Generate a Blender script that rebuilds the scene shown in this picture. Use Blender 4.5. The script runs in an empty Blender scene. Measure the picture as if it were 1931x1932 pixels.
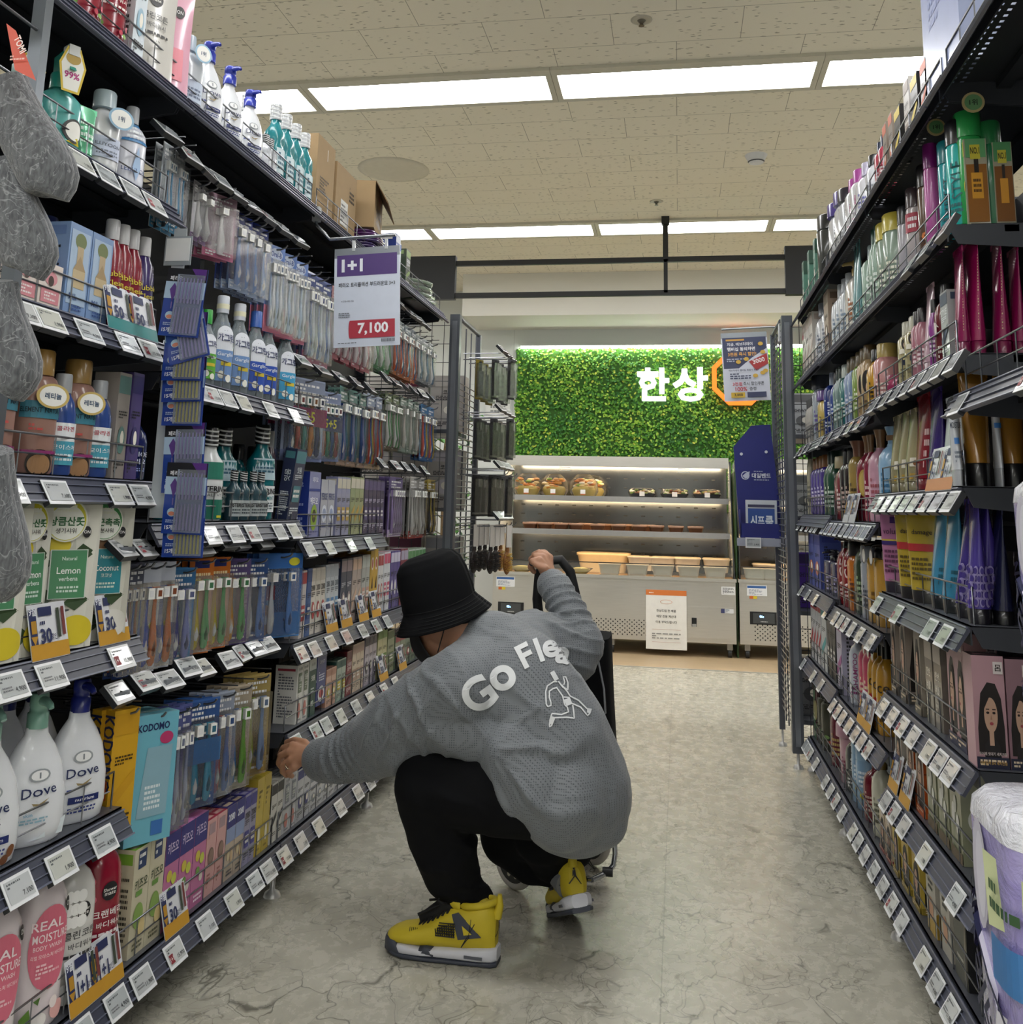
import bpy, bmesh, math, random
import numpy as np
from mathutils import Vector, Matrix, Euler
random.seed(7)
R_ = math.radians
# ------------------------------------------------------------------ camera, world, lights, exposure
SC = bpy.context.scene
F, CX, CY, YAW, PIT, ROL, EYE = 1824.65, 965.5, 630.0, .172501, .177952, -.0235920, 1.157
def cam_axes():
    c, s = math.cos, math.sin
    w = Vector((-s(YAW)*c(PIT), c(YAW)*c(PIT), s(PIT)))
    r = Vector((c(YAW), s(YAW), 0)); d = w.cross(r)
    return (r*c(ROL)+d*s(ROL)), (d*c(ROL)-r*s(ROL)), w
AR, AD, AW = cam_axes()
cd = bpy.data.cameras.new('camera'); cam = bpy.data.objects.new('camera', cd)
SC.collection.objects.link(cam); SC.camera = cam
cd.sensor_fit = 'HORIZONTAL'; cd.sensor_width = 36; cd.lens = F*36/1931
cd.shift_y = (CY-966)/1931; cd.shift_x = 0; cd.clip_start = .02
M = Matrix((AR, -AD, -AW)).transposed().to_4x4(); M.translation = Vector((0, 0, EYE)); cam.matrix_world = M
wd = bpy.data.worlds.new('store_world'); SC.world = wd; wd.use_nodes = True
wd.node_tree.nodes['Background'].inputs[0].default_value = (.9, .95, 1, 1)
wd.node_tree.nodes['Background'].inputs[1].default_value = .25
SC.view_settings.view_transform = 'Standard'; SC.view_settings.look = 'None'
SC.view_settings.exposure = 0.70; SC.view_settings.gamma = 1
PANEL_POWER = 9.0          # emission of the ceiling light diffusers
def ray(u, v): return AR*((u-CX)/F) + AD*((v-CY)/F) + AW
def onX(u, v, X):          # point of the plane X=const seen at photo pixel (u,v)
    d = ray(u, v); return d*(X/d.x) + Vector((0, 0, EYE))
def onY(u, v, Y):
    d = ray(u, v); return d*(Y/d.y) + Vector((0, 0, EYE))
def yat(u, z, X):          # depth Y along a shelf edge (X,z fixed) seen at photo column u
    # q = A + Y*B in camera coordinates, solve (q.r)/(q.w) = (u-CX)/F
    P = Vector((X, 0, z-EYE)); k = (u-CX)/F
    return -(P.dot(AR)-k*P.dot(AW))/(AR.y-k*AW.y)
# ------------------------------------------------------------------ materials
def lin(h):
    h = h.lstrip('#'); h = h if len(h) == 6 else ''.join(q*2 for q in h); v = [int(h[i:i+2], 16)/255 for i in (0, 2, 4)]
    return tuple((x/12.92 if x <= .04045 else ((x+.055)/1.055)**2.4) for x in v)+(1,)
MATS = {}
def mat(hexc, rough=.45, metal=0, trans=0, emit=0, coat=0, spec=.5):
    key = (hexc, rough, metal, trans, emit, coat, spec)
    if key in MATS: return MATS[key]
    m = bpy.data.materials.new('paint_'+hexc.strip('#')); m.use_nodes = True
    nt = m.node_tree; b = nt.nodes['Principled BSDF']; c = lin(hexc)
    # faint procedural unevenness in colour and gloss
    tc = nt.nodes.new('ShaderNodeTexCoord'); nz = nt.nodes.new('ShaderNodeTexNoise'); nz.inputs['Scale'].default_value = 22
    nt.links.new(tc.outputs['Object'], nz.inputs['Vector'])
    mx = nt.nodes.new('ShaderNodeMix'); mx.data_type = 'RGBA'
    mx.inputs[6].default_value = tuple(x*.93 for x in c[:3])+(1,); mx.inputs[7].default_value = tuple(min(1, x*1.05) for x in c[:3])+(1,)
    nt.links.new(nz.outputs[0], mx.inputs[0]); nt.links.new(mx.outputs[2], b.inputs['Base Color'])
    b.inputs['Roughness'].default_value = rough; b.inputs['Metallic'].default_value = metal
    b.inputs['Specular IOR Level'].default_value = spec
    b.inputs['Coat Weight'].default_value = coat; b.inputs['Coat Roughness'].default_value = .08
    if emit: b.inputs['Emission Color'].default_value = c; b.inputs['Emission Strength'].default_value = emit
    if trans:      # clear plastic film / tinted see-through plastic
        tr = nt.nodes.new('ShaderNodeBsdfTransparent'); tr.inputs[0].default_value = tuple(x*.5+.5 for x in c[:3])+(1,)
        ms = nt.nodes.new('ShaderNodeMixShader'); fr = nt.nodes.new('ShaderNodeFresnel'); fr.inputs[0].default_value = 1.5
        ad = nt.nodes.new('ShaderNodeMath'); ad.operation = 'ADD'; ad.use_clamp = True; ad.inputs[1].default_value = 1-trans
        nt.links.new(fr.outputs[0], ad.inputs[0]); nt.links.new(ad.outputs[0], ms.inputs[0])
        nt.links.new(tr.outputs[0], ms.inputs[1]); nt.links.new(b.outputs[0], ms.inputs[2])
        nt.links.new(ms.outputs[0], nt.nodes['Material Output'].inputs[0])
    MATS[key] = m; return m
def film():
    if 'film' in MATS: return MATS['film']
    m = bpy.data.materials.new('clear_film'); m.use_nodes = True; nt = m.node_tree; nt.nodes.clear(); N = nt.nodes.new; L = nt.links.new
    o = N('ShaderNodeOutputMaterial'); x = N('ShaderNodeMixShader'); t = N('ShaderNodeBsdfTransparent'); g = N('ShaderNodeBsdfGlossy'); g.inputs['Roughness'].default_value = .08
    n = N('ShaderNodeTexNoise'); n.inputs['Scale'].default_value = 40; b = N('ShaderNodeBump'); b.inputs['Strength'].default_value = .6; b.inputs['Distance'].default_value = .01; L(n.outputs[0], b.inputs['Height']); L(b.outputs[0], g.inputs['Normal'])
    f = N('ShaderNodeFresnel'); f.inputs[0].default_value = 1.35; L(b.outputs[0], f.inputs['Normal']); L(f.outputs[0], x.inputs[0]); L(t.outputs[0], x.inputs[1]); L(g.outputs[0], x.inputs[2]); L(x.outputs[0], o.inputs[0])
    MATS['film'] = m; return m
# ------------------------------------------------------------------ object helpers
COL = SC.collection
def tag(o, label=None, cat=None, group=None, kind=None):
    if label: o['label'] = ' '.join(label.split()[:16])
    if cat: o['category'] = cat
    if group: o['group'] = group
    if kind: o['kind'] = kind
    return o
def empty(name, loc=(0, 0, 0), rz=0, label=None, cat=None, group=None):
    o = bpy.data.objects.new(name, None); COL.objects.link(o); o.location = loc; o.rotation_euler = (0, 0, rz)
    o.empty_display_size = .05
    return tag(o, label, cat, group)
GL = {}
def glyphs(s, bold=0, res=2):
    k = (s, bold, res)
    if k in GL: return GL[k]
    c = bpy.data.curves.new('t', 'FONT'); c.body = s; c.size = 1; c.resolution_u = res; c.offset = bold
    c.fill_mode = 'FRONT'; o = bpy.data.objects.new('t', c); COL.objects.link(o)
    me = o.to_mesh(); V = [(v.co.x, v.co.y) for v in me.vertices]; Fs = [tuple(p.vertices) for p in me.polygons]
    o.to_mesh_clear(); bpy.data.objects.remove(o); bpy.data.curves.remove(c)
    if V:
        x0 = min(v[0] for v in V); x1 = max(v[0] for v in V); y0 = min(v[1] for v in V); y1 = max(v[1] for v in V)
        H = max(y1-y0, 1e-3); V = [((x-x0)/H, (y-y0)/H) for x, y in V]; W = (x1-x0)/H
    else: W = 0
    GL[k] = (V, Fs, W); return GL[k]
class MB:
    def __init__(s): s.V = []; s.F = []; s.M = []; s.S = []; s.mats = []
    def mi(s, m):
        if isinstance(m, str): m = mat(m)
        if m not in s.mats: s.mats.append(m)
        return s.mats.index(m)
    def add(s, V, Fs, m, smooth=False):
        b = len(s.V); k = s.mi(m); s.V += [tuple(v) for v in V]
        for f in Fs: s.F.append(tuple(b+i for i in f)); s.M.append(k); s.S.append(smooth)
    def box(s, c, d, m, rot=None, taper=None, top=None):
        x, y, z = (d[0]/2, d[1]/2, d[2]/2); t = taper or 1
        P = [Vector((sx*x*(t if sz > 0 else 1), sy*y*(t if sz > 0 else 1), sz*z)) for sz in (-1, 1) for sy in (-1, 1) for sx in (-1, 1)]
        if rot is not None: P = [rot @ p for p in P]
        P = [p+Vector(c) for p in P]
        fs = [(0, 2, 3, 1), (4, 5, 7, 6), (0, 1, 5, 4), (2, 6, 7, 3), (0, 4, 6, 2), (1, 3, 7, 5)]
        if top is None: s.add(P, fs, m)
        else: s.add(P, fs[:1]+fs[2:], m); s.add(P, fs[1:2], top)
        return s
    def b(s, x0, x1, y0, y1, z0, z1, m, top=None):
        return s.box(((x0+x1)/2, (y0+y1)/2, (z0+z1)/2), (abs(x1-x0), abs(y1-y0), abs(z1-z0)), m, top=top)
    def tube(s, pts, r, m, n=6, cap=True, closed=False):
        pts = [Vector(p) for p in pts]; k = len(pts); rs = r if isinstance(r, (list, tuple)) else [r]*k
        V = []; up = Vector((0, 0, 1)); prev = None
        for i, p in enumerate(pts):
            a = pts[i-1] if (i > 0 or closed) else p; b = pts[(i+1) % k] if (i < k-1 or closed) else p
            t = (b-a).normalized()
            if prev is None:
                u = t.cross(up if abs(t.z) < .95 else Vector((1, 0, 0))).normalized()
            else: u = (prev-t*prev.dot(t)).normalized()
            prev = u; w = t.cross(u)
            for j in range(n):
                an = 2*math.pi*j/n; V.append(p+(u*math.cos(an)+w*math.sin(an))*rs[i])
        Fs = []
        for i in range(k if closed else k-1):
            for j in range(n):
                a = i*n+j; b2 = i*n+(j+1) % n; c = ((i+1) % k)*n+(j+1) % n; d = ((i+1) % k)*n+j; Fs.append((a, b2, c, d))
        s.add(V, Fs, m, n > 5)
        if cap and not closed: s.add(V[:n], [tuple(range(n))[::-1]], m); s.add(V[-n:], [tuple(range(n))], m)
        return s
    def loft(s, secs, m, n=20, smooth=True, capb=True, capt=True, e=2.0):
        # secs: (z, rx, ry[, cx, cy]) superellipse sections
        V = []
        for sc in secs:
            z, rx, ry = sc[:3]; cx, cy = (sc[3], sc[4]) if len(sc) > 3 else (0, 0)
            for j in range(n):
                a = 2*math.pi*j/n; c, q = math.cos(a), math.sin(a)
                V.append((cx+rx*math.copysign(abs(c)**(2/e), c), cy+ry*math.copysign(abs(q)**(2/e), q), z))
        Fs = [(i*n+j, i*n+(j+1) % n, (i+1)*n+(j+1) % n, (i+1)*n+j) for i in range(len(secs)-1) for j in range(n)]
        s.add(V, Fs, m, smooth)
        if capb: s.add(V[:n], [tuple(range(n))[::-1]], m)
        if capt: s.add(V[-n:], [tuple(range(n))], m)
        return s
    def cyl(s, c, r, h, m, n=16, axis='z', r2=None):
        P = {'z': Vector((0, 0, h/2)), 'x': Vector((h/2, 0, 0)), 'y': Vector((0, h/2, 0))}[axis]
        return s.tube([Vector(c)-P, Vector(c)+P], [r, r if r2 is None else r2], m, n)
    def prism(s, poly, y0, y1, m, plane='xz', smooth=False):
        n = len(poly)
        def P(a, b, t): return {'xz': (a, t, b), 'yz': (t, a, b), 'xy': (a, b, t)}[plane]
        V = [P(a, b, y0) for a, b in poly]+[P(a, b, y1) for a, b in poly]
        s.add(V, [tuple(range(n)), tuple(range(2*n-1, n-1, -1))]+[((i+1) % n, i, n+i, n+(i+1) % n) for i in range(n)], m, smooth)
        return s
    def grid(s, fn, nu, nv, m, smooth=True, skip=None):
        V = [fn(i/nu, j/nv) for j in range(nv+1) for i in range(nu+1)]
        s.add(V, [(j*(nu+1)+i, j*(nu+1)+i+1, (j+1)*(nu+1)+i+1, (j+1)*(nu+1)+i) for j in range(nv) for i in range(nu) if not (skip and skip(i, j))], m, smooth)
        return s
    def sphere(s, c, r, m, n=14, k=9):
        if not isinstance(r, (tuple, list)): r = (r, r, r)
        def f(a, b):
            t = 2*math.pi*a; p = math.pi*(b-.5)
            return (c[0]+r[0]*math.cos(t)*math.cos(p), c[1]+r[1]*math.sin(t)*math.cos(p), c[2]+r[2]*math.sin(p))
        return s.grid(f, n, k, m)
    # ---- flat artwork. fn maps (x,z,lift) of the label plane to a 3D point
    def art(s, D, fn, hw, z0, hh, seg=1):
        lift = .0006
        def xz(a, b, k): return fn(a*hw, z0+b*hh, k)
        for it in D:
            k = it[0]; lift += .00025
            if k == 'r':
                x0, a0, x1, a1, c = it[1:6]; n = seg
                V = [xz(x0+(x1-x0)*i/n, a, lift) for a in (a0, a1) for i in range(n+1)]
                s.add(V, [(i, i+1, n+2+i, n+1+i) for i in range(n)], c)
            elif k == 'e':
                x, a, rx, ra, c = it[1:6]; n = 14 if rx > .3 else 8
                V = []
                for i in range(n+1):
                    t = math.pi*(1-i/n); V += [xz(x+rx*math.cos(t), a+ra*math.sin(t), lift), xz(x+rx*math.cos(t), a-ra*math.sin(t), lift)]
                s.add(V, [(2*i+1, 2*i+3, 2*i+2, 2*i) for i in range(n)], c)
            elif k == 'p':
                V = [xz(x, a, lift+(.0008 if seg > 1 else 0)) for x, a in it[1]]; s.add(V, [tuple(range(len(V)))], it[2])
            elif k == 't':      # text: (t, string, cx, cz, height, colour[, maxwidth, rot, bold])
                st, x, a, h, c = it[1:6]; mw = it[6] if len(it) > 6 else 1.7; rot = it[7] if len(it) > 7 else 0; bo = it[8] if len(it) > 8 else .01
                G, Fs, W = glyphs(st, bo)
                if not G: continue
                hz = h*hh; wx = W*hz; lim = mw*hw if not rot else mw*hh
                sx = min(1, lim/wx) if wx > 0 else 1
                if seg > 1: sx = sx
                ca, sa = math.cos(R_(rot)), math.sin(R_(rot)); V = []
                for gx, gz in G:
                    px = (gx-W/2)*hz*sx; pz = (gz-.5)*hz
                    V.append(fn(x*hw+px*ca-pz*sa, z0+a*hh+px*sa+pz*ca, lift+(.0002 if seg == 1 else .0006)))
                s.add(V, Fs, c)
            elif k == 'l':      # unreadable small print, as thin strokes
                x0, a0, x1, a1, n, c = it[1:7]; rr = random.Random(int(a0*997)+n)
                for i in range(n):
                    t = a1-(a1-a0)*(i+.5)/n; th = (a1-a0)/n*.28; x = x0
                    while x < x1-.05*(x1-x0):
                        w = rr.uniform(.06, .2)*(x1-x0); xe = min(x+w, x1)
                        s.add([xz(x, t-th, lift), xz(xe, t-th, lift), xz(xe, t+th, lift), xz(x, t+th, lift)], [(0, 1, 2, 3)], c)
                        x = xe+.04*(x1-x0)
                        if rr.random() < .12: break
        return s
    def build(s, name, parent=None, loc=None, rz=None, label=None, cat=None, group=None, kind=None):
        me = bpy.data.meshes.new(name); me.from_pydata(s.V, [], s.F); 
        for m in s.mats: me.materials.append(m)
        me.polygons.foreach_set('material_index', s.M); me.polygons.foreach_set('use_smooth', s.S); me.update()
        o = bpy.data.objects.new(name, me); COL.objects.link(o)
        if parent is not None: o.parent = parent
        if loc is not None: o.location = loc
        if rz is not None: o.rotation_euler = (0, 0, rz)
        return tag(o, label, cat, group, kind)
def copy_tree(o, parent=None):
    c = o.copy(); COL.objects.link(c)
    if parent is not None: c.parent = parent
    for ch in o.children: copy_tree(ch, c)
    return c
def remesh(o, vox, smooth=8, fac=.6, dec=None):
    """bake a voxel union of the overlapping shapes into one continuous skin"""
    m = o.modifiers.new('r', 'REMESH'); m.mode = 'VOXEL'; m.voxel_size = vox; m.use_smooth_shade = True
    if smooth: s = o.modifiers.new('s', 'SMOOTH'); s.iterations = smooth; s.factor = fac
    dg = bpy.context.evaluated_depsgraph_get(); me = bpy.data.meshes.new_from_object(o.evaluated_get(dg))
    mats = list(o.data.materials); o.modifiers.clear(); old = o.data; o.data = me; bpy.data.meshes.remove(old)
    if not me.materials:
        for k in mats: me.materials.append(k)
    me.polygons.foreach_set('use_smooth', [True]*len(me.polygons)); return o
ORD = ['first', 'second', 'third', 'fourth', 'fifth', 'sixth', 'seventh', 'eighth', 'ninth', 'tenth', 'eleventh', 'twelfth', 'thirteenth', 'fourteenth', 'fifteenth', 'sixteenth', 'seventeenth', 'eighteenth', 'nineteenth', 'twentieth']
CNT = {}
def which(desc, place):
    """ends every label with which one of its look-alikes it is"""
    k = (desc, place); CNT.setdefault(k, []); return k
# ------------------------------------------------------------------ node materials for the room
def nodemat(name):
    m = bpy.data.materials.new(name); m.use_nodes = True; nt = m.node_tree
    return m, nt, nt.nodes['Principled BSDF'], nt.nodes.new, nt.links.new
def val(N, L, op, a, b=None, clamp=False):
    n = N('ShaderNodeMath'); n.operation = op; n.use_clamp = clamp
    for i, v in enumerate((a, b)):
        if v is None: continue
        if isinstance(v, (int, float)): n.inputs[i].default_value = v
        else: L(v, n.inputs[i])
    return n.outputs[0]
def mixc(N, L, f, a, b):
    n = N('ShaderNodeMix'); n.data_type = 'RGBA'
    if isinstance(f, (int, float)): n.inputs[0].default_value = f
    else: L(f, n.inputs[0])
    for i, v in ((6, a), (7, b)):
        if isinstance(v, str): n.inputs[i].default_value = lin(v)
        else: L(v, n.inputs[i])
    return n.outputs[2]
def mapping(N, L, sc, loc=(0, 0, 0), src='Object'):
    t = N('ShaderNodeTexCoord'); m = N('ShaderNodeMapping'); m.inputs['Scale'].default_value = sc; m.inputs['Location'].default_value = loc
    L(t.outputs[src], m.inputs[0]); return m.outputs[0]
def noise(N, L, v, s, d=3, rough=.5, dist=0):
    n = N('ShaderNodeTexNoise'); n.inputs['Scale'].default_value = s; n.inputs['Detail'].default_value = d
    n.inputs['Roughness'].default_value = rough; n.inputs['Distortion'].default_value = dist; L(v, n.inputs['Vector']); return n
def ramp(N, L, v, a, b):
    n = N('ShaderNodeMapRange'); n.inputs[1].default_value = a; n.inputs[2].default_value = b; L(v, n.inputs[0]); return n.outputs[0]
def floor_mat():
    m, nt, B, N, L = nodemat('stone_look_vinyl')
    v = mapping(N, L, (1, .8, 1)); n1 = noise(N, L, v, 3.2, 6, .6, .3); n2 = noise(N, L, v, 19, 6, .7, .4); n3 = noise(N, L, v, 5, 3, .5, .6)
    warp = N('ShaderNodeVectorMath'); warp.operation = 'MULTIPLY_ADD'; L(n3.outputs[1], warp.inputs[0]); warp.inputs[1].default_value = (.35, .35, 0); L(v, warp.inputs[2])
    vo = N('ShaderNodeTexVoronoi'); vo.feature = 'DISTANCE_TO_EDGE'; vo.inputs['Scale'].default_value = 6.5; L(warp.outputs[0], vo.inputs['Vector'])
    vo2 = N('ShaderNodeTexVoronoi'); vo2.feature = 'DISTANCE_TO_EDGE'; vo2.inputs['Scale'].default_value = 21; L(warp.outputs[0], vo2.inputs['Vector'])
    c = mixc(N, L, ramp(N, L, n1.outputs[0], .35, .65), '#b2afa1', '#bebbad')
    c = mixc(N, L, val(N, L, 'MULTIPLY', ramp(N, L, n2.outputs[0], .5, .72), .5), c, '#cbc8bb')
    c = mixc(N, L, val(N, L, 'MULTIPLY', ramp(N, L, n2.outputs[0], .5, .3), .3), c, '#8d8a7b')
    vein = val(N, L, 'MULTIPLY', ramp(N, L, vo.outputs[0], .016, 0), ramp(N, L, n1.outputs[0], .42, .5))
    c = mixc(N, L, val(N, L, 'MULTIPLY', vein, .85), c, '#54524a')
    vein2 = val(N, L, 'MULTIPLY', ramp(N, L, vo2.outputs[0], .035, 0), ramp(N, L, n3.outputs[0], .45, .52))
    c = mixc(N, L, val(N, L, 'MULTIPLY', vein2, .75), c, '#6c695f')
    v0 = mapping(N, L, (1, 1, 1), (.05, 0, 0)); br = N('ShaderNodeTexBrick'); br.offset = 0; br.inputs['Scale'].default_value = 1
    br.inputs['Brick Width'].default_value = 1.9; br.inputs['Row Height'].default_value = 9.0; br.inputs['Mortar Size'].default_value = .0016; br.inputs['Mortar Smooth'].default_value = 0
    L(v0, br.inputs['Vector']); c = mixc(N, L, val(N, L, 'MULTIPLY', br.outputs['Fac'], .6), c, '#6f6c60')
    L(c, B.inputs['Base Color']); B.inputs['Roughness'].default_value = .3; B.inputs['Specular IOR Level'].default_value = .5
    L(val(N, L, 'MULTIPLY_ADD', n2.outputs[0], .16), B.inputs['Roughness'])
    nt.links.remove(B.inputs['Roughness'].links[0]); L(val(N, L, 'ADD', val(N, L, 'MULTIPLY', n2.outputs[0], .2), .17), B.inputs['Roughness'])
    return m
def ceil_mat():
    m, nt, B, N, L = nodemat('fissured_ceiling_tile')
    v = mapping(N, L, (1, 1, 1), (-.007, .1, 0))
    br = N('ShaderNodeTexBrick'); br.offset = .5; br.inputs['Scale'].default_value = 1; br.inputs['Brick Width'].default_value = .6
    br.inputs['Row Height'].default_value = .3; br.inputs['Mortar Size'].default_value = .0017; br.inputs['Mortar Smooth'].default_value = .2; L(v, br.inputs['Vector'])
    vs = mapping(N, L, (15, 46, 1)); n0 = noise(N, L, v, 30, 2)
    w = N('ShaderNodeVectorMath'); w.operation = 'MULTIPLY_ADD'; L(n0.outputs[1], w.inputs[0]); w.inputs[1].default_value = (.5, 1.1, 0); L(vs, w.inputs[2])
    vo = N('ShaderNodeTexVoronoi'); vo.inputs['Scale'].default_value = 1.35; vo.inputs['Randomness'].default_value = 1; L(w.outputs[0], vo.inputs['Vector'])
    sep = N('ShaderNodeSeparateColor'); L(vo.outputs['Color'], sep.inputs[0])
    mark = val(N, L, 'MULTIPLY', ramp(N, L, vo.outputs['Distance'], .27, .17), ramp(N, L, sep.outputs[0], .42, .5))
    n3 = noise(N, L, v, 1.1, 2); c = mixc(N, L, n3.outputs[0], '#e9e2cf', '#efe9d9')
    c = mixc(N, L, val(N, L, 'MULTIPLY', mark, .62), c, '#756c5a'); c = mixc(N, L, val(N, L, 'MULTIPLY', br.outputs['Fac'], .8), c, '#7d7768')
    L(c, B.inputs['Base Color']); B.inputs['Roughness'].default_value = .9
    bp = N('ShaderNodeBump'); bp.inputs['Strength'].default_value = .5; bp.inputs['Distance'].default_value = .004; bp.invert = True
    L(mark, bp.inputs['Height']); L(bp.outputs[0], B.inputs['Normal']); return m
def wall_mat(name, c1, c2, rough=.6, joint=True):
    m, nt, B, N, L = nodemat(name); v = mapping(N, L, (1, 1, 1)); n = noise(N, L, v, 3, 4)
    L(mixc(N, L, n.outputs[0], c1, c2), B.inputs['Base Color']); B.inputs['Roughness'].default_value = rough; return m
def steel_mat():
    m, nt, B, N, L = nodemat('brushed_stainless'); v = mapping(N, L, (1.2, 1, 60)); n = noise(N, L, v, 5, 4); v2 = mapping(N, L, (1, 1, 1)); n2 = noise(N, L, v2, 3, 2)
    L(mixc(N, L, n.outputs[0], '#c4c0b8', '#dad7d0'), B.inputs['Base Color']); B.inputs['Metallic'].default_value = .85
    L(val(N, L, 'ADD', val(N, L, 'MULTIPLY', n2.outputs[0], .25), .25), B.inputs['Roughness'])
    bp = N('ShaderNodeBump'); bp.inputs['Strength'].default_value = .12; bp.inputs['Distance'].default_value = .01; L(n2.outputs[0], bp.inputs['Height']); L(bp.outputs[0], B.inputs['Normal']); return m
FLOOR, CEIL = floor_mat(), ceil_mat(); WALL = wall_mat('painted_wall', '#d3d7d5', '#dadddb'); SOFF = wall_mat('soffit_paint', '#dcdad2', '#e2e0d9')
STEEL = steel_mat(); CH = 3.387
mw, nt_, B_, N_, L_ = nodemat('pale_wood_floor'); vv = mapping(N_, L_, (1.2, 9, 1)); nn = noise(N_, L_, vv, 3, 5)
L_(mixc(N_, L_, nn.outputs[0], '#a98f6c', '#cfb894'), B_.inputs['Base Color']); B_.inputs['Roughness'].default_value = .35; WOOD = mw
def S(name, x0, x1, y0, y1, z0, z1, m): return MB().b(x0, x1, y0, y1, z0, z1, m).build(name, kind='structure')
S('floor', -6, 6, -5, 7.66, -.1, 0, FLOOR); S('floor_wood', -6, 6, 7.69, 9.7, -.1, 0, WOOD); S('trim_1', -6, 6, 7.66, 7.69, -.1, .004, mat('#c9c7c0', .3, .7))
S('ceiling', -6, 6, -5, 9.7, CH, CH+.1, CEIL)
S('wall_back', -6, 6, 9.7, 9.8, 0, CH, WALL); S('wall_front', -6, 6, -5.1, -5, 0, CH, WALL); S('wall_left', -6.1, -6, -5, 9.8, 0, CH, WALL); S('wall_right', 6, 6.1, -5, 9.8, 0, CH, WALL)
S('trim_2', -2.05, 6, 8.95, 9.7, 2.97, CH-.001, SOFF); S('baseboard_back', -6, 6, 9.685, 9.7, 0, .08, mat('#8b8a86'))
# wall panel joints
jm = MB()
for x in (-3.2, -1.66, 1.2): jm.b(x-.002, x+.002, 9.698, 9.6999, .08, 2.97, '#b9bcba')
jm.b(-6, 6, 9.698, 9.6999, 2.4, 2.404, '#bfc2c0'); jm.build('trim_3', kind='structure')
# ------------------------------------------------------------------ ceiling fittings
DIFF = mat('#ffffff', .6, 0, 0, PANEL_POWER); FRM = mat('#c9c5b6', .5)
def light(x, y, lab):
    t = empty('ceiling_light', (x, y, CH), 0, lab, 'ceiling light', 'recessed ceiling light panels')
    f = MB(); w, d = .68, .2
    f.b(-w, w, -d, -d+.065, -.018, 0, FRM); f.b(-w, w, d-.04, d, -.018, 0, FRM); f.b(-w, -w+.03, -d+.065, d-.04, -.018, 0, FRM); f.b(w-.03, w, -d+.065, d-.04, -.018, 0, FRM)
    f.build('frame', t)
    MB().b(-w+.03, w-.03, -d+.065, d-.04, -.008, -.002, DIFF).build('diffuser', t)
rows = [(4.80, 'near light row'), (7.49, 'far light row'), (2.1, 'row over the camera'), (-.6, 'row behind the camera'), (-3.3, 'rearmost row')]
pos = {-3: 'far left', -2: 'left', -1: 'left of the middle', 0: 'middle', 1: 'right of the middle', 2: 'right', 3: 'far right'}
for y, nm in rows:
    for k in range(-3, 4):
        light(.045+1.362*k, y, f'bright rectangular ceiling light panel, {pos[k]} of the {nm}' if nm else f'ceiling light panel over the camera, {pos[k]}')
def ceil_disc(name, x, y, r, c, lab, cat, prof):
    t = empty(name, (x, y, CH), 0, lab, cat); m = MB(); m.loft([(-z, q, q) for z, q in prof], c, 24); m.build('housing', t); return t
t = ceil_disc('smoke_detector', .5, 5.99, .05, mat('#dfe0e4', .4), 'white round smoke detector on the ceiling between the light rows', 'smoke detector', [(.055, .03), (.05, .045), (.02, .06), (0, .07)])
MB().loft([(-.047, .047, .047), (-.041, .052, .052)], '#55565a', 24).build('vent_slot', t)
for x, y, l in ((-.152, 4.17, 'nearer'), (-.143, 6.86, 'farther')):
    t = ceil_disc('sprinkler_head', x, y, .03, mat('#b9b4a5', .4), f'small ceiling sprinkler head, {l} of the two', 'sprinkler', [(.004, .04), (.001, .05), (0, .05)])
    MB().loft([(-.03, .014, .014), (-.02, .006, .006), (-.004, .02, .02)], mat('#6a665c', .3, .8), 12).build('nozzle', t)
ceil_disc('ceiling_speaker', -1.88, 6.0, .2, mat('#d6d0c0', .7), 'flat round ceiling speaker above the cardboard boxes', 'speaker', [(.012, .2), (.004, .24), (0, .24)])
t = ceil_disc('air_diffuser', 1.45, 8.1, .3, mat('#d2ccbc', .7), 'round ceiling air diffuser above the right shelving', 'air vent', [(.03, .2), (.004, .32), (0, .33)])
# black hanging sign frame over the aisle end
t = empty('hanging_sign_frame', (-.083, 7.26, 2.79), 0, 'black metal frame hanging from the ceiling across the aisle end', 'sign frame')
BK = mat('#15161a', .45); m = MB(); m.b(-1.66, .9, -.015, .015, -.02, .02, BK).b(-1.66, .9, -.015, .015, .24, .28, BK); m.build('rail', t)
MB().b(-.02, .02, -.02, .02, .26, CH-2.79, BK).b(-.015, .015, -.015, .015, 0, .26, BK).b(-.03, .03, -.03, .03, CH-2.79-.06, CH-2.79, BK).build('hanger', t)
MB().b(-2.25, -1.64, -.03, .03, -.03, .32, mat('#26282e', .5)).build('sign_board', t); MB().b(.88, 1.6, -.03, .03, -.03, .34, mat('#26282e', .5)).build('sign_board', t)
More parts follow.
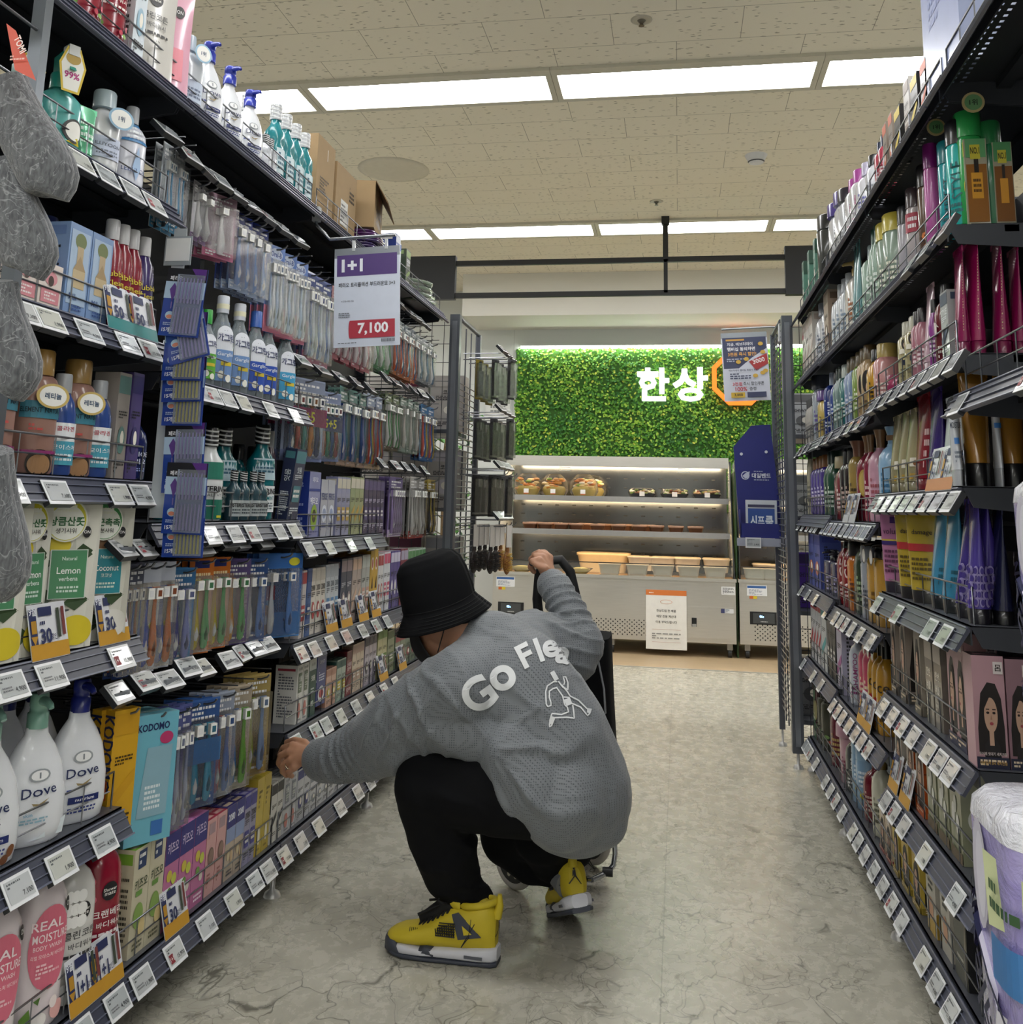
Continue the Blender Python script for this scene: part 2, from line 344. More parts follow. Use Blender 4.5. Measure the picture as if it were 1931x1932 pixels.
# ------------------------------------------------------------------ shelving
G1, G2, G3 = mat('#3b3e45', .4, .3), mat('#24262b', .5, .2), mat('#5d6069', .38, .4); RAIL = mat('#8287a0', .12, 0, .55, 0, .3); RAILB = mat('#454857', .35)
WIRE = mat('#7b7d82', .28, .85); BACK = mat('#141519', .55)
SIDE = {'L': dict(s=1, x=-1.195, Y=[1.178, 2.078, 2.978, 3.878, 4.778]), 'R': dict(s=-1, x=.592, Y=[1.3, 2.2, 3.1, 4.0, 4.9])}
BAYN = {('L', 0): 'near left bay', ('L', 1): 'second left bay', ('L', 2): 'third left bay', ('L', 3): 'far left bay', ('R', 0): 'near right bay', ('R', 1): 'second right bay', ('R', 2): 'third right bay', ('R', 3): 'far right bay'}
TOPZ = 2.14; ITEMS = []
def shelf(root, side, y0, y1, z, depth=.42, guard=True, holes=False, lipx=None):
    s = SIDE[side]['s']; x = SIDE[side]['x'] if lipx is None else lipx; ox, oy = root.location.x, root.location.y
    X = lambda d: x-s*d-ox       # d = distance behind the lip
    y0 -= oy; y1 -= oy; m = MB(); e = .003; y0 += e; y1 -= e
    if holes:
        n = int((y1-y0)/.0115); w = (y1-y0)/n; cols = [0, .022, .031, .043, .052, depth]
        vz = z
        m.grid(lambda a, b: (X(cols[round(b*5)]), y0+a*(y1-y0), vz), n, 5, G3, False, lambda i, j: (j in (1, 3)) and i % 2 == 0)
        m.grid(lambda a, b: (X(cols[round(b*5)]), y0+a*(y1-y0), vz-.0015), n, 5, G2, False, lambda i, j: (j in (1, 3)) and i % 2 == 0)
    else: m.b(X(0), X(depth), y0, y1, z-.003, z, G3)
    m.b(X(0), X(.003), y0, y1, z-.04, z, G1)
    for q in (.12, .27): m.b(X(q), X(q+.03), y0, y1, z-.02, z-.004, G2)
    for yy in (y0, y1-.003): m.prism([(X(0), z-.001), (X(.022), z-.045), (X(depth-.04), z-.075), (X(depth), z-.075), (X(depth), z-.001)], yy, yy+.003, G1)
    sh = m.build('shelf', root)
    r = MB(); a, b2 = X(-.004), X(-.034); zt, zb = z-.004, z-.052
    r.prism([(a, zt), (b2, zb), (X(-.028), zb-.003), (X(.002), zt-.006)], y0+.001, y1-.001, RAILB)
    for f0, f1 in ((0, .06), (.3, .33), (.66, .69), (.94, 1)):
        P = lambda f, q: (a+(b2-a)*f-s*0+s*q, zt+(zb-zt)*f+q*.4)
        r.prism([P(f0, 0), P(f1, 0), P(f1, .0035), P(f0, .0035)], y0+.001, y1-.001, mat('#666a7c', .3))
    r.build('price_rail', sh)
    if guard:
        g = MB(); gx = X(.014)
        L0, L1 = y0+.02, y1-.02
        g.tube([(gx, L0, z), (gx, L0, z+.075), (gx, L1, z+.075), (gx, L1, z)], .0023, WIRE, 6)
        g.tube([(gx, L0+.012, z+.038), (gx, L1-.012, z+.038)], .0018, WIRE, 5)
        k = max(2, int((L1-L0)/.1))
        for i in range(1, k): g.tube([(gx, L0+(L1-L0)*i/k, z), (gx, L0+(L1-L0)*i/k, z+.075)], .0016, WIRE, 4)
        g.build('wire_guard', sh)
    return sh
def bay(side, i, zs, top=2.13, backing=True):
    d = SIDE[side]; s = d['s']; y0, y1 = d['Y'][i], d['Y'][i+1]; n = BAYN[(side, i)]
    root = empty('shelving_unit', (d['x'], y0, 0), 0, f'dark grey metal shelving unit, {n} of the aisle', 'shelving', 'metal shelving units along the aisle')
    X = lambda q: -s*q
    if backing: MB().b(X(.44), X(.455), 0, .9, .1, top, BACK).build('back_panel', root)
    for yy in ((0, .9) if i == 3 else (0,)):
        m = MB().b(X(.40), X(.45), yy-.015, yy+.015, .1, top+.01, G1)
        m.build('upright', root)
        f = MB().b(X(.03), X(.45), yy-.02, yy+.02, .07, .125, G1)
        f.b(X(.0), X(.03), yy-.018, yy+.018, .065, .12, G3); f.build('base_leg', root)
        ft = MB().loft([(0, .026, .026, X(-.02+.03), yy), (.012, .022, .022, X(.01), yy), (.02, .008, .008, X(.01), yy), (.075, .008, .008, X(.01), yy)], mat('#c3c2c0', .35, .4), 14)
        ft.build('adjustable_foot', root)
    for z in zs:
        shelf(root, side, y0, y1, z, .42 if z < 2 else .36, z > .1, holes=(z > 1.75))
    return root
LZ = [[.15, .50, .86, 1.20, 1.52, 1.85, TOPZ], [.15, 1.105, 1.455, TOPZ], [.15, .46, .725, 1.045, TOPZ], [.15, .46, .725, TOPZ]]
RZ = [[.155, 1.42, TOPZ-.01], [.155, .41, .66, .94, 1.225, 1.51, 1.80, TOPZ-.01], [.155, .49, .82, 1.14, 1.48, 1.80, TOPZ-.01], [.155, .51, .84, 1.16, 1.48, 1.81, TOPZ-.01]]
BL = [bay('L', i, LZ[i]) for i in range(3)]+[bay('L', 3, LZ[3])]
BR = [bay('R', i, RZ[i]) for i in range(3)]+[bay('R', 3, RZ[3], backing=False)]
# end frames: front post and open wire panel at the far end of each run
for side, px in (('L', -1.13), ('R', .54)):
    s = SIDE[side]['s']; yE = SIDE[side]['Y'][4]; r = (BL if side == 'L' else BR)[3]; ox, oy = r.location.x, r.location.y
    m = MB(); m.b(px-.026-ox, px+.026-ox, yE+.0-oy, yE+.05-oy, .07, 2.135, mat('#5a5e66', .35, .4))
    m.b(px-.012-ox, px+.012-ox, yE-.004-oy, yE+.0-oy, .1, 2.1, mat('#7a7e86', .3, .5))
    m.loft([(0, .024, .024, px-ox, yE+.025-oy), (.014, .02, .02, px-ox, yE+.025-oy), (.02, .007, .007, px-ox, yE+.025-oy), (.075, .007, .007, px-ox, yE+.025-oy)], mat('#c3c2c0', .35, .4), 12)
    m.build('end_post', r)
    g = MB()
    for i in range(7):
        x = px-s*(.06+i*.065)-ox; g.tube([(x, yE+.02-oy, .12), (x, yE+.02-oy, 2.1)], .0018, G1, 4)
    for i in range(21): g.tube([(px-ox, yE+.02-oy, .14+i*.097), (px-s*.46-ox, yE+.02-oy, .14+i*.097)], .0018, G1, 4)
    g.build('wire_end_panel', r)
# ------------------------------------------------------------------ merchandise builders (local: front faces -Y, base at z=0)
def flat(w, d): return lambda x, z, l: (x, -d/2-l, z)
def nearL(w, d): return lambda x, z, l: (-w/2-l, -x, z)
def nearR(w, d): return lambda x, z, l: (w/2+l, x, z)
def topf(h): return lambda x, z, l: (x, z, h+l)
def dark(h, k=.7):
    v = [int(h[i:i+2], 16) for i in (1, 3, 5)]; return '#%02x%02x%02x' % tuple(max(0, min(255, int(x*k))) for x in v)
def auto(base, acc, txt=None, tc=None, seed=0, pic=None, band=True):
    """printed pack front: header, name, picture, small print"""
    r = random.Random(seed); tc = tc or dark(base, .3); D = []
    if band: D.append(('r', -.96, .80, .96, .97, acc))
    if txt: D.append(('t', txt, 0, .70 if band else .84, .09, tc, 1.6, 0, .02))
    D.append(('l', -.7, .56, .7, .64, 3, tc))
    c = pic or acc; k = r.random()
    if k < .35: D += [('e', 0, .36, .6, .13, c), ('e', .1, .38, .3, .07, '#f1ece0')]
    elif k < .7: D += [('r', -.7, .25, .7, .48, c), ('l', -.55, .3, .55, .44, 2, '#f2f0ea')]
    else: D += [('p', [(-.9, .2), (.9, .42), (.9, .52), (-.9, .32)], c)]
    D += [('l', -.8, .05, .8, .18, 4, tc)]
    return D
def text_up(txt, base, tc, acc):  # side panel with the name running upwards and small print
    if not txt: return [('r', -.8, .86, .8, .96, acc), ('l', -.6, .1, .6, .8, 14, tc)]
    return [('r', -.8, .86, .8, .96, acc), ('t', txt, 0, .62, min(.09, .3/max(1, len(txt))), tc, .3, 90, .01), ('l', -.7, .06, .7, .4, 12, tc)]
def k_box(w, h, d, side='L', c='#e8e6e0', acc='#3a5f9a', txt=None, tc=None, seed=0, front=None, near=None, top=None, wrap=False, **k):
    m = MB(); m.box((0, 0, h/2), (w, d, h), mat(c, .35, 0, 0, 0, .5 if wrap else 0), top=mat(top or acc, .3, 0, 0, 0, .5 if wrap else 0))
    m.art(front if front is not None else auto(c, acc, txt, tc, seed, k.get('pic')), flat(w, d), w/2, 0, h)
    nd = near if near is not None else text_up(txt, c, tc or dark(c, .3), acc)
    m.art(nd, (nearL if side == 'L' else nearR)(w, d), d/2, 0, h)
    m.art([('r', -.75, -.7, .75, -.1, c), ('l', -.6, .1, .6, .7, 3, '#f2f0ea')], topf(h), w/2, 0, d/2)
    o = m.build('carton')
    return o
def prof(secs):
    def f(z):
        for a, b in zip(secs, secs[1:]):
            if a[0] <= z <= b[0] and b[0] > a[0]:
                t = (z-a[0])/(b[0]-a[0]); return a[1]+(b[1]-a[1])*t, a[2]+(b[2]-a[2])*t
        return secs[-1][1:3] if z > secs[-1][0] else secs[0][1:3]
    return f
def curved(secs, e=2.0, hw=None, rot=0):
    p = prof(secs); W = max(s[1] for s in secs)
    def f(x, z, l):
        rx, ry = p(z); a = x/W*1.15+rot; q, c = math.sin(a), math.cos(a)
        return ((rx+l+.0014)*math.copysign(abs(q)**(2/e), q), -(ry+l+.0014)*math.copysign(abs(c)**(2/e), c), z)
    return f
SHAPES = {  # (z, width) fractions of the body and height where the cap starts
 'dove': [(0, .40), (.02, .46), (.12, .5), (.32, .49), (.52, .40), (.64, .28), (.72, .17), (.77, .155)],
 'shower': [(0, .44), (.02, .49), (.1, .5), (.55, .5), (.66, .46), (.73, .34), (.77, .2), (.80, .18)],
 'mouth': [(0, .44), (.02, .49), (.5, .5), (.62, .44), (.72, .27), (.78, .2), (.82, .2)],
 'lister': [(0, .46), (.02, .5), (.42, .5), (.46, .46), (.50, .5), (.62, .48), (.70, .3), (.76, .22), (.8, .22)],
 'slim': [(0, .44), (.02, .49), (.6, .5), (.72, .42), (.78, .3), (.82, .25)],
 'can': [(0, .47), (.01, .5), (.74, .5), (.77, .46), (.78, .44)],
 'straight': [(0, .46), (.02, .5), (.7, .5), (.76, .42), (.8, .3)],
}
def k_bottle(w, h, d, side='L', shape='shower', c='#e8e6e0', cap='#20222a', art=None, pump=False, clear=0, liquid=None, capw=None, caph=.16, rough=.22, e=2.2, sleeve=None, near=None, tall=1.0, **k):
    root = empty('bottle'); sh = SHAPES[shape]; hs = h*tall
    secs = [(z*hs, f*w, f*d*(1 if f < .3 else 1)) for z, f in sh]
    body = mat(c, rough, 0, clear, 0, .4)
    b = MB().loft(secs, body, 26, e=e); b.build('bottle_body', root)
    if liquid:
        ls = [(z*hs*.98+.002, f*w*.93, f*d*.93) for z, f in sh if z < .68]; MB().loft(ls, mat(liquid, .1, 0, .55), 20, e=e).build('liquid', root)
    if art:
        MB().art(art, curved(secs, e), w/2, 0, secs[-1][0], seg=8).build('label', root)
    if near:      # printing that wraps towards the near side of the bottle
        MB().art(near, curved(secs, e, rot=(-1 if side == 'L' else 1)*1.0), w/2, 0, secs[-1][0], seg=8).build('label', root)
    zt = secs[-1][0]; cr = capw*w/2 if capw else secs[-1][1]*1.12; cm = mat(cap, .3, 0, 0, 0, .3)
    if pump:
        cr = min(cr, .019); p = MB(); q = h-zt; p.loft([(zt-.002, cr*1.05, cr*1.05), (zt+q*.42, cr*1.05, cr*1.05), (zt+q*.44, cr*.9, cr*.9), (zt+q*.6, cr*.85, cr*.85), (zt+q*.62, cr*.95, cr*.95), (zt+q*.95, cr*.9, cr*.9), (zt+q, cr*.8, cr*.8)], cm, 20)
        p.tube([(0, 0, zt+q*.78), (0, -cr*1.4, zt+q*.8), (0, -cr*2.5, zt+q*.72), (0, -cr*2.7, zt+q*.64)], [q*.16, q*.14, q*.1, q*.08], cm, 10)
        p.build('pump', root)
    else:
        p = MB(); ct = zt+h*(1-sh[-1][0]) if tall == 1 else h
        if k.get('flare'): p.loft([(zt-.001, cr*.8, cr*.8), (zt+(h-zt)*.5, cr*.85, cr*.85), (h, cr*1.25, cr*1.25)], cm, 20)
        else: p.loft([(zt-.002, cr, cr), (h-.004, cr*.98, cr*.98), (h, cr*.9, cr*.9)], cm, 22)
        if k.get('stripes'):
            for i in range(4):
                z0 = zt+(h-zt)*(.1+.24*i)
                p.grid(lambda a, b: ((cr+.0006)*math.cos(a*6.283), (cr+.0006)*math.sin(a*6.283), z0+b*(h-zt)*.09+math.sin(a*6.283)*(h-zt)*.1), 20, 1, '#d8dadb')
        if k.get('band'): p.loft([(zt+(h-zt)*.2, cr+.0006, cr+.0006), (zt+(h-zt)*.5, cr+.0006, cr+.0006)], k['band'], 20)
        p.build('cap', root)
    if sleeve:      # clear shrink wrap or hang card round the neck
        m = MB(); x, z0, ww, hh, cc, st = sleeve
        m.art([('e', 0, 0, 1, 1, cc), ('e', 0, 0, .82, .82, '#f2f2ee'), ('t', st, 0, 0, .5, '#23476a', 1.4, 0, .02)], lambda a, b, l: (x*w+a, -d/2-.008-l, z0*h+b), ww*w/2, 0, hh*h/2)
        m.build('neck_tag', root)
    return root
def k_tube(w, h, d, side='R', c='#8a2050', cap=None, art=None, near=None, caph=.12, **k):
    root = empty('tube'); m = MB(); z0 = h*caph; ry = d/2; secs = []
    for i in range(9):
        t = i/8; q = (1-t)**.85; secs.append((z0+(h-z0)*t, w/2*(.78+.22*t) if t < .98 else w/2, max(.0015, ry*q)))
    m.loft(secs, mat(c, .25, .1, 0, 0, .6), 24); m.b(-w/2, w/2, -.0015, .0015, h-.012, h, mat(dark(c, 1.15), .3, .1)); m.build('tube_body', root)
    cm = mat(cap or dark(c, .8), .3, 0, 0, 0, .4); MB().loft([(0, w/2*.72, ry*.9), (z0*.95, w/2*.76, ry*.95), (z0, w/2*.7, ry*.9)], cm, 22).build('cap', root)
    if art: MB().art(art, curved(secs, 2.0), w/2, z0, h-z0, seg=8).build('label', root)
    if near: MB().art(near, curved(secs, 2.0, rot=(-1 if side == 'L' else 1)*1.25), w/2, z0, h-z0, seg=8).build('label', root)
    return root
def k_pouch(w, h, d, side='L', c='#e9e7e0', art=None, back=None, **k):
    root = empty('refill_pouch'); m = MB()
    def f(sg): return lambda a, b: ((a-.5)*w*(1-.06*math.sin(math.pi*b)), sg*d/2*(math.sin(math.pi*a)**.6)*(1-b)**.7 if b < 1 else 0, b*h)
    m.grid(f(-1), 10, 10, mat(c, .25, 0, 0, 0, .6)); m.grid(f(1), 10, 10, mat(back or c, .25, 0, 0, 0, .6))
    m.build('pouch_body', root)
    if art:
        g = f(-1); MB().art(art, lambda x, z, l: (lambda p: (p[0], p[1]-l-.001, p[2]))(g(min(1, max(0, x/w+.5)), min(1, max(0, z/h)))), w/2, 0, h, seg=6).build('label', root)
    return root
def brush_mesh(h, c, c2, head='#f4f4f0', k=1.0):
    m = MB(); h = h/k; m.tube([(0, 0, 0), (0, -.001, h*.04), (0, -.003, h*.25), (0, -.001, h*.45), (0, 0, h*.6), (0, 0, h*.82), (0, 0, h)], [.003, .0055, .0065, .005, .0032, .0028, .004], mat(c, .25, 0, 0, 0, .4), 8)
    m.tube([(0, -.004, h*.08), (0, -.0075, h*.2), (0, -.005, h*.38)], [.002, .0035, .002], mat(c2, .3), 6)
    m.b(-.0055, .0055, -.003, .003, h*.84, h, mat(c, .3)); m.b(-.005, .005, -.013, -.003, h*.85, h*.99, mat(head, .7)); m.b(-.003, .003, -.0135, -.003, h*.88, h*.96, mat(c2, .7)); m.V = [(x*k, y*min(k, 1.3), z*k) for x, y, z in m.V]; return m
def k_blister(w, h, d, side='L', c='#2c58a8', c2='#e77a2c', brushes=('#3a6fc0', '#e8e8f0'), txt=None, tc='#f2f2f2', seed=0, art=None, lite=False, nb=2, low=None, **k):
    root = empty('blister_pack'); m = MB()
    m.b(-w/2, w/2, 0, .0012, 0, h, mat(c, .3, 0, 0, 0, .5))
    D = art if art is not None else [('r', -1, .72, 1, .98, dark(c, .8)), ('r', -1, 0, 1, .12, c2)]+([('t', txt, 0, .88, .07, tc, 1.7, 0, .02)] if txt else [('l', -.7, .8, .7, .94, 3, tc)])+[('l', -.8, .02, .8, .1, 2, tc)]
    m.art(D, lambda x, z, l: (x, -l, z), w/2, 0, h); m.build('backing_card', root)
    bl = MB(); bl.b(-w*.44, w*.44, -d-.004, -.0005, h*.03, h*.82, film()); bl.build('clear_blister', root)
    for i in range(nb):
        x = (i-(nb-1)/2)*w*.8/nb; cc = brushes[i % len(brushes)]; b = brush_mesh(h*.72, cc, dark(cc, .6) if i else '#e8e9ea', k=min(1.9, max(.7, w*.8/nb/.0135)))
        b.build('toothbrush', root, (x, -d*.4, h*.06))
    if low: MB().art([('r', -.95, 0, .95, 1, low[0]), ('t', low[1], 0, .5, .6, low[2], 1.7, 0, .02)], lambda x, z, l: (x, -d-.001-l, z), w/2, h*.42, h*.22).build('promo_sleeve', root)
    return root
def k_can(w, h, d, c='#19a7a8', cap='#16171b', **k): return k_bottle(w, h, w, shape='can', c=c, cap=cap, e=2, **k)
# ------------------------------------------------------------------ placing and naming
PROTO = {}
def inst(key, make):
    if key in PROTO and PROTO[key] is not None:
        return copy_tree(PROTO[key])
    o = make(); PROTO[key] = o; return o
def note(o, desc, cat, group, place, y, extra=''):
    o['category'] = cat; ITEMS.append((o, desc, group, place, y, extra))
def finish_labels():
    G = {}
    for it in ITEMS: G.setdefault((it[1], it[3], it[5]), []).append(it)
    for (desc, place, ex), L in G.items():
        L.sort(key=lambda q: q[4])
        for i, it in enumerate(L):
            parts = [desc]
            if len(L) > 1: parts.append((ORD[i] if i < 20 else 'farthest') + ' from the camera')
            if ex: parts.append(ex)
            parts.append(place)
            lab = ', '.join(parts); n = len(lab.split())
            if 'case' in place: lab = lab.replace('from the camera', 'from the left')
            for a_, b_ in ((' from the camera', ' from camera'), (' from the left', ' from left'), (' the ', ' '), (' pegs of ', ' pegs, '), (' hanging on a peg', ''), ('grey wire peg hook holding', 'peg hook holding'), ('electronic price tag on a peg arm', 'peg arm price tag'), ('lying flat in a stack', 'lying flat'), (' of ', ' ')):
                if len(lab.split()) > 16: lab = lab.replace(a_, b_)
            it[0]['label'] = ' '.join(lab.split()[:16]); it[0]['group'] = it[2] or f'{desc}, {place}'
def row(side, z, place, items, back=.016):
    """items: (u0, u1, top, n, builder, look, category, options). u = photo column at the shelf edge, top = photo row or height in metres"""
    S0 = SIDE[side]; s = S0['s']; xf = S0['x']-s*back
    for it in items:
        u0, u1, top, n, fn, desc, cat = it[:7]; o = dict(it[7]) if len(it) > 7 else {}
        rows_ = o.pop('rows', 1); turn = o.pop('turn', 0); dx = o.pop('dx', 0); lean = o.pop('lean', 0); d = o.pop('d', None); zz = z+o.pop('dz', 0); gapd = o.pop('gapd', .004); jit = o.pop('jit', 0)
        grp = o.pop('group', None)
        ya, yb = yat(u0, z, xf), yat(u1, z, xf)
        if ya > yb: ya, yb = yb, ya
        yb = min(yb, S0['Y'][4]-.03); ya = min(ya, yb-.03*n)
        p = (yb-ya)/n; w = p*o.pop('fill', .96); h = top if top < 5 else onX((u0+u1)/2, top, xf).z-zz
        h = max(.03, h); d = d or min(.09, max(.03, w)); make_w = o.pop('w', w)
        key = (fn.__name__, round(make_w, 4), round(h, 4), round(d, 4), side, repr(sorted(o.items(), key=str)))
        for r in range(rows_):
            for i in range(n):
                y = ya+p*(i+.5); ob = inst(key, lambda: fn(make_w, h, d, side=side, **o))
                ob.location = (xf-s*(d/2+dx+r*(d+gapd)), y, zz+.0005)
                ob.rotation_euler = (R_(lean) if lean else 0, 0, R_(90*s+turn*s+(random.uniform(-jit, jit) if jit else 0)))
                note(ob, desc, cat, grp, place, y, '' if r == 0 else (['behind the front row', 'two rows back', 'three rows back'][r-1]))
def hang(side, place, items, X=None):
    """packs on pegs: (u0, u1, vtop, vbot, n pegs, packs per peg, builder, look, category, options)"""
    s = SIDE[side]['s']; X = X if X is not None else SIDE[side]['x']-s*.03
    for it in items:
        u0, u1, v0, v1, n, per, fn, desc, cat = it[:9]; o = dict(it[9]) if len(it) > 9 else {}
        um = (u0+u1)/2; a, b = onX(um, v0, X), onX(um, v1, X); zt, zb = a.z, b.z; zm = (zt+zb)/2
        ya, yb = yat(u0, zm, X), yat(u1, zm, X); p = (yb-ya)/n; w = p*o.pop('fill', .86); h = zt-zb; d = o.pop('d', .016); gap = o.pop('gap', .021); turn = o.pop('turn', 0)
        key = ('h', fn.__name__, round(w, 4), round(h, 4), side, repr(sorted(o.items(), key=str)))
        for i in range(n):
            for r in range(per):
                y = ya+p*(i+.5); ob = inst(key, lambda: fn(w, h, d, side=side, **o))
                ob.location = (X-s*(r*gap), y+random.uniform(-.002, .002), zb); ob.rotation_euler = (0, 0, R_((90+turn+random.uniform(-3, 3))*s))
                note(ob, desc, cat, None, place, y, '' if r == 0 else 'behind the front pack' if r == 1 else 'deeper on the peg' if r == 2 else 'at the back of the peg')
            hk = MB(); hk.tube([(-.30, 0, 0), (.012, 0, 0), (.03, 0, .006), (.036, 0, .014)], .0028, WIRE, 6)
            hk.tube([(-.30, 0, .028), (.04, 0, .03)], .002, WIRE, 5); hk.tube([(-.30, -.012, .01), (-.30, .012, .01)], .004, WIRE, 5)
            ho = inst(('peg',), lambda: hk.build('peg_hook')); ho.location = (X, y, zt-.012); ho.rotation_euler = (0, 0, 0 if s > 0 else math.pi)
            note(ho, 'grey wire peg hook holding '+desc.split(' with ')[0].split(' of ')[0].split(',')[0], 'hook', None, place, y)
def k_tag(kind=0, price='5,900'):
    t = empty('price_tag'); w, h = .078, .052
    MB().b(-w/2, w/2, 0, .013, 0, h, mat('#2b2d31', .35)).build('housing', t)
    m = MB(); m.b(-w/2, w/2, -.0012, 0, 0, h, mat('#e9ebee', .3)); m.build('white_frame', t)
    sc = MB(); g = ['#c3c7c9', '#b9bfc2', '#ccd0cf', '#c8cbc4'][kind % 4]
    D = [('r', -.86, .14, .86, .9, mat(g, .12, 0, 0, 0, .6)), ('l', -.75, .62, .3, .84, 2, '#54585c'), ('t', price, .42, .32, .2, '#3c3f44', .8, 0, .01)]
    if kind % 5 == 2: D += [('r', -.8, .2, -.35, .58, '#8d2f3a'), ('t', '1+1', -.58, .39, .2, '#f0e6e6', .4)]
    elif kind % 3 == 1: D.append(('l', -.75, .3, -.1, .5, 2, '#77797c'))
    sc.art(D, lambda x, z, l: (x, -.0012-l, z), w/2, 0, h); sc.build('screen', t); return t
PRICES = ['5,900', '7,100', '1,900', '3,850', '4,900', '11,900', '6,900', '15,900']
def tags(side, z, place, us, X=None, tilt=32):
    s = SIDE[side]['s']; x = (SIDE[side]['x']+s*.034) if X is None else X
    for i, u in enumerate(us):
        y = min(yat(u, z-.03, x+s*.008), SIDE[side]['Y'][4]-.05-(.085*i if side == 'R' else .085*(len(us)-1-i))); k = (i*3+int(z*10)) % 5
        o = inst(('tag', k), lambda: k_tag(k, PRICES[(k*3+1) % 8])); o.location = (x+s*.008, y, z-.056); 
        o.rotation_euler = (Matrix.Rotation(R_(90*s), 3, 'Z') @ Matrix.Rotation(R_(-tilt), 3, 'X')).to_euler()
        note(o, 'electronic shelf price tag', 'price tag', None, place, y)
def peg_tags(side, place, uv, X=None, tilt=45):
    s = SIDE[side]['s']; x = (SIDE[side]['x']+s*.02) if X is None else X
    for i, (u, v) in enumerate(uv):
        p = onX(u, v, x); k = (i*2) % 5
        o = inst(('tag', k), lambda: k_tag(k, PRICES[(k*3+1) % 8])); o.location = (p.x, p.y, p.z-.02)
        o.rotation_euler = (Matrix.Rotation(R_(90*s+random.uniform(-8, 8)), 3, 'Z') @ Matrix.Rotation(R_(-tilt+random.uniform(-6, 6)), 3, 'X')).to_euler()
        note(o, 'electronic price tag on a peg arm', 'price tag', None, place, p.y)
        a = inst(('tagarm',), lambda: MB().tube([(-.32, 0, .012), (.0, 0, .012)], .0022, WIRE, 5).b(-.006, .002, -.028, .028, -.004, .012, mat('#9aa0a8', .1, 0, .5)).build('tag_arm'))
        a.location = (p.x-s*.012, p.y, p.z-.012); a.rotation_euler = (0, 0, 0 if s > 0 else math.pi); note(a, 'wire arm carrying a price tag', 'hook', None, place, p.y)
# ------------------------------------------------------------------ stock of the left shelving
def dove(tc='#1f2a55', skin=0):
    D = [('e', 0, .60, .26, .055, '#9aa0a4'), ('e', 0, .60, .2, .042, '#f0f1f2'), ('t', '1', 0, .60, .05, '#80868c'), ('t', 'Dove', 0, .47, .085, tc, 1.3, 4, .008), ('p', [(-.14, .375), (0, .36), (.2, .40), (.05, .345), (-.1, .35)], '#9c8a62')]
    if skin: D += [('t', 'skin', -.2, .28, .03, '#6fa9c4', .6), ('l', -.5, .2, .2, .25, 2, '#8fb5c6'), ('p', [(-.9, .0), (.9, .05), (.9, .2), (0, .06)], '#dfe9ee')]
    else: D += [('l', -.55, .29, .55, .33, 1, '#3b4c9a'), ('r', -.3, .19, .45, .25, '#1c2a66'), ('t', 'nutrium', .08, .222, .028, '#e8eaf2', .7), ('l', -.3, .1, .4, .16, 2, '#2c3c82')]
    return D
DOVE = dict(shape='dove', c='#e6e9ee', pump=True, art=dove(), e=2.3)
def wash(name, sub, base, tc, top='Shower Mate'):
    return [('e', 0, .66, .3, .07, '#1c1b1f'), ('t', 'Shower', 0, .675, .025, '#f1efe9', .5), ('t', 'mate', 0, .645, .025, '#f1efe9', .4), ('t', name, 0, .5, .06, tc, 1.2, 0, .012), ('t', sub, .05, .42, .045, tc, 1.0), ('l', -.6, .33, .6, .37, 1, tc), ('t', '1.2 kg', .1, .29, .02, tc, .4)]
CRAN = wash('크랜베리', '바디워시', 0, '#f3e6e6')+[('e', -.7, .75, .12, .03, '#c4405a'), ('e', -.6, .62, .1, .025, '#d2607a'), ('e', .7, .18, .12, .03, '#d05a6c'), ('e', .3, .12, .1, .025, '#c43a50'), ('e', .55, .1, .16, .02, '#7fae4a'), ('e', -.5, .14, .1, .025, '#6fa040')]
COTT = wash('클린코튼', '바디워시', 0, '#3a3a3c')+[('e', -.5+.22*(i % 3), .78-.09*(i//3), .16, .045, '#fbfbf8') for i in range(9)]+[('e', -.45+.25*(i % 3), .12-.06*(i//3), .17, .045, '#fdfdfb') for i in range(6)]
REAL = [('e', .1, .52, .72, .27, '#dd7288', 24), ('t', 'REAL', -.05, .67, .06, '#fbe9ec', 1.2, 0, .012), ('t', 'MOISTURE', .1, .59, .055, '#fbe9ec', 1.2, 0, .01), ('t', 'BODY WASH', 0, .53, .028, '#fbdfe4', .9), ('t', '리얼 모이스처 바디워시', .05, .475, .028, '#fbdfe4', 1.1), ('l', -.3, .33, .45, .43, 4, '#f5c8d0'), ('e', .72, .76, .16, .05, '#252427'), ('t', 'ON', .72, .765, .035, '#f0f0f0', .25),
        ('p', [(-.7, .1), (-.4, .16), (-.3, .06), (-.6, .03)], '#6f9a3e'), ('p', [(-.3, .2), (-.1, .22), (-.15, .17)], '#567a35'), ('e', .5, .1, .3, .06, '#eab3ae'), ('e', .3, .16, .14, .04, '#f5e9e6'), ('e', -.1, .07, .2, .05, '#f7f2ee')]
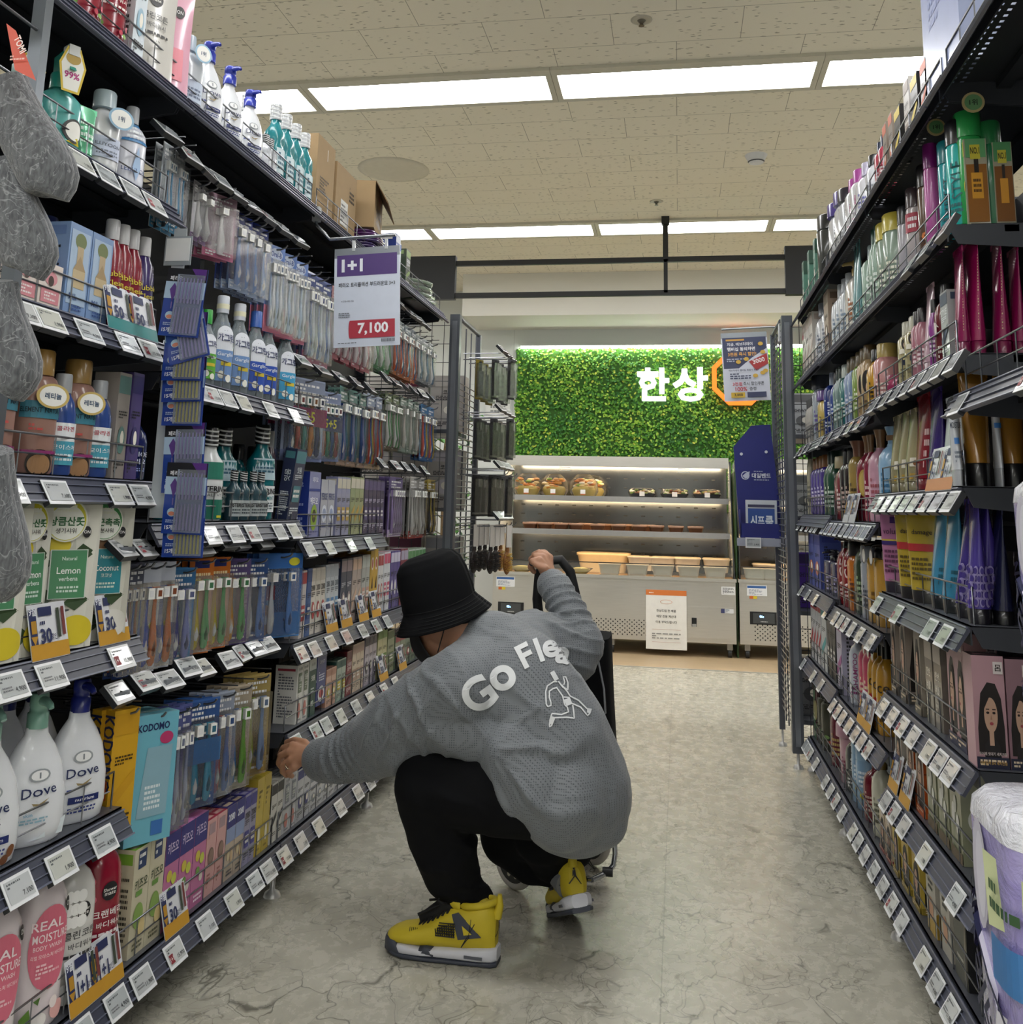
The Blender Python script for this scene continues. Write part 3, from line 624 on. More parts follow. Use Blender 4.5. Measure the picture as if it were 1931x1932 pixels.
def citrus(name, sub, col, badge, kor, kor2):
    return [('r', -1, 0, 1, .97, '#d9d8cd')]+[('p', [(x, z), (x+.35, z+.08), (x+.75, z+.02), (x+.35, z-.05)], '#34492c') for x, z in ((-.9, .74), (-.2, .8), (-.95, .55), (.2, .62), (-.8, .33), (.1, .3), (-.5, .12))]+[('e', -.1, .69, .32, .055, '#d9c52e' if col == '#4d8a62' else '#7a5636'), ('e', .5, .12, .5, .1, '#d6c230' if col == '#4d8a62' else '#e4e2da'), ('e', -.6, .2, .5, .08, '#cdb92a' if col == '#4d8a62' else '#6d4c30')]+[
        ('r', -.32, .33, .72, .66, '#cfd8cf'), ('r', -.29, .335, .69, .655, col), ('t', 'Natural', .2, .6, .025, '#dfeee4', .7), ('t', name, .2, .52, .045, '#f2f6f2', .8), ('t', sub, .2, .465, .03, '#e2eee6', .75), ('l', -.1, .37, .5, .42, 2, '#d2e6da'), ('e', .62, .78, .12, .04, '#222'), ('t', 'ON', .62, .78, .022, '#eee', .2)]
def badge(name, col, kor, kor2):
    def k(w, h, d, side='L', **o):
        root = k_pouch(w, h, d, side, art=citrus(name, 'verbena' if 'Lem' in name else '코코넛', '#4d8a62' if 'Lem' in name else '#2f8a98', 0, 0, 0), c='#c9cac0', **o)
        m = MB(); D = [('e', 0, 0, 1, 1, '#e4e5d8', 24), ('e', 0, 0, .93, .93, col, 24), ('e', 0, -.1, .86, .8, '#f1f3ea', 24), ('t', kor, 0, -.05, .42, '#2e6b3c', 1.7, 0, .03), ('t', kor2, 0, -.48, .24, '#3c3c34', 1.2, 0, .01), ('l', -.5, .35, .5, .75, 2, '#f0f2e0')]
        m.art(D, lambda x, z, l: (x, -d/2*.3-.014-l, z), w*.27, h*.86, w*.29); m.build('hang_badge', root); return root
    k.__name__ = 'k_'+name; return k
PL = 'left bay'
n0, n1, n2, n3 = 'near left bay', 'second left bay', 'third left bay', 'far left bay'
SH = lambda i, b: f'{b} {["bottom shelf", "second shelf up", "third shelf up", "fourth shelf up", "fifth shelf up", "sixth shelf up", "top shelf"][i]}'
# near bay, bottom shelf upwards
row('L', .15, SH(0, n0), [
 (-60, 50, 1640, 1, k_bottle, 'pink and white body wash with black pump', 'bottle', dict(shape='shower', c='#e8dde0', cap='#111114', pump=True, art=REAL, d=.075, turn=-28, w=.1)),
 (55, 122, 1590, 1, k_bottle, 'pink and white body wash with black pump', 'bottle', dict(shape='shower', c='#e8dde0', cap='#111114', pump=True, art=REAL, d=.075, turn=-28, w=.1)),
 (122, 176, 1580, 1, k_bottle, 'white cotton print body wash with black pump', 'bottle', dict(shape='shower', c='#dddcd8', cap='#111114', pump=True, art=COTT, d=.075, turn=-22, w=.095)),
 (176, 226, 1545, 1, k_bottle, 'dark red cranberry body wash with black pump', 'bottle', dict(shape='shower', c='#8d1830', cap='#111114', pump=True, art=CRAN, d=.075, turn=-22, w=.095)),
 (-20, 226, 1600, 3, k_bottle, 'white body wash with black pump', 'bottle', dict(shape='shower', c='#dcdad8', cap='#101013', pump=True, d=.075, dx=.1, w=.09)),
])
row('L', .50, SH(1, n0), [
 (-70, 40, 1340, 1, k_bottle, 'white pump bottle printed with almonds', 'bottle', dict(DOVE, cap='#8fb9ab', art=dove()+[('e', .55, .12, .12, .05, '#7a4c2c'), ('e', .4, .06, .12, .04, '#6b4026')], d=.075, turn=-30, w=.135)),
 (40, 118, 1318, 1, k_bottle, 'white pump bottle with mint green pump', 'bottle', dict(DOVE, cap='#86b5a3', art=dove('#1f2a55', 1), d=.075, turn=-30, w=.135)),
 (124, 198, 1290, 1, k_bottle, 'white pump bottle with navy pump', 'bottle', dict(DOVE, cap='#232c7a', d=.075, turn=-30, w=.135)),
 (20, 190, 1288, 3, k_bottle, 'white pump bottle with navy pump', 'bottle', dict(DOVE, cap='#1e2668', d=.075, turn=-30, dx=.11, w=.13, art=None)),
])
row('L', .86, SH(2, n0), [
 (-60, 10, 950, 1, badge('Lemon ', '#c9c32f', '상큼산뜻', '생기샤워'), 'lemon print shower refill pouch', 'refill pouch', dict(d=.05, turn=-30, w=.15)),
 (10, 72, 945, 1, badge('Lemon', '#c9c32f', '상큼산뜻', '생기샤워'), 'lemon print shower refill pouch', 'refill pouch', dict(d=.05, turn=-12, w=.13)),
 (72, 158, 943, 1, badge('Lemon', '#c9c32f', '상큼산뜻', '생기샤워'), 'lemon print shower refill pouch', 'refill pouch', dict(d=.05, turn=-40, w=.15)),
 (158, 222, 948, 1, badge('Coconut', '#3d8d4a', '매끈촉촉', '수분샤워'), 'coconut print shower refill pouch', 'refill pouch', dict(d=.05, turn=-40, w=.14)),
 (-40, 230, 960, 5, k_pouch, 'dark printed refill pouch', 'refill pouch', dict(c='#5a6a48', d=.04, dx=.08)),
])
PERF = [('r', -.95, .55, .95, .72, '#3d7f94'), ('t', 'ELEMENT NATURAL', 0, .63, .05, '#16303a', 1.8, 0, .01), ('l', -.5, .42, .5, .5, 2, '#c0504a'), ('e', 0, .1, .5, .14, '#2a201a'), ('e', 0, .09, .42, .1, '#a07a55'), ('r', -.9, .2, .9, .23, '#8a2f6a')]
BLUE = [('r', -.8, .4, .8, .62, '#e9eef2'), ('t', '콜라겐', 0, .55, .06, '#b84a58', 1.2), ('r', -.8, .12, .8, .4, '#4aa0b8'), ('t', '모이스처', 0, .33, .06, '#eef6f8', 1.3), ('l', -.5, .16, .5, .26, 2, '#e8f4f6')]
row('L', 1.20, SH(3, n0), [
 (-50, 52, 620, 1, k_bottle, 'clear pink bottle with gold pump and hang tag', 'bottle', dict(shape='straight', c='#c59a8c', cap='#a98548', clear=.45, liquid='#d0907c', art=PERF, pump=False, d=.07, w=.09, sleeve=(.12, .62, .8, .2, '#c9b069', '레티놀'))),
 (56, 108, 655, 1, k_bottle, 'clear pink bottle with gold pump and hang tag', 'bottle', dict(shape='straight', c='#c59a8c', cap='#a98548', clear=.45, liquid='#d0907c', art=PERF, d=.07, w=.085, turn=-25, sleeve=(.12, .62, .8, .2, '#c9b069', '레티놀'))),
 (108, 138, 702, 1, k_bottle, 'blue bottle with white flip cap', 'bottle', dict(shape='slim', c='#36549c', cap='#a9adb2', clear=.2, art=BLUE, d=.05, w=.06, turn=-25)),
 (138, 176, 675, 1, k_bottle, 'clear pink bottle with gold spout cap', 'bottle', dict(shape='straight', c='#c59a8c', cap='#9a7a44', clear=.45, liquid='#d0907c', art=PERF, d=.07, w=.08, turn=-25, sleeve=(.12, .62, .8, .2, '#c9b069', '레티놀'))),
 (178, 206, 715, 1, k_bottle, 'blue bottle with white flip cap', 'bottle', dict(shape='slim', c='#36549c', cap='#a9adb2', clear=.2, art=BLUE, d=.05, w=.06, turn=-25)),
 (208, 232, 700, 1, k_box, 'white lotus print shampoo carton', 'box', dict(c='#9d958f', acc='#5a7f7c', seed=3, d=.06, near=[('e', 0, .62, .5, .12, '#e5dde2'), ('l', -.5, .2, .5, .45, 5, '#f0eff0')])),
 (234, 256, 700, 1, k_box, 'purple shampoo carton', 'box', dict(c='#4c3f7a', acc='#2f2a68', seed=4, d=.06, near=[('e', 0, .62, .55, .16, '#7a6fb4'), ('e', .1, .4, .4, .16, '#6f4a8e'), ('r', -.8, .3, .8, .36, '#c9b63c'), ('l', -.5, .1, .5, .26, 4, '#cfc8e2')])),
 (262, 296, 765, 1, k_bottle, 'dark blue mouthwash bottle with chrome cap', 'bottle', dict(shape='mouth', c='#14256a', cap='#7a7e86', clear=.2, liquid='#102a80', d=.06, w=.07, dx=.02, turn=-30, art=[('t', 'PERIOE', 0, .42, .08, '#dfe4f0', 1.4, 0, .01), ('t', '페리오', 0, .3, .09, '#e8ecf6', 1.4, 0, .02), ('l', -.5, .1, .5, .2, 3, '#9fb0d8')])),
])
MILK = dict(c='#7f9cc8', acc='#6a86b8', seed=1, front=[('r', -.85, .12, .85, .93, '#a9bfd8'), ('e', 0, .82, .5, .09, '#6f7a4c'), ('r', -.25, .3, .3, .76, '#b9a583'), ('r', -.5, .3, .6, .5, '#c4b18c'), ('p', [(-.5, .5), (.05, .66), (.6, .5)], '#a8906a'), ('t', 'Milk', -.3, .2, .07, '#2e4a86', .7), ('l', -.5, .05, .5, .12, 2, '#3b5590')])
row('L', 1.52, SH(4, n0), [
 (10, 75, 425, 1, k_bottle, 'pink capped bottle behind a pink carton', 'bottle', dict(shape='straight', c='#d9b3b3', cap='#c08d8d', d=.05, w=.07, dx=.07)),
 (20, 112, 485, 2, k_box, 'white and pink giftset carton', 'box', dict(c='#e2d6cf', acc='#d49aa0', seed=9, d=.07, front=[('e', 0, .66, .55, .16, '#d8949c'), ('e', 0, .6, .25, .12, '#4a3a36'), ('r', -.8, .1, .8, .42, '#d58b94'), ('l', -.5, .15, .5, .36, 3, '#f4e6e6')])),
 (116, 200, 428, 2, k_box, 'pale blue carton printed with a Roman ruin', 'box', dict(MILK, d=.09)),
 (100, 190, 385, 2, k_bottle, 'pale blue bottle with navy cap', 'bottle', dict(shape='straight', c='#86a4d2', cap='#1f2c62', d=.05, w=.07, dx=.1, caph=.3)),
 (204, 262, 415, 3, k_bottle, 'dark red bottle with clear spray cap', 'bottle', dict(shape='slim', c='#861c30', cap='#c9c9cc', d=.05, w=.055, turn=-20, art=[('t', 'Bubble', 0, .6, .06, '#d6c23e', 1.6, 6, .01), ('t', 'Clean', 0, .5, .06, '#d6c23e', 1.5, 6, .01), ('e', 0, .2, .5, .12, '#e9e6df'), ('e', 0, .2, .3, .08, '#2f5a4c')])),
 (262, 288, 440, 1, k_bottle, 'purple bottle with clear spray cap', 'bottle', dict(shape='slim', c='#3a2a66', cap='#c9c9cc', d=.05, w=.055, turn=-20, art=[('t', 'Bubble', 0, .6, .06, '#d6c23e', 1.6, 6, .01), ('t', 'Clean', 0, .5, .06, '#d6c23e', 1.5, 6, .01)])),
])
def k_spray(w, h, d, side='L', c='#5fb3b0', cap='#2f9a8c', **k):
    root = k_bottle(w, h*.72, d, side, shape='shower', c=c, cap=cap, capw=.5, art=[('e', .45, .3, .5, .2, '#2f2f30'), ('e', .45, .3, .4, .16, '#ecebe4'), ('p', [(.1, .1), (.8, .08), (.6, .2)], '#d8c832')], clear=.1)
    m = MB(); z = h*.70; cm = mat(cap, .3, 0, .1)
    m.prism([(-.012, z), (.016, z), (.018, z+h*.2), (-.02, z+h*.22), (-.03, z+h*.16), (-.013, z+h*.1)], -.012, .012, cm); m.b(-.045, -.018, -.011, .011, z+h*.16, z+h*.26, '#d9dbda')
    m.prism([(-.026, z+h*.15), (-.02, z+h*.14), (-.04, z+h*.02), (-.05, z+h*.01)], -.006, .006, cm); o = m.build('trigger_head', root); o.rotation_euler = (0, 0, R_(90))
    t = MB(); t.art([('p', [(-.4, -1), (.4, -1), (.62, .2), (.3, 1), (-.3, 1), (-.62, .2)], '#d9bd3a'), ('p', [(-.32, -.9), (.32, -.9), (.52, .2), (.24, .9), (-.24, .9), (-.52, .2)], '#f0efe8'), ('t', '99%', 0, -.25, .3, '#b0307a', .7, 0, .03), ('e', 0, .5, .34, .26, '#b99a4a')], lambda x, z2, l: (x, -d/2-.012-l, z2), w*.5, h*.72, h*.22)
    t.build('hang_tag', root); return root
row('L', 1.85, SH(5, n0), [
 (20, 88, 95, 1, k_spray, 'teal trigger spray bottle with yellow tag', 'spray bottle', dict(d=.06, w=.09, turn=-30)),
 (102, 152, 72, 1, k_spray, 'teal trigger spray bottle with yellow tag', 'spray bottle', dict(d=.06, w=.09, turn=-30)),
 (156, 182, 195, 1, k_tube, 'light green tube', 'tube', dict(c='#6cc79a', d=.04, w=.05, turn=-20, art=[('l', -.6, .2, .6, .7, 4, '#e6f5ec')])),
 (160, 190, 165, 1, k_bottle, 'grey blue bottle with clear overcap', 'bottle', dict(shape='shower', c='#8fa3ae', cap='#b5c4cb', d=.06, w=.07, dx=.07)),
 (186, 232, 162, 1, k_bottle, 'white lotion bottle with clear overcap and drop shaped tag', 'bottle', dict(shape='shower', c='#d3d5d8', cap='#b9c9d1', capw=.62, d=.065, w=.08, turn=-28, art=[('r', -.7, .2, .7, .52, '#c3cce2'), ('t', 'ILLIYOON', 0, .4, .05, '#5a6270', 1.2), ('l', -.5, .24, .5, .33, 2, '#7c8494')], sleeve=(.25, .66, .75, .26, '#8fb6d2', '1위'))),
 (236, 278, 192, 1, k_bottle, 'white lotion bottle with blue tag', 'bottle', dict(shape='shower', c='#dfe1ec', cap='#aeb2b8', d=.055, w=.075, turn=-28, art=[('r', -.8, .68, .8, .98, '#3f7fb4'), ('l', -.5, .72, .5, .94, 3, '#eef3f8'), ('t', 'LEBELOS', 0, .26, .06, '#4a5f92', 1.5), ('p', [(-.1, .3), (.1, .62), (.3, .3), (.1, .1)], '#a9c4e6')])),
])
row('L', TOPZ, SH(6, n0), [
 (150, 244, .30, 2, k_bottle, 'dark red cranberry bottle', 'bottle', dict(shape='shower', c='#8d1830', cap='#17171a', d=.08, turn=-25, art=CRAN)),
 (246, 268, .26, 1, k_box, 'pale blue and white lotion pack', 'box', dict(c='#d8e2ea', acc='#9cbccf', seed=3, d=.06)),
 (270, 318, .30, 1, k_pouch, 'grey refill pouch with black round logo', 'refill pouch', dict(c='#cfccc6', d=.05, turn=-30, w=.13, art=wash('클린코튼', '바디워시', 0, '#3a3a3c'))),
 (318, 334, .28, 1, k_pouch, 'pink refill pouch with black round logo', 'refill pouch', dict(c='#e0a9bd', d=.04, turn=-40, w=.11, art=[('e', .3, .75, .25, .06, '#222'), ('t', 'ON', .3, .75, .035, '#eee', .3), ('r', -.6, .1, .6, .4, '#e58a98')])),
])
# second bay
LIST = dict(shape='lister', c='#0f6f78', cap='#15161a', clear=.25, liquid='#0c8a92', stripes=True, near=None, art=[('r', -.85, .52, .85, .8, '#b9d2dc'), ('l', -.6, .56, .6, .7, 3, '#3f6a80'), ('r', -.85, .1, .85, .44, '#e5eaec'), ('t', 'LISTERINE', 0, .37, .075, '#15181c', 1.6, 0, .03), ('t', 'COOL MINT', 0, .28, .05, '#157a80', 1.3, 0, .01), ('l', -.6, .13, .6, .23, 3, '#5a6a70')])
def gg(cap, lab, kw='#dfe3ec', clr='#c6d2d8', band=None):
    return dict(shape='mouth', c=clr, cap=cap, clear=.72, turn=-30, art=[('e', 0, .72, .62, .1, kw), ('r', -.62, .1, .62, .72, kw), ('r', -.62, .1, .62, .5, lab), ('t', '가그린', 0, .66, .1, '#2a3566', 1.1, 0, .02), ('t', 'Garglin', 0, .44, .06, '#eaf0f8', 1.0), ('r', -.25, .3, .45, .35, '#d8c23c'), ('e', -.2, .18, .2, .05, '#f4f4ea'), ('e', .25, .14, .2, .05, '#f4f4ea')], band=band)
row('L', .15, SH(0, n1), [
 (238, 300, 1598, 2, k_box, 'cream and green children toothpaste carton', 'box', dict(c='#cfc8ad', acc='#7fae3e', rows=2, d=.045, front=[('r', -.5, .8, .5, .97, '#223a66'), ('l', -.4, .83, .4, .95, 2, '#f0f0ee'), ('t', '키즈오', 0, .66, .1, '#3a4a2c', 1.6, 0, .02), ('r', -.6, .55, .2, .6, '#6f9a48'), ('e', -.1, .36, .6, .12, '#84a552'), ('e', .4, .24, .4, .08, '#d9c48c'), ('l', -.6, .05, .6, .13, 2, '#5a5a44')])),
 (300, 382, 1562, 3, k_box, 'purple and pink children toothpaste carton', 'box', dict(c='#c06f9e', acc='#35307e', top='#c77fb4', rows=3, d=.045, front=[('r', -1, .68, 1, 1, '#2e2c78'), ('t', '키즈오', 0, .84, .12, '#d9c9e6', 1.5, 0, .02), ('e', -.3, .55, .35, .06, '#d3c24a'), ('e', .35, .5, .35, .06, '#c9cf52'), ('e', -.2, .38, .3, .05, '#6f9a48'), ('e', .3, .3, .28, .05, '#d9d3c8'), ('l', -.6, .05, .6, .14, 2, '#f1dcea')], near=[('r', -1, .5, 1, 1, '#2e2c78'), ('l', -.6, .1, .6, .45, 6, '#f0dce8')])),
 (382, 420, 1545, 2, k_box, 'pink toothpaste carton with red side', 'box', dict(c='#cf9f9c', acc='#a3263c', top='#b03a52', rows=3, d=.045, front=[('r', -.6, .8, .6, .94, '#a68c90'), ('e', 0, .5, .6, .12, '#7c6258'), ('e', 0, .52, .45, .08, '#8d7266'), ('l', -.6, .1, .6, .3, 4, '#94605c')], near=[('r', -1, 0, 1, 1, '#a3263c'), ('l', -.6, .1, .6, .6, 8, '#e0b8bc')])),
 (420, 455, 1520, 2, k_box, 'navy and cream character toothpaste carton', 'box', dict(c='#b9a794', acc='#2a2c72', top='#34357c', rows=3, d=.045, wrap=True, front=[('r', -1, .7, 1, 1, '#2c2e74'), ('t', '2080', 0, .84, .1, '#e0e2ee', 1.4, 0, .03), ('r', -1, .5, 1, .7, '#8a9ac0'), ('e', -.3, .34, .3, .08, '#d9c9a4'), ('e', .35, .3, .3, .08, '#d4b890'), ('l', -.6, .05, .6, .14, 2, '#4a4a52')], near=[('r', -1, 0, 1, 1, '#272a70'), ('l', -.6, .1, .6, .5, 6, '#9aa2cc')])),
 (455, 478, 1500, 2, k_box, 'lilac toothpaste carton in film', 'box', dict(c='#8f8bab', acc='#3d3a86', top='#4b4896', rows=3, d=.045, wrap=True, seed=12, txt='2080', near=[('r', -1, 0, 1, 1, '#2f3284'), ('l', -.6, .1, .6, .5, 6, '#9aa2cc')])),
 (478, 505, 1470, 2, k_box, 'yellow toothpaste carton', 'box', dict(c='#c2aa3c', acc='#b59c2e', top='#cbb648', rows=4, d=.045, front=[('l', -.5, .6, .5, .85, 4, '#7a6a28'), ('e', 0, .25, .35, .12, '#f0ead0'), ('l', -.5, .05, .5, .1, 1, '#7a6a28')], near=[('r', -1, 0, 1, 1, '#a8932f'), ('l', -.6, .2, .6, .7, 8, '#efe6b8')])),
])
row('L', .86, 'second left bay hook area floor', [], )
row('L', 1.105, 'second left bay middle shelf', [
 (386, 424, 805, 1, k_bottle, 'white mouthwash bottle with black striped cap and green label', 'bottle', dict(LIST, c='#dfe3e4', clear=0, liquid=None, w=.085, d=.06, turn=-35, art=[('r', -.8, .55, .8, .78, '#2f7f6c'), ('t', 'LISTERINE', 0, .42, .08, '#1b1d20', 1.7, 0, .03), ('t', 'HEALTHY', 0, .34, .04, '#74787c', 1.2), ('r', -.8, .02, .8, .28, '#1f6f5c'), ('r', .3, .04, .7, .07, '#d8cf3a')])),
 (430, 470, 805, 1, k_bottle, 'teal mouthwash bottle with black striped cap', 'bottle', dict(LIST, w=.085, d=.06, turn=-35, dx=.03)),
 (484, 524, 800, 1, k_bottle, 'teal mouthwash bottle with black striped cap', 'bottle', dict(LIST, w=.09, d=.065, turn=-35)),
 (432, 468, 888, 2, k_bottle, 'small silver label mouthwash bottle', 'bottle', dict(shape='lister', c='#2f4a54', cap='#15161a', stripes=True, w=.042, d=.04, dx=-.012, turn=-20, art=[('r', -.95, .1, .95, .5, '#aab2b4'), ('t', 'LISTERINE', 0, .38, .1, '#1b1d20', 1.7, 0, .03), ('l', -.6, .15, .6, .3, 2, '#4a5458')])),
 (470, 500, 890, 2, k_bottle, 'small silver label mouthwash bottle', 'bottle', dict(shape='lister', c='#2f4a54', cap='#15161a', stripes=True, w=.042, d=.04, dx=-.012, turn=-20, art=[('r', -.95, .1, .95, .5, '#aab2b4'), ('t', 'LISTERINE', 0, .38, .1, '#1b1d20', 1.7, 0, .03), ('l', -.6, .15, .6, .3, 2, '#4a5458')])),
 (526, 536, 812, 1, k_bottle, 'dark bottle with grey cap', 'bottle', dict(shape='slim', c='#3a2634', cap='#8f8f92', w=.05, d=.05, dx=.03)),
 (540, 560, 845, 1, k_box, 'dark blue toothpaste carton leaning back', 'box', dict(c='#2c3452', acc='#4a7f8a', seed=5, lean=6, d=.04, txt='잇몸', tc='#d9e2e6')),
 (386, 560, 830, 6, k_bottle, 'teal mouthwash bottle', 'bottle', dict(shape='lister', c='#0f6f78', cap='#15161a', w=.08, d=.06, dx=.11)),
])
row('L', 1.455, 'second left bay upper shelf', [
 (388, 408, 580, 1, k_bottle, 'clear mouthwash bottle with bright green cap', 'bottle', dict(gg('#2fa03c', '#5fae3a'), w=.06, d=.05)),
 (410, 474, 560, 2, k_bottle, 'clear mouthwash bottle with daisy printed cap', 'bottle', dict(gg('#cdd2dc', '#6f93c8', band='#e6e4c8'), w=.075, d=.055)),
 (478, 524, 588, 2, k_bottle, 'clear mouthwash bottle with blue cap and label', 'bottle', dict(gg('#3f6ac0', '#2c52b4'), w=.075, d=.055)),
 (530, 562, 610, 1, k_bottle, 'clear mouthwash bottle with teal cap and sky blue label', 'bottle', dict(gg('#2f7f8e', '#3f9fcc'), w=.085, d=.055)),
 (390, 560, 600, 5, k_bottle, 'clear mouthwash bottle', 'bottle', dict(shape='mouth', c='#aab7bd', cap='#4a70b8', clear=.6, w=.07, d=.05, dx=.09)),
])
row('L', TOPZ, 'second left bay top shelf', [
 (346, 388, .20, 1, k_bottle, 'clear lotion bottle with drop shaped tag', 'bottle', dict(shape='shower', c='#c3c9d0', cap='#aab8c4', clear=.2, d=.06, w=.085, turn=-25, sleeve=(.2, .75, .6, .25, '#9cc3dc', '1위'), art=[('r', -.7, .1, .7, .45, '#bcc8dc'), ('l', -.5, .15, .5, .4, 4, '#6a7690')])),
 (386, 420, .235, 1, k_bottle, 'white pump bottle with bright blue pump', 'bottle', dict(DOVE, cap='#2f3fb0', d=.06, w=.1, turn=-28)),
 (424, 462, .225, 1, k_bottle, 'white pump bottle with bright blue pump', 'bottle', dict(DOVE, cap='#2f3fb0', d=.06, w=.1, turn=-28)),
 (466, 498, .215, 1, k_bottle, 'white pump bottle with bright blue pump', 'bottle', dict(DOVE, cap='#2f3fb0', d=.06, w=.1, turn=-28)),
 (506, 532, .12, 3, k_bottle, 'small white mouthwash bottle', 'bottle', dict(shape='lister', c='#c9ccd2', cap='#26282c', stripes=True, w=.045, d=.045)),
 (500, 520, .25, 1, k_bottle, 'green mouthwash bottle with striped cap', 'bottle', dict(shape='lister', c='#5f9a92', cap='#d2d4d6', clear=.3, stripes=True, w=.07, d=.06, dx=.06)),
 (520, 592, .25, 4, k_bottle, 'teal mouthwash bottle wrapped in clear film', 'bottle', dict(shape='lister', c='#2f98a2', cap='#b9bcc0', clear=.35, liquid='#128a98', stripes=True, w=.075, d=.06, art=[('r', -.7, .1, .7, .5, '#c9dbe0'), ('l', -.5, .15, .5, .45, 4, '#3f6a80')])),
])
# third bay
GUM = lambda c2: [('t', 'Dr.잇몸', 0, .93, .05, '#55585c', 1.5), ('r', -.62, .52, .62, .86, c2), ('t', '잇몸', 0, .76, .1, '#e9ece6', 1.0, 0, .03), ('l', -.4, .56, .4, .68, 3, '#d8ddd2'), ('l', -.6, .42, .1, .5, 2, '#6a6c70'), ('e', -.1, .22, .5, .13, '#c88078'), ('l', -.6, .04, .6, .08, 1, '#74767a')]
row('L', .15, 'third left bay bottom shelf', [
 (507, 530, 1478, 2, k_box, 'white and black toothpaste carton', 'box', dict(c='#d9d6cf', acc='#26262a', top='#d9d6cf', rows=3, d=.045, near=[('r', -1, .5, 1, 1, '#2a292c'), ('l', -.6, .1, .6, .4, 5, '#8a5a40')])),
 (531, 556, 1465, 2, k_box, 'grey and white gum care carton', 'box', dict(c='#c9c9ce', acc='#7a7d84', front=GUM('#8b8f98'), rows=2, d=.045, near=[('r', -.8, .9, .8, .95, '#a83a4a'), ('l', -.7, .1, .7, .84, 14, '#6a6d74')])),
 (557, 582, 1450, 2, k_box, 'silver toothpaste carton with navy band', 'box', dict(c='#c5c6ca', acc='#2e3474', rows=2, d=.045, seed=8)),
 (583, 660, 1440, 7, k_box, 'white toothpaste carton with grey print', 'box', dict(c='#d2d2d4', acc='#8e929a', rows=2, d=.045, seed=21)),
])
for k_, (zz_, nn_, ua, ub) in enumerate([(.151, 4, 512, 560), (.192, 4, 512, 560), (.233, 4, 512, 560), (.274, 4, 512, 560), (.315, 4, 512, 560), (.356, 3, 515, 550)]):
    row('L', zz_, 'layer '+['one', 'two', 'three', 'four', 'five', 'six'][k_]+' up, third left bottom shelf', [(ua, ub, .04, nn_, k_box, 'white carton lying flat in a stack', 'box', dict(c='#d0d0d2', acc='#9ea0a6', d=.15, dx=.1, front=[('l', -.8, .3, .8, .7, 2, '#4a4d55'), ('r', .2, .75, .6, .85, '#b04050')]))])
row('L', .46, 'third left bay lower shelf', [
 (556, 578, 1255, 2, k_box, 'white gum care carton with grey green panel', 'box', dict(c='#dcdbd6', acc='#7a8a74', front=GUM('#76846e'), d=.075, near=[('r', -.8, .9, .8, .94, '#a83a4a'), ('l', -.7, .1, .7, .86, 16, '#6a6d74')])),
 (579, 593, 1245, 1, k_box, 'white and dark green gum care carton', 'box', dict(c='#c9d0ca', acc='#20463c', front=[('t', 'Dr.잇몸', 0, .9, .05, '#33443c', 1.5), ('r', -1, 0, 1, .8, '#234a40'), ('t', '잇몸', 0, .66, .1, '#e2ebe4', 1.0, 0, .03), ('l', -.5, .4, .5, .5, 2, '#d0dcd4'), ('t', '00', 0, .22, .1, '#cfe0d4', 1.0, 0, .03)], d=.07)),
 (594, 612, 1225, 1, k_box, 'tall navy carton printed with a smile', 'box', dict(c='#22357f', acc='#1b2c70', top='#1a2a6a', d=.05, dz=.02, front=[('r', -1, .86, 1, 1, '#c9cfe6'), ('t', 'DENTI', 0, .76, .06, '#dfe6f6', 1.2), ('l', -.6, .42, .6, .6, 4, '#dfe6f6'), ('e', 0, .2, .7, .14, '#e6e6ea'), ('e', 0, .2, .5, .07, '#b8585c')], near=[('r', -1, .42, 1, .46, '#dfe6f6'), ('t', 'i', 0, .6, .16, '#dfe6f6', .5, 0, .03), ('e', 0, .2, .75, .18, '#e9e9ec'), ('e', .1, .2, .5, .1, '#b8585c')])),
 (613, 632, 1262, 2, k_box, 'pink toothpaste carton with yellow band', 'box', dict(c='#cf9f88', acc='#b88874', wrap=True, seed=31, pic='#cdbb33')),
 (633, 650, 1245, 2, k_box, 'green toothpaste carton with yellow band', 'box', dict(c='#8fa79a', acc='#2f5a54', wrap=True, seed=33, pic='#cdbb33')),
 (651, 661, 1230, 1, k_box, 'dark red scaling toothpaste carton', 'box', dict(c='#7c2a34', acc='#5e1d28', txt='스케일링', tc='#e8d0d0', d=.05)),
 (662, 684, 1215, 3, k_box, 'beige film wrapped toothpaste carton', 'box', dict(c='#cbb7a0', acc='#b89a88', wrap=True, seed=35)),
 (686, 708, 1200, 3, k_box, 'lilac grey toothpaste carton with brown cap print', 'box', dict(c='#a39cae', acc='#3a3444', wrap=True, seed=36)),
 (710, 728, 1188, 2, k_box, 'yellow green toothpaste carton', 'box', dict(c='#b6b788', acc='#6a8a3a', wrap=True, seed=37)),
 (729, 742, 1190, 1, k_box, 'olive green toothpaste carton', 'box', dict(c='#8a9272', acc='#5a6a44', seed=38)),
])
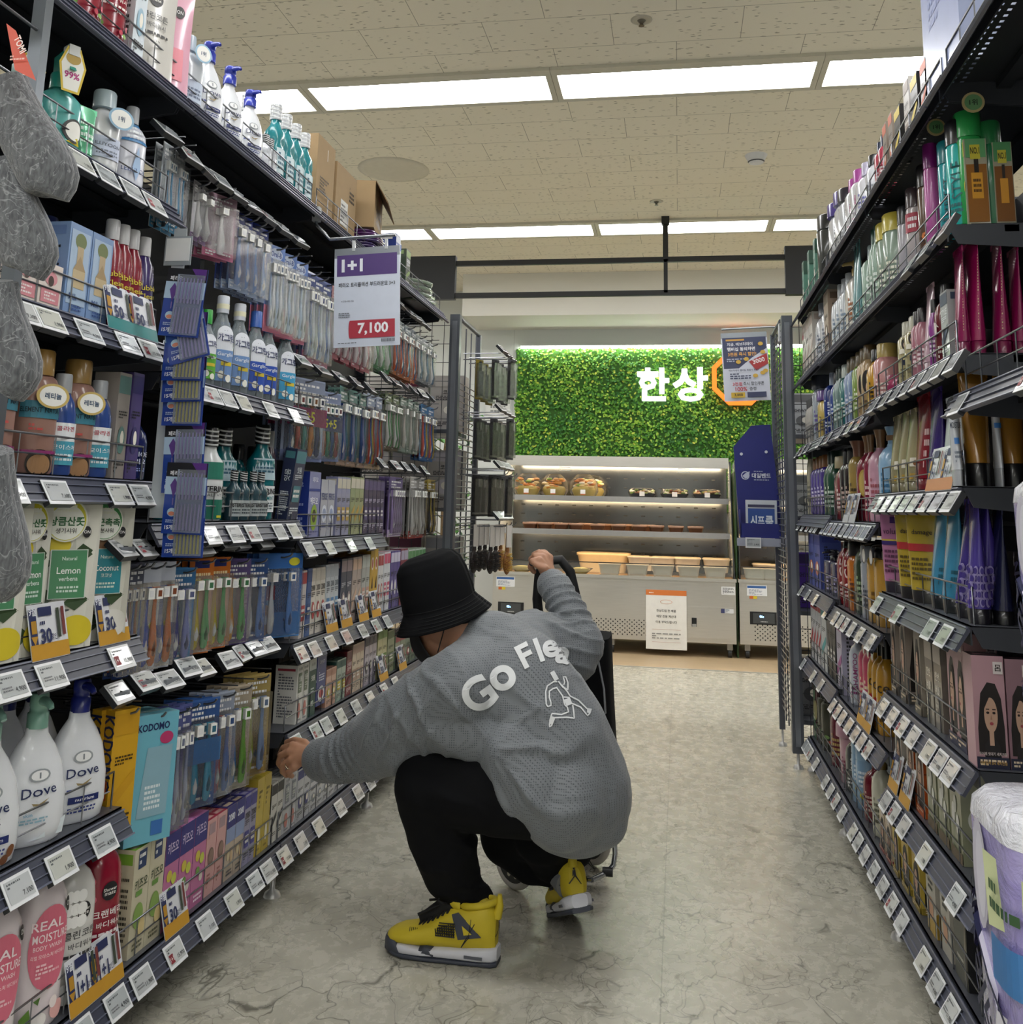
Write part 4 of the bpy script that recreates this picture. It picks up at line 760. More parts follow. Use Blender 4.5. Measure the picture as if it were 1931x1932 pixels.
row('L', .725, 'third left bay middle shelf', [
 (562, 573, 1078, 1, k_box, 'red and white toothpaste carton', 'box', dict(c='#c9c3c2', acc='#a83a40', pic='#a83a40', seed=41, near=[('l', -.7, .1, .7, .9, 14, '#8a8d94')])),
 (574, 583, 1074, 1, k_box, 'blue toothpaste carton', 'box', dict(c='#2f5590', acc='#24457c', seed=42)),
 (584, 612, 1073, 3, k_box, 'white toothpaste carton with red corner', 'box', dict(c='#d8d2c8', acc='#c9c2b6', txt='2080', pic='#b4484c', lean=-2, seed=43, near=[('l', -.7, .1, .7, .9, 14, '#8a8d94')])),
 (613, 637, 1066, 3, k_box, 'white and blue toothpaste carton', 'box', dict(c='#c6cdd4', acc='#b4bcc4', txt='2080', tc='#4c5666', pic='#5a8ab8', lean=-2, seed=44)),
 (639, 660, 1055, 2, k_box, 'dark navy toothpaste carton with pink grey top', 'box', dict(c='#2f3850', acc='#9a8a8e', seed=45, tc='#c9ced8')),
 (661, 678, 1052, 2, k_box, 'pink grey toothpaste carton with pale print', 'box', dict(c='#b5a69e', acc='#d9b8a0', seed=46)),
 (679, 694, 1048, 2, k_box, 'grey carton with pink corner', 'box', dict(c='#b3b6b2', acc='#c9cfc8', pic='#c79a8a', seed=47)),
 (695, 709, 1037, 2, k_box, 'mustard yellow toothpaste carton', 'box', dict(c='#c9a136', acc='#b58f2c', top='#a8862c', seed=48, rows=3, d=.05, front=[('e', 0, .78, .6, .1, '#f0e6d8'), ('e', 0, .78, .4, .07, '#b04a44'), ('p', [(-.3, .4), (.5, .4), (.3, .6)], '#3a2418'), ('r', -.9, .25, .9, .33, '#e3cf3a'), ('r', -.9, .0, .9, .22, '#e6e0d8')])),
 (710, 720, 1046, 2, k_box, 'white and red toothpaste carton', 'box', dict(c='#d5d4d6', acc='#a9484c', seed=49)),
 (721, 733, 1042, 2, k_box, 'white and pink toothpaste carton', 'box', dict(c='#d2d6dc', acc='#c65a78', seed=50)),
])
PER = [('t', 'PERIOE', 0, .7, .12, '#3f4a7c', 1.6, 0, .02), ('e', .1, .4, .7, .15, '#dfe4f0'), ('e', .1, .4, .5, .09, '#9aa6c8'), ('l', -.7, .1, .7, .24, 3, '#4a558c')]
row('L', 1.045, 'third left bay upper shelf', [
 (578, 600, 890, 1, k_box, 'large purple blue toothpaste multipack with green badge', 'box', dict(c='#8a8fc0', acc='#23388e', top='#2a3f92', d=.09, wrap=True, front=[('t', '페리오', 0, .88, .08, '#e8eaf6', 1.5, 0, .02), ('r', -1, .7, 1, .74, '#23388e'), ('t', '페리오', -.1, .55, .12, '#e8eaf6', 1.4, 0, .03), ('e', 0, .3, .55, .2, '#8fae3a'), ('e', 0, .32, .35, .1, '#3c3a22'), ('t', '1+1', 0, .32, .06, '#e8dc60', .6), ('l', -.8, .02, .8, .1, 2, '#3a4480')], near=[('r', -1, 0, 1, 1, '#1f3484'), ('t', '페리오', 0, .8, .08, '#cfd6f0', 1.4, 0, .02), ('l', -.6, .1, .6, .6, 7, '#8a96cc')])),
 (601, 628, 905, 2, k_box, 'silver grey toothpaste pack', 'box', dict(c='#b6b9c6', acc='#1f2c52', front=PER, wrap=True, near=[('r', -1, 0, 1, 1, '#22387f')])),
 (603, 630, 888, 2, k_box, 'dark navy toothpaste carton on the pack behind', 'box', dict(c='#1b2440', acc='#1b2440', txt='PERIOE', tc='#cfd4e2', dx=.07)),
 (632, 657, 900, 3, k_box, 'blue grey herbal toothpaste carton', 'box', dict(c='#8f92b2', acc='#c9c4b4', pic='#b99a4c', wrap=True, seed=61)),
 (658, 683, 900, 3, k_box, 'green herbal toothpaste carton', 'box', dict(c='#8f9a72', acc='#c9c4b4', pic='#b99a4c', wrap=True, seed=62)),
 (684, 722, 905, 5, k_box, 'dark purple toothpaste carton', 'box', dict(c='#3b3350', acc='#5a4f78', seed=63, tc='#c9c4dc')),
])
row('L', TOPZ, 'third left bay top shelf', [])
# far bay
row('L', .46, 'far left bay lower shelf', [(744, 800, 1190, 6, k_box, 'small green and red toothpaste carton', 'box', dict(c='#7a8a76', acc='#a04a50', seed=71, wrap=True))])
row('L', .725, 'far left bay middle shelf', [
 (734, 752, 1040, 3, k_box, 'purple and white toothpaste carton', 'box', dict(c='#4a3f86', acc='#c9c6dc', seed=72)), (753, 766, 1036, 2, k_box, 'dark red toothpaste carton', 'box', dict(c='#7a3040', acc='#a8a2b8', seed=73)),
 (767, 800, 1036, 5, k_box, 'white and green toothpaste carton', 'box', dict(c='#bcc6c0', acc='#5a8a5c', seed=74))])
row('L', .15, 'far left bay bottom shelf', [(662, 760, .12, 7, k_box, 'teal and white tissue style carton', 'box', dict(c='#cfd4d4', acc='#2f7080', seed=75, d=.1, top='#7ab0b4'))])
tags('L', .15, SH(0, n0), (168, )); tags('L', .15, 'second left bay bottom shelf', (234, 281, 341, 400, 451)); tags('L', .15, 'third left bay bottom shelf', (491, 516, 546, 577, 610, 650)); tags('L', .15, 'far left bay bottom shelf', (683, 705))
tags('L', .50, SH(1, n0), (50, 129, 208)); tags('L', .86, SH(2, n0), (-20, 36, 111, 241)); tags('L', 1.20, SH(3, n0), (34, 122, 238, 280)); tags('L', 1.52, SH(4, n0), (57, 109, 181, 254, 295)); tags('L', 1.85, SH(5, n0), (165, 215, 262, 303))
tags('L', 1.455, 'second left bay upper shelf', (392, 412, 440, 470, 520, 566)); tags('L', 1.105, 'second left bay middle shelf', (410, 454, 487, 537, 564))
tags('L', 1.045, 'third left bay upper shelf', (593, 630, 670, 705)); tags('L', .725, 'third left bay middle shelf', (578, 602, 633, 662, 692, 717, 738)); tags('L', .46, 'third left bay lower shelf', (570, 605, 624, 651, 680, 707, 733, 754))
# packs on pegs
B1 = dict(c='#d3dae6', c2='#c9d0dc', lite=True)
hang('L', 'high pegs of the second left bay', [
 (302, 345, 275, 440, 2, 2, k_blister, 'white and sky blue floss pick pack', 'blister pack', dict(c='#cfd6de', c2='#4a9ac4', nb=4, brushes=('#e8eef2', '#5aa8d8'))),
 (362, 392, 345, 460, 2, 2, k_blister, 'grey and mauve pack', 'blister pack', dict(c='#a9a5a8', c2='#8a6a9a', nb=1, brushes=('#e6e6e6',))),
 (394, 434, 365, 490, 1, 3, k_blister, 'pink and clear razor pack', 'blister pack', dict(c='#c9a3b4', c2='#c06f8e', nb=1, brushes=('#eceaea',), turn=-25)),
 (438, 500, 412, 560, 4, 3, k_blister, 'navy toothbrush head pack', 'blister pack', dict(c='#1d2f7e', c2='#9fb0cc', nb=1, brushes=('#5a8ad0',), turn=-15)),
 (505, 572, 475, 640, 3, 3, k_blister, 'blue and pink multi toothbrush pack', 'blister pack', dict(c='#5a7cc0', c2='#c98a9c', nb=4, brushes=('#a9c0e0', '#d8dce6'), turn=-20, art=[('e', 0, .9, .7, .07, '#c9d4e8'), ('t', 'Oral-B', 0, .9, .06, '#3a4f92', 1.2, 0, .02), ('r', -1, .0, 1, .3, '#c8798e')])),
 (575, 620, 520, 690, 3, 3, k_blister, 'deep blue toothbrush pack', 'blister pack', dict(c='#22408e', c2='#c07f92', nb=3, brushes=('#cfd6ee', '#3a56b0'), turn=-10))])
hang('L', 'high pegs of the third left bay', [
 (622, 700, 560, 690, 4, 2, k_blister, 'pink toothbrush pack', 'blister pack', dict(c='#c48a94', c2='#b86a78', nb=3, brushes=('#e6e0e2', '#d8a0ac'))),
 (700, 736, 600, 700, 3, 3, k_blister, 'green and white toothbrush pack', 'blister pack', dict(c='#c9d3cc', c2='#4a8a5a', nb=2, brushes=('#dfe6e0', '#5a9a6a')))])
hang('L', 'high pegs of the far left bay', [
 (738, 785, 610, 715, 4, 3, k_blister, 'orange and blue toothbrush pack', 'blister pack', dict(c='#a9b4c0', c2='#c06a3a', nb=3, brushes=('#c8603a', '#3a5f8e'))),
 (785, 818, 640, 725, 3, 3, k_blister, 'clear toothbrush pack', 'blister pack', dict(c='#c2c6c8', c2='#8a8f96', nb=2, brushes=('#dfe0e0', '#6a8aa8')))])
hang('L', 'middle pegs of the third left bay', [
 (545, 598, 712, 870, 1, 4, k_blister, 'five plus five toothbrush pack with magenta sleeve', 'blister pack', dict(c='#a9b6d2', c2='#7f8cb8', nb=5, brushes=('#3a5fa8', '#b04a4a', '#3f8a8a', '#c27a3a', '#39456e'), low=('#8f2560', '5+5', '#e0d23c'), turn=-20)),
 (600, 632, 738, 870, 1, 4, k_blister, 'five plus five toothbrush pack with navy sleeve', 'blister pack', dict(c='#9aa8cc', c2='#7f8cb8', nb=5, brushes=('#26356a', '#a8583a', '#3a7f74', '#2f4a86', '#8f4a5a'), low=('#25206a', '5+5', '#e0d23c'), turn=-20)),
 (636, 690, 735, 880, 3, 3, k_blister, 'green and navy toothbrush pack with oval sticker', 'blister pack', dict(c='#6f9a94', c2='#c0a08a', nb=3, brushes=('#2a4a8e', '#8a9ad0', '#4a7f9a'))),
 (690, 720, 745, 885, 2, 3, k_blister, 'pale multicolour toothbrush pack', 'blister pack', dict(c='#a3b0cc', c2='#c9b090', nb=4, brushes=('#b8452f', '#3a6fb0', '#d0b040')))])
hang('L', 'middle pegs of the far left bay', [
 (724, 752, 742, 850, 2, 3, k_blister, 'white toothbrush pack with green heads', 'blister pack', dict(c='#7a8a66', c2='#6a5a48', nb=4, brushes=('#dfe0dc', '#4a9a5a'))),
 (754, 790, 752, 855, 3, 3, k_blister, 'pale green boxed toothbrush', 'blister pack', dict(c='#9ab0a4', c2='#8a9a92', nb=1, brushes=('#e6dfd8',))),
 (792, 818, 765, 870, 2, 3, k_blister, 'sky blue toothbrush pack', 'blister pack', dict(c='#4a86c0', c2='#3a70b0', nb=3, brushes=('#e0644a', '#3f6ac0', '#d8b84a')))])
hang('L', 'low pegs of the far left bay', [
 (728, 762, 900, 1012, 1, 3, k_blister, 'purple interdental pick pack', 'blister pack', dict(c='#7a68a4', c2='#c9b8d8', nb=5, brushes=('#b9a4d8',))),
 (772, 800, 900, 1015, 2, 3, k_blister, 'white cotton bud pack', 'blister pack', dict(c='#c9c6c2', c2='#a83a34', nb=3, brushes=('#e6e6e2', '#c9c9c4'))),
 (802, 822, 905, 1010, 1, 3, k_blister, 'yellow and black bud pack', 'blister pack', dict(c='#b8a13a', c2='#3a3a3a', nb=4, brushes=('#2a2a2c', '#c9b04a')))])
hang('L', 'middle pegs of the second left bay', [
 (222, 262, 1065, 1275, 3, 2, k_blister, 'dark toothbrush pack with orange brush', 'blister pack', dict(c='#5a5f72', c2='#2f4a8e', nb=2, brushes=('#d06a2c', '#3a5fa8'), turn=-25)),
 (264, 320, 1062, 1262, 2, 3, k_blister, 'white backed toothbrush pack with blue cap', 'blister pack', dict(c='#c2c8d4', c2='#2c58b0', nb=2, brushes=('#2f55c0', '#d26a2c'), turn=-25, art=[('t', 'Jordan', 0, .16, .1, '#1c2c6a', 1.7, 0, .03), ('r', -1, .3, 1, .42, '#24408e'), ('e', .5, .42, .35, .04, '#d8cf3a')])),
 (322, 356, 1072, 1250, 1, 3, k_blister, 'sky blue card with two navy toothbrushes', 'blister pack', dict(c='#3f80b8', c2='#3f80b8', nb=2, brushes=('#22308e', '#8a96d8'), turn=-25)),
 (360, 392, 1055, 1232, 1, 3, k_blister, 'orange card with yellow and green toothbrushes', 'blister pack', dict(c='#c9702a', c2='#c9762c', nb=2, brushes=('#d8c23a', '#5fb87a'), turn=-25, art=[('r', -1, .12, 1, .66, '#c9a99a'), ('r', -.6, .9, .6, .98, '#1c2a6a'), ('l', -.7, .7, .7, .86, 3, '#f0d9a8')])),
 (394, 424, 1052, 1222, 1, 3, k_blister, 'orange card with yellow and green toothbrushes', 'blister pack', dict(c='#c9702a', c2='#c9762c', nb=2, brushes=('#d8c23a', '#5fb87a'), turn=-25, art=[('r', -1, .12, 1, .66, '#c9a99a'), ('r', -.6, .9, .6, .98, '#1c2a6a'), ('l', -.7, .7, .7, .86, 3, '#f0d9a8')])),
 (426, 460, 1055, 1215, 1, 3, k_blister, 'purple card with orange and green toothbrushes', 'blister pack', dict(c='#6a5a94', c2='#5a4a88', nb=2, brushes=('#e09a34', '#4fae66'), turn=-25)),
 (462, 492, 1055, 1210, 1, 3, k_blister, 'blue card with white and blue toothbrushes', 'blister pack', dict(c='#3a5fa0', c2='#3a5fa0', nb=2, brushes=('#e0e4ee', '#5a86d0'), turn=-25)),
 (502, 550, 1045, 1202, 1, 3, k_blister, 'bright blue card with white and blue toothbrushes', 'blister pack', dict(c='#3f78c4', c2='#4a86cc', nb=2, brushes=('#e0e4ee', '#5a90dc'), turn=-30, art=[('r', -1, .0, 1, .3, '#4a8ad0'), ('r', -.9, .45, -.2, .62, '#8f1f4a'), ('e', .6, .9, .25, .05, '#d8d23c'), ('l', -.7, .74, .4, .84, 3, '#cfe0f4'), ('e', -.6, .22, .3, .18, '#d09a3a')]))])
hang('L', 'low pegs of the second left bay', [
 (205, 242, 1340, 1570, 1, 2, k_box, 'yellow toothpaste carton hanging on a peg', 'box', dict(c='#cf9f24', acc='#c8961e', d=.03, gap=.034, near=[('t', 'KODOMO', 0, .66, .14, '#1c2a5a', .6, -90, .02), ('r', -.6, .3, .6, .45, '#d0602a')], turn=-20)),
 (246, 306, 1348, 1580, 1, 2, k_box, 'light blue toothpaste carton hanging on a peg', 'box', dict(c='#6fb4c8', acc='#6fb4c8', top='#8fcad8', d=.045, gap=.05, turn=-25, front=[('t', 'KODOMO', -.1, .9, .06, '#1c2a5a', 1.4, 0, .03), ('e', .5, .8, .3, .05, '#b8386a'), ('p', [(-.6, .2), (.7, .2), (.8, .74), (-.3, .74)], '#8ab0c0'), ('l', -.3, .25, .4, .45, 5, '#dfeaee'), ('r', .1, .05, .6, .16, '#3a6fb4')], near=[('t', 'KODOMO', 0, .7, .2, '#1c2a5a', .6, -90, .03), ('r', -.5, .36, .5, .5, '#2f6fae')])),
 (316, 352, 1335, 1560, 2, 3, k_blister, 'violet and blue toothbrush pack', 'blister pack', dict(c='#6a72b4', c2='#5a4ab0', nb=2, brushes=('#5a3fc0', '#b9c4e8'), turn=-20)),
 (356, 398, 1322, 1520, 1, 4, k_blister, 'clear pack with two aqua toothbrushes', 'blister pack', dict(c='#3f6ab0', c2='#2f5aa0', nb=2, brushes=('#3f9fc8', '#4aaad0'), turn=-28, low=('#4a84c4', '', '#e6eef6'))),
 (400, 430, 1308, 1500, 1, 4, k_blister, 'pack with red and blue toothbrushes', 'blister pack', dict(c='#b9c4d8', c2='#a9b4cc', nb=2, brushes=('#b8323a', '#4a78c8'), turn=-25)),
 (432, 462, 1295, 1485, 1, 4, k_blister, 'pack with blue and green toothbrushes', 'blister pack', dict(c='#cfc0a8', c2='#b8b0a0', nb=2, brushes=('#3a80d0', '#6fc03a'), turn=-25)),
 (464, 496, 1275, 1460, 1, 4, k_blister, 'yellow card with lime green toothbrushes', 'blister pack', dict(c='#c9b06a', c2='#b89a50', nb=2, brushes=('#b4c84a', '#8aa8d8'), turn=-25))])
peg_tags('L', 'middle pegs of the second left bay', [(251, 1032), (288, 1032), (396, 1030), (440, 1018), (466, 1020), (509, 1019)])
peg_tags('L', 'low pegs of the second left bay', [(241, 1306), (290, 1283), (334, 1280), (368, 1258), (396, 1258), (445, 1245), (469, 1231), (496, 1222), (520, 1215)])
peg_tags('L', 'high pegs of the second left bay', [(332, 245), (372, 292), (402, 318), (430, 340), (458, 362), (486, 384), (515, 405), (545, 428), (575, 450)])
peg_tags('L', 'middle pegs of the third left bay', [(582, 678), (620, 696), (652, 709), (682, 720), (708, 731)])
peg_tags('L', 'middle pegs of the far left bay', [(737, 711), (755, 719), (773, 726), (788, 734), (805, 742), (821, 748)])
peg_tags('L', 'low pegs of the far left bay', [(730, 873), (756, 877), (774, 880), (791, 883), (809, 887)])
peg_tags('L', 'high pegs of the far left bay', [(764, 572), (782, 588), (793, 596), (802, 604), (812, 612)])
# ------------------------------------------------------------------ stock of the right shelving
r1, r2, r3, r4 = 'near right bay', 'second right bay', 'third right bay', 'far right bay'
T = 'top shelf'
def deep(z, Y, place, items):
    """packs at the near end of a shelf, set back from the aisle; seen from their side. (u0,u1,vtop,builder,...)"""
    for it in items:
        u0, u1, vt, fn, desc, cat = it[:6]; o = dict(it[6]) if len(it) > 6 else {}
        vb = o.pop('vb'); a, b = onY(u0, vb, Y), onY(u1, vb, Y); h = onY((u0+u1)/2, vt, Y).z-z; d = b.x-a.x; w = o.pop('w', d); turn = o.pop('turn', 0)
        if o.pop('face', False): ob = fn(d*.98, h, w, side='R', **o); ob.location = ((a.x+b.x)/2, Y+w/2, z+.0005); ob.rotation_euler = (0, 0, R_(turn))
        else: ob = fn(w, h, d*.98, side='R', **o); ob.location = ((a.x+b.x)/2, Y+w/2, z+.0005); ob.rotation_euler = (0, 0, R_(-90+turn))
        note(ob, desc, cat, None, place, Y)
V = lambda c, t, tc='#f2f2f2': [('t', t, 0, .55, .6/max(2, len(t)), tc, .6, 90, .01), ('l', -.5, .1, .5, .3, 3, tc)]
def cv(c, cap, t='', tc='#f0f0f0', **k): return dict(c=c, cap=cap, near=V(c, t, tc) if t else [('l', -.5, .2, .5, .6, 5, tc)], **k)
z6 = TOPZ-.01
row('R', z6, 'far right bay top shelf', [
 (1512, 1545, 468, 3, k_box, 'dark green soap carton', 'box', dict(c='#5f8f80', acc='#1f4a3a', top='#1f4a3a', seed=80, near=[('r', -1, .72, 1, 1, '#1d4a3a'), ('t', '83%', 0, .86, .1, '#c9d8c0', 1.2), ('l', -.6, .3, .6, .65, 4, '#2f5a4a')], w=.06)),
 (1548, 1556, 400, 1, k_can, 'tall black spray can', 'spray can', dict(c='#3a3c3a', cap='#202220'))])
row('R', z6, 'third right bay top shelf', [
 (1562, 1585, 366, 2, k_bottle, 'white bottle with purple cap', 'bottle', cv('#c9cbd0', '#4a3a8a', 'OASIS', '#3a3a44', shape='straight')),
 (1580, 1592, 350, 1, k_bottle, 'white bottle with black cap', 'bottle', cv('#c3c6cc', '#241f2c', 'KERASYS', '#3a3a44', shape='straight')),
 (1594, 1612, 322, 2, k_bottle, 'white bottle with magenta cap', 'bottle', cv('#cfd0d4', '#a8489a', 'ESTEL', '#b03a7a', shape='straight')),
 (1612, 1624, 300, 1, k_bottle, 'white bottle with lilac top', 'bottle', cv('#d3d4da', '#b9b4cc', '', '#6a6ab0', shape='shower')),
 (1624, 1650, 286, 1, k_bottle, 'white bottle with black flip cap', 'bottle', cv('#d0d3da', '#1c1d22', '', '#9aa0ac', shape='slim', w=.09, d=.07)),
 (1650, 1664, 255, 2, k_bottle, 'slim red and blue bottle', 'bottle', cv('#a83a50', '#26304a', '', '#e6d8dc', shape='straight'))])
row('R', z6, 'second right bay top shelf', [
 (1668, 1690, 215, 2, k_box, 'hair colour carton with orange flash', 'box', dict(c='#8f8378', acc='#c8603a', seed=82, w=.05)),
 (1690, 1704, 196, 1, k_box, 'black hair colour carton with yellow panel', 'box', dict(c='#1c1b1d', acc='#d8bf34', w=.07, near=[('r', -.6, .72, .6, .94, '#d8bf34'), ('l', -.7, .1, .7, .65, 6, '#8a8a8e')])),
 (1706, 1724, 140, 1, k_box, 'white glossy hair colour carton', 'box', dict(c='#c9c6c4', acc='#8a7a70', wrap=True, seed=83, w=.06)),
 (1722, 1736, 134, 1, k_box, 'black hair colour carton with yellow panel', 'box', dict(c='#1c1b1d', acc='#d8bf34', w=.07, near=[('r', -.6, .72, .6, .94, '#d8bf34'), ('l', -.7, .1, .7, .65, 6, '#8a8a8e')])),
 (1738, 1756, 105, 1, k_box, 'white glossy carton with orange sticker', 'box', dict(c='#c6c3c6', acc='#c85a34', wrap=True, seed=84, w=.06)),
 (1762, 1800, .36, 1, k_box, 'large lavender film wrapped pack', 'pack', dict(c='#a3afd6', acc='#a3afd6', w=.3, d=.24, wrap=True, front=[('l', -.6, .5, .6, .8, 4, '#8a94bc')], near=[('l', -.7, .55, .5, .9, 6, '#7f8ab4'), ('p', [(-.4, .2), (.7, .4), (.7, .5), (-.4, .3)], '#c3cae6')]))])
row('R', 1.81, 'far right bay sixth shelf', [
 (1500, 1512, 638, 2, k_box, 'pink and white skin care carton', 'box', dict(c='#d0b9b6', acc='#b85a64', seed=85)),
 (1512, 1536, 600, 3, k_box, 'cream coloured shampoo carton', 'box', dict(c='#cfc9c2', acc='#b9a9a0', seed=86)),
 (1537, 1556, 560, 2, k_bottle, 'white bottle with grey label', 'bottle', cv('#c9ccd2', '#9aa0aa', '', '#5a6478', shape='shower'))])
row('R', 1.80, 'third right bay sixth shelf', [
 (1558, 1566, 545, 1, k_box, 'brown and beige carton', 'box', dict(c='#a3907f', acc='#6a5646', seed=87)),
 (1568, 1590, 520, 3, k_bottle, 'white lotion bottle', 'bottle', cv('#cdd3d8', '#c9cfd6', '', '#7a90a8', shape='shower')),
 (1582, 1592, 498, 1, k_bottle, 'white bottle with blue cap', 'bottle', cv('#cfd4da', '#4a7cc0', '', '#7a90a8', shape='shower', dx=.03)),
 (1592, 1606, 484, 1, k_bottle, 'white bottle with gold pump', 'bottle', cv('#d2cfc6', '#b39a60', '', '#a8602c', shape='shower', pump=True)),
 (1607, 1618, 450, 2, k_tube, 'teal and pink tube', 'tube', dict(c='#5a8c90', d=.04)),
 (1620, 1640, 456, 1, k_bottle, 'pale green ice spray bottle', 'bottle', cv('#a9c4b4', '#8fa0a4', 'ice', '#e6f0ea', shape='straight', clear=.2, w=.07)),
 (1640, 1652, 420, 2, k_bottle, 'pale green bottle with dark green cap', 'bottle', cv('#93ad9e', '#2c5a4a', '', '#e6f0ea', shape='slim')),
 (1653, 1678, 405, 2, k_bottle, 'green hair product bottle with yellow sleeve', 'bottle', cv('#8fa394', '#c9b94a', '', '#e9e9d8', shape='can')),
 (1680, 1694, 382, 1, k_can, 'silver spray can with black top', 'spray can', dict(c='#a9a6ae', cap='#1f1f24', w=.055)),
 (1696, 1714, 346, 1, k_can, 'silver spray can with red label', 'spray can', dict(c='#b0a8aa', cap='#3a2c30', w=.06, near=[('r', -.9, .62, .9, .9, '#a02c42'), ('l', -.5, .66, .5, .86, 2, '#e9dfe2')])),
 (1716, 1738, 300, 1, k_can, 'tall brown spray can with orange number nine', 'spray can', dict(c='#5a4436', cap='#1a1819', w=.06, near=[('t', '9', 0, .3, .2, '#c8702c', .9, 0, .01)]))])
row('R', 1.80, 'second right bay sixth shelf', [
 (1739, 1750, 258, 1, k_can, 'slim pink spray can with purple cap', 'spray can', dict(c='#b0589a', cap='#7a1f72', w=.04)),
 (1753, 1778, 255, 1, k_can, 'teal spray can with round hang tag', 'spray can', dict(c='#1f9aa4', cap='#147a84', w=.06, near=V('', 'PERFECT', '#0f4a54'))),
 (1779, 1797, 215, 1, k_can, 'tall teal spray can with black cap', 'spray can', dict(c='#23b0ae', cap='#141518', w=.065, near=V('', 'STYLE', '#0f5a5c')))])
deep(1.80, 2.215, 'second right bay sixth shelf', [
 (1826, 1870, 262, k_box, 'clear box holding an amber hair oil bottle', 'box', dict(vb=400, c='#a9a48f', acc='#c8c04a', wrap=True, w=.05, near=[('r', -.9, .78, .9, 1, '#5fa06a'), ('r', -.5, .76, .4, .93, '#c9be3c'), ('t', 'NO.1', -.05, .86, .08, '#2a2a18', .8, 0, .02), ('r', -.9, .03, .9, .7, '#8f5a14'), ('r', -.5, .3, .5, .6, '#d89a2a'), ('r', -.2, .6, .2, .76, '#1c140e'), ('l', -.35, .36, .35, .54, 3, '#5a3a10')])),
 (1880, 1918, 268, k_box, 'clear box holding an amber hair oil bottle', 'box', dict(vb=400, c='#9a9682', acc='#c8c04a', wrap=True, w=.05, near=[('r', -.9, .76, .9, 1, '#4a8a58'), ('r', -.5, .74, .4, .9, '#c9be3c'), ('t', 'NO.1', -.05, .83, .08, '#2a2a18', .8, 0, .02), ('r', -.9, .03, .9, .7, '#7a4a10'), ('r', -.4, .25, .4, .55, '#d0922a'), ('r', -.15, .55, .15, .72, '#1c140e')])),
 (1824, 1862, 205, k_can, 'metallic green spray can', 'spray can', dict(vb=396, c='#2f9a50', cap='#2f9a50', w=.06)),
 (1866, 1900, 225, k_can, 'dark green spray can', 'spray can', dict(vb=396, c='#1f6a44', cap='#1f6a3a', w=.05)),
])
for (u, v, r, tx) in ((1837, 193, .024, '1위'), (1767, 240, .022, '1위')):
    p = onY(u, v, 2.17 if u > 1800 else 2.4); m = MB(); m.art([('e', 0, 0, 1, 1, '#b9a878', 28), ('e', 0, 0, .78, .78, '#6a9a6a', 28), ('t', tx, 0, 0, .6, '#1e2a20', 1.3, 0, .02)], lambda x, z, l: (x, -l, z), r, 0, r)
    m.cyl((0, .001, 0), r, .0015, '#b9a878', 28, 'y'); o = m.build('round_hang_tag', None, p); note(o, 'round gold and green number one hang tag', 'tag', None, 'standing above the spray cans', p.y)
row('R', 1.48, 'far right bay fifth shelf', [
 (1500, 1530, 760, 5, k_bottle, 'pale bottle at the dark end of the row', 'bottle', cv('#a9a6a0', '#4a4a4e', '', '#5a5a60', shape='slim')),
 (1532, 1540, 705, 1, k_bottle, 'clear bottle with purple label', 'bottle', cv('#9aa4b0', '#3a3f4a', '', '#4a3a8a', shape='straight', clear=.2))])
row('R', 1.48, 'third right bay fifth shelf', [
 (1541, 1550, 735, 1, k_bottle, 'yellow bottle with purple cap', 'bottle', cv('#b9a252', '#5a3a8a', '', '#4a3a20', shape='straight')),
 (1551, 1564, 700, 1, k_bottle, 'blue curl cream bottle printed with a curly letter', 'bottle', cv('#1f3580', '#a8b4cc', 'curl', '#dfe6f4', shape='straight', w=.06)),
 (1565, 1571, 700, 1, k_bottle, 'navy bottle', 'bottle', cv('#24408e', '#1a1c24', '', '#cfd6ee', shape='slim')),
 (1572, 1582, 690, 2, k_bottle, 'grey green bottle', 'bottle', cv('#7f9a98', '#3a4a4a', '', '#dfe9e6', shape='slim', clear=.2)),
 (1583, 1592, 685, 1, k_bottle, 'teal bottle with hang card', 'bottle', cv('#1f6f70', '#c9d4cc', '', '#dff0ea', shape='straight')),
 (1593, 1606, 672, 2, k_bottle, 'light blue hair mist bottle with brown cap', 'bottle', cv('#8398bd', '#6a5a3c', '', '#e9ecf6', shape='straight', clear=.15)),
 (1607, 1616, 660, 1, k_bottle, 'lime green bottle with brown cap', 'bottle', cv('#7f9a44', '#6a5a3c', '', '#eaf0d8', shape='straight')),
 (1617, 1632, 650, 2, k_bottle, 'tan bottle printed with a dark haired model', 'bottle', dict(c='#b59a74', cap='#6a5636', shape='straight', near=[('e', 0, .6, .5, .2, '#1c1714'), ('e', .1, .5, .25, .1, '#d9b49a'), ('l', -.5, .1, .5, .3, 3, '#5a4630')])),
 (1633, 1645, 655, 1, k_bottle, 'black and yellow bottle', 'bottle', cv('#c9962a', '#17171a', '', '#2a2010', shape='slim')),
 (1646, 1658, 645, 1, k_bottle, 'pink bottle with pale yellow top', 'bottle', cv('#c68f8e', '#b9a25c', '', '#f0e0d8', shape='straight'))])
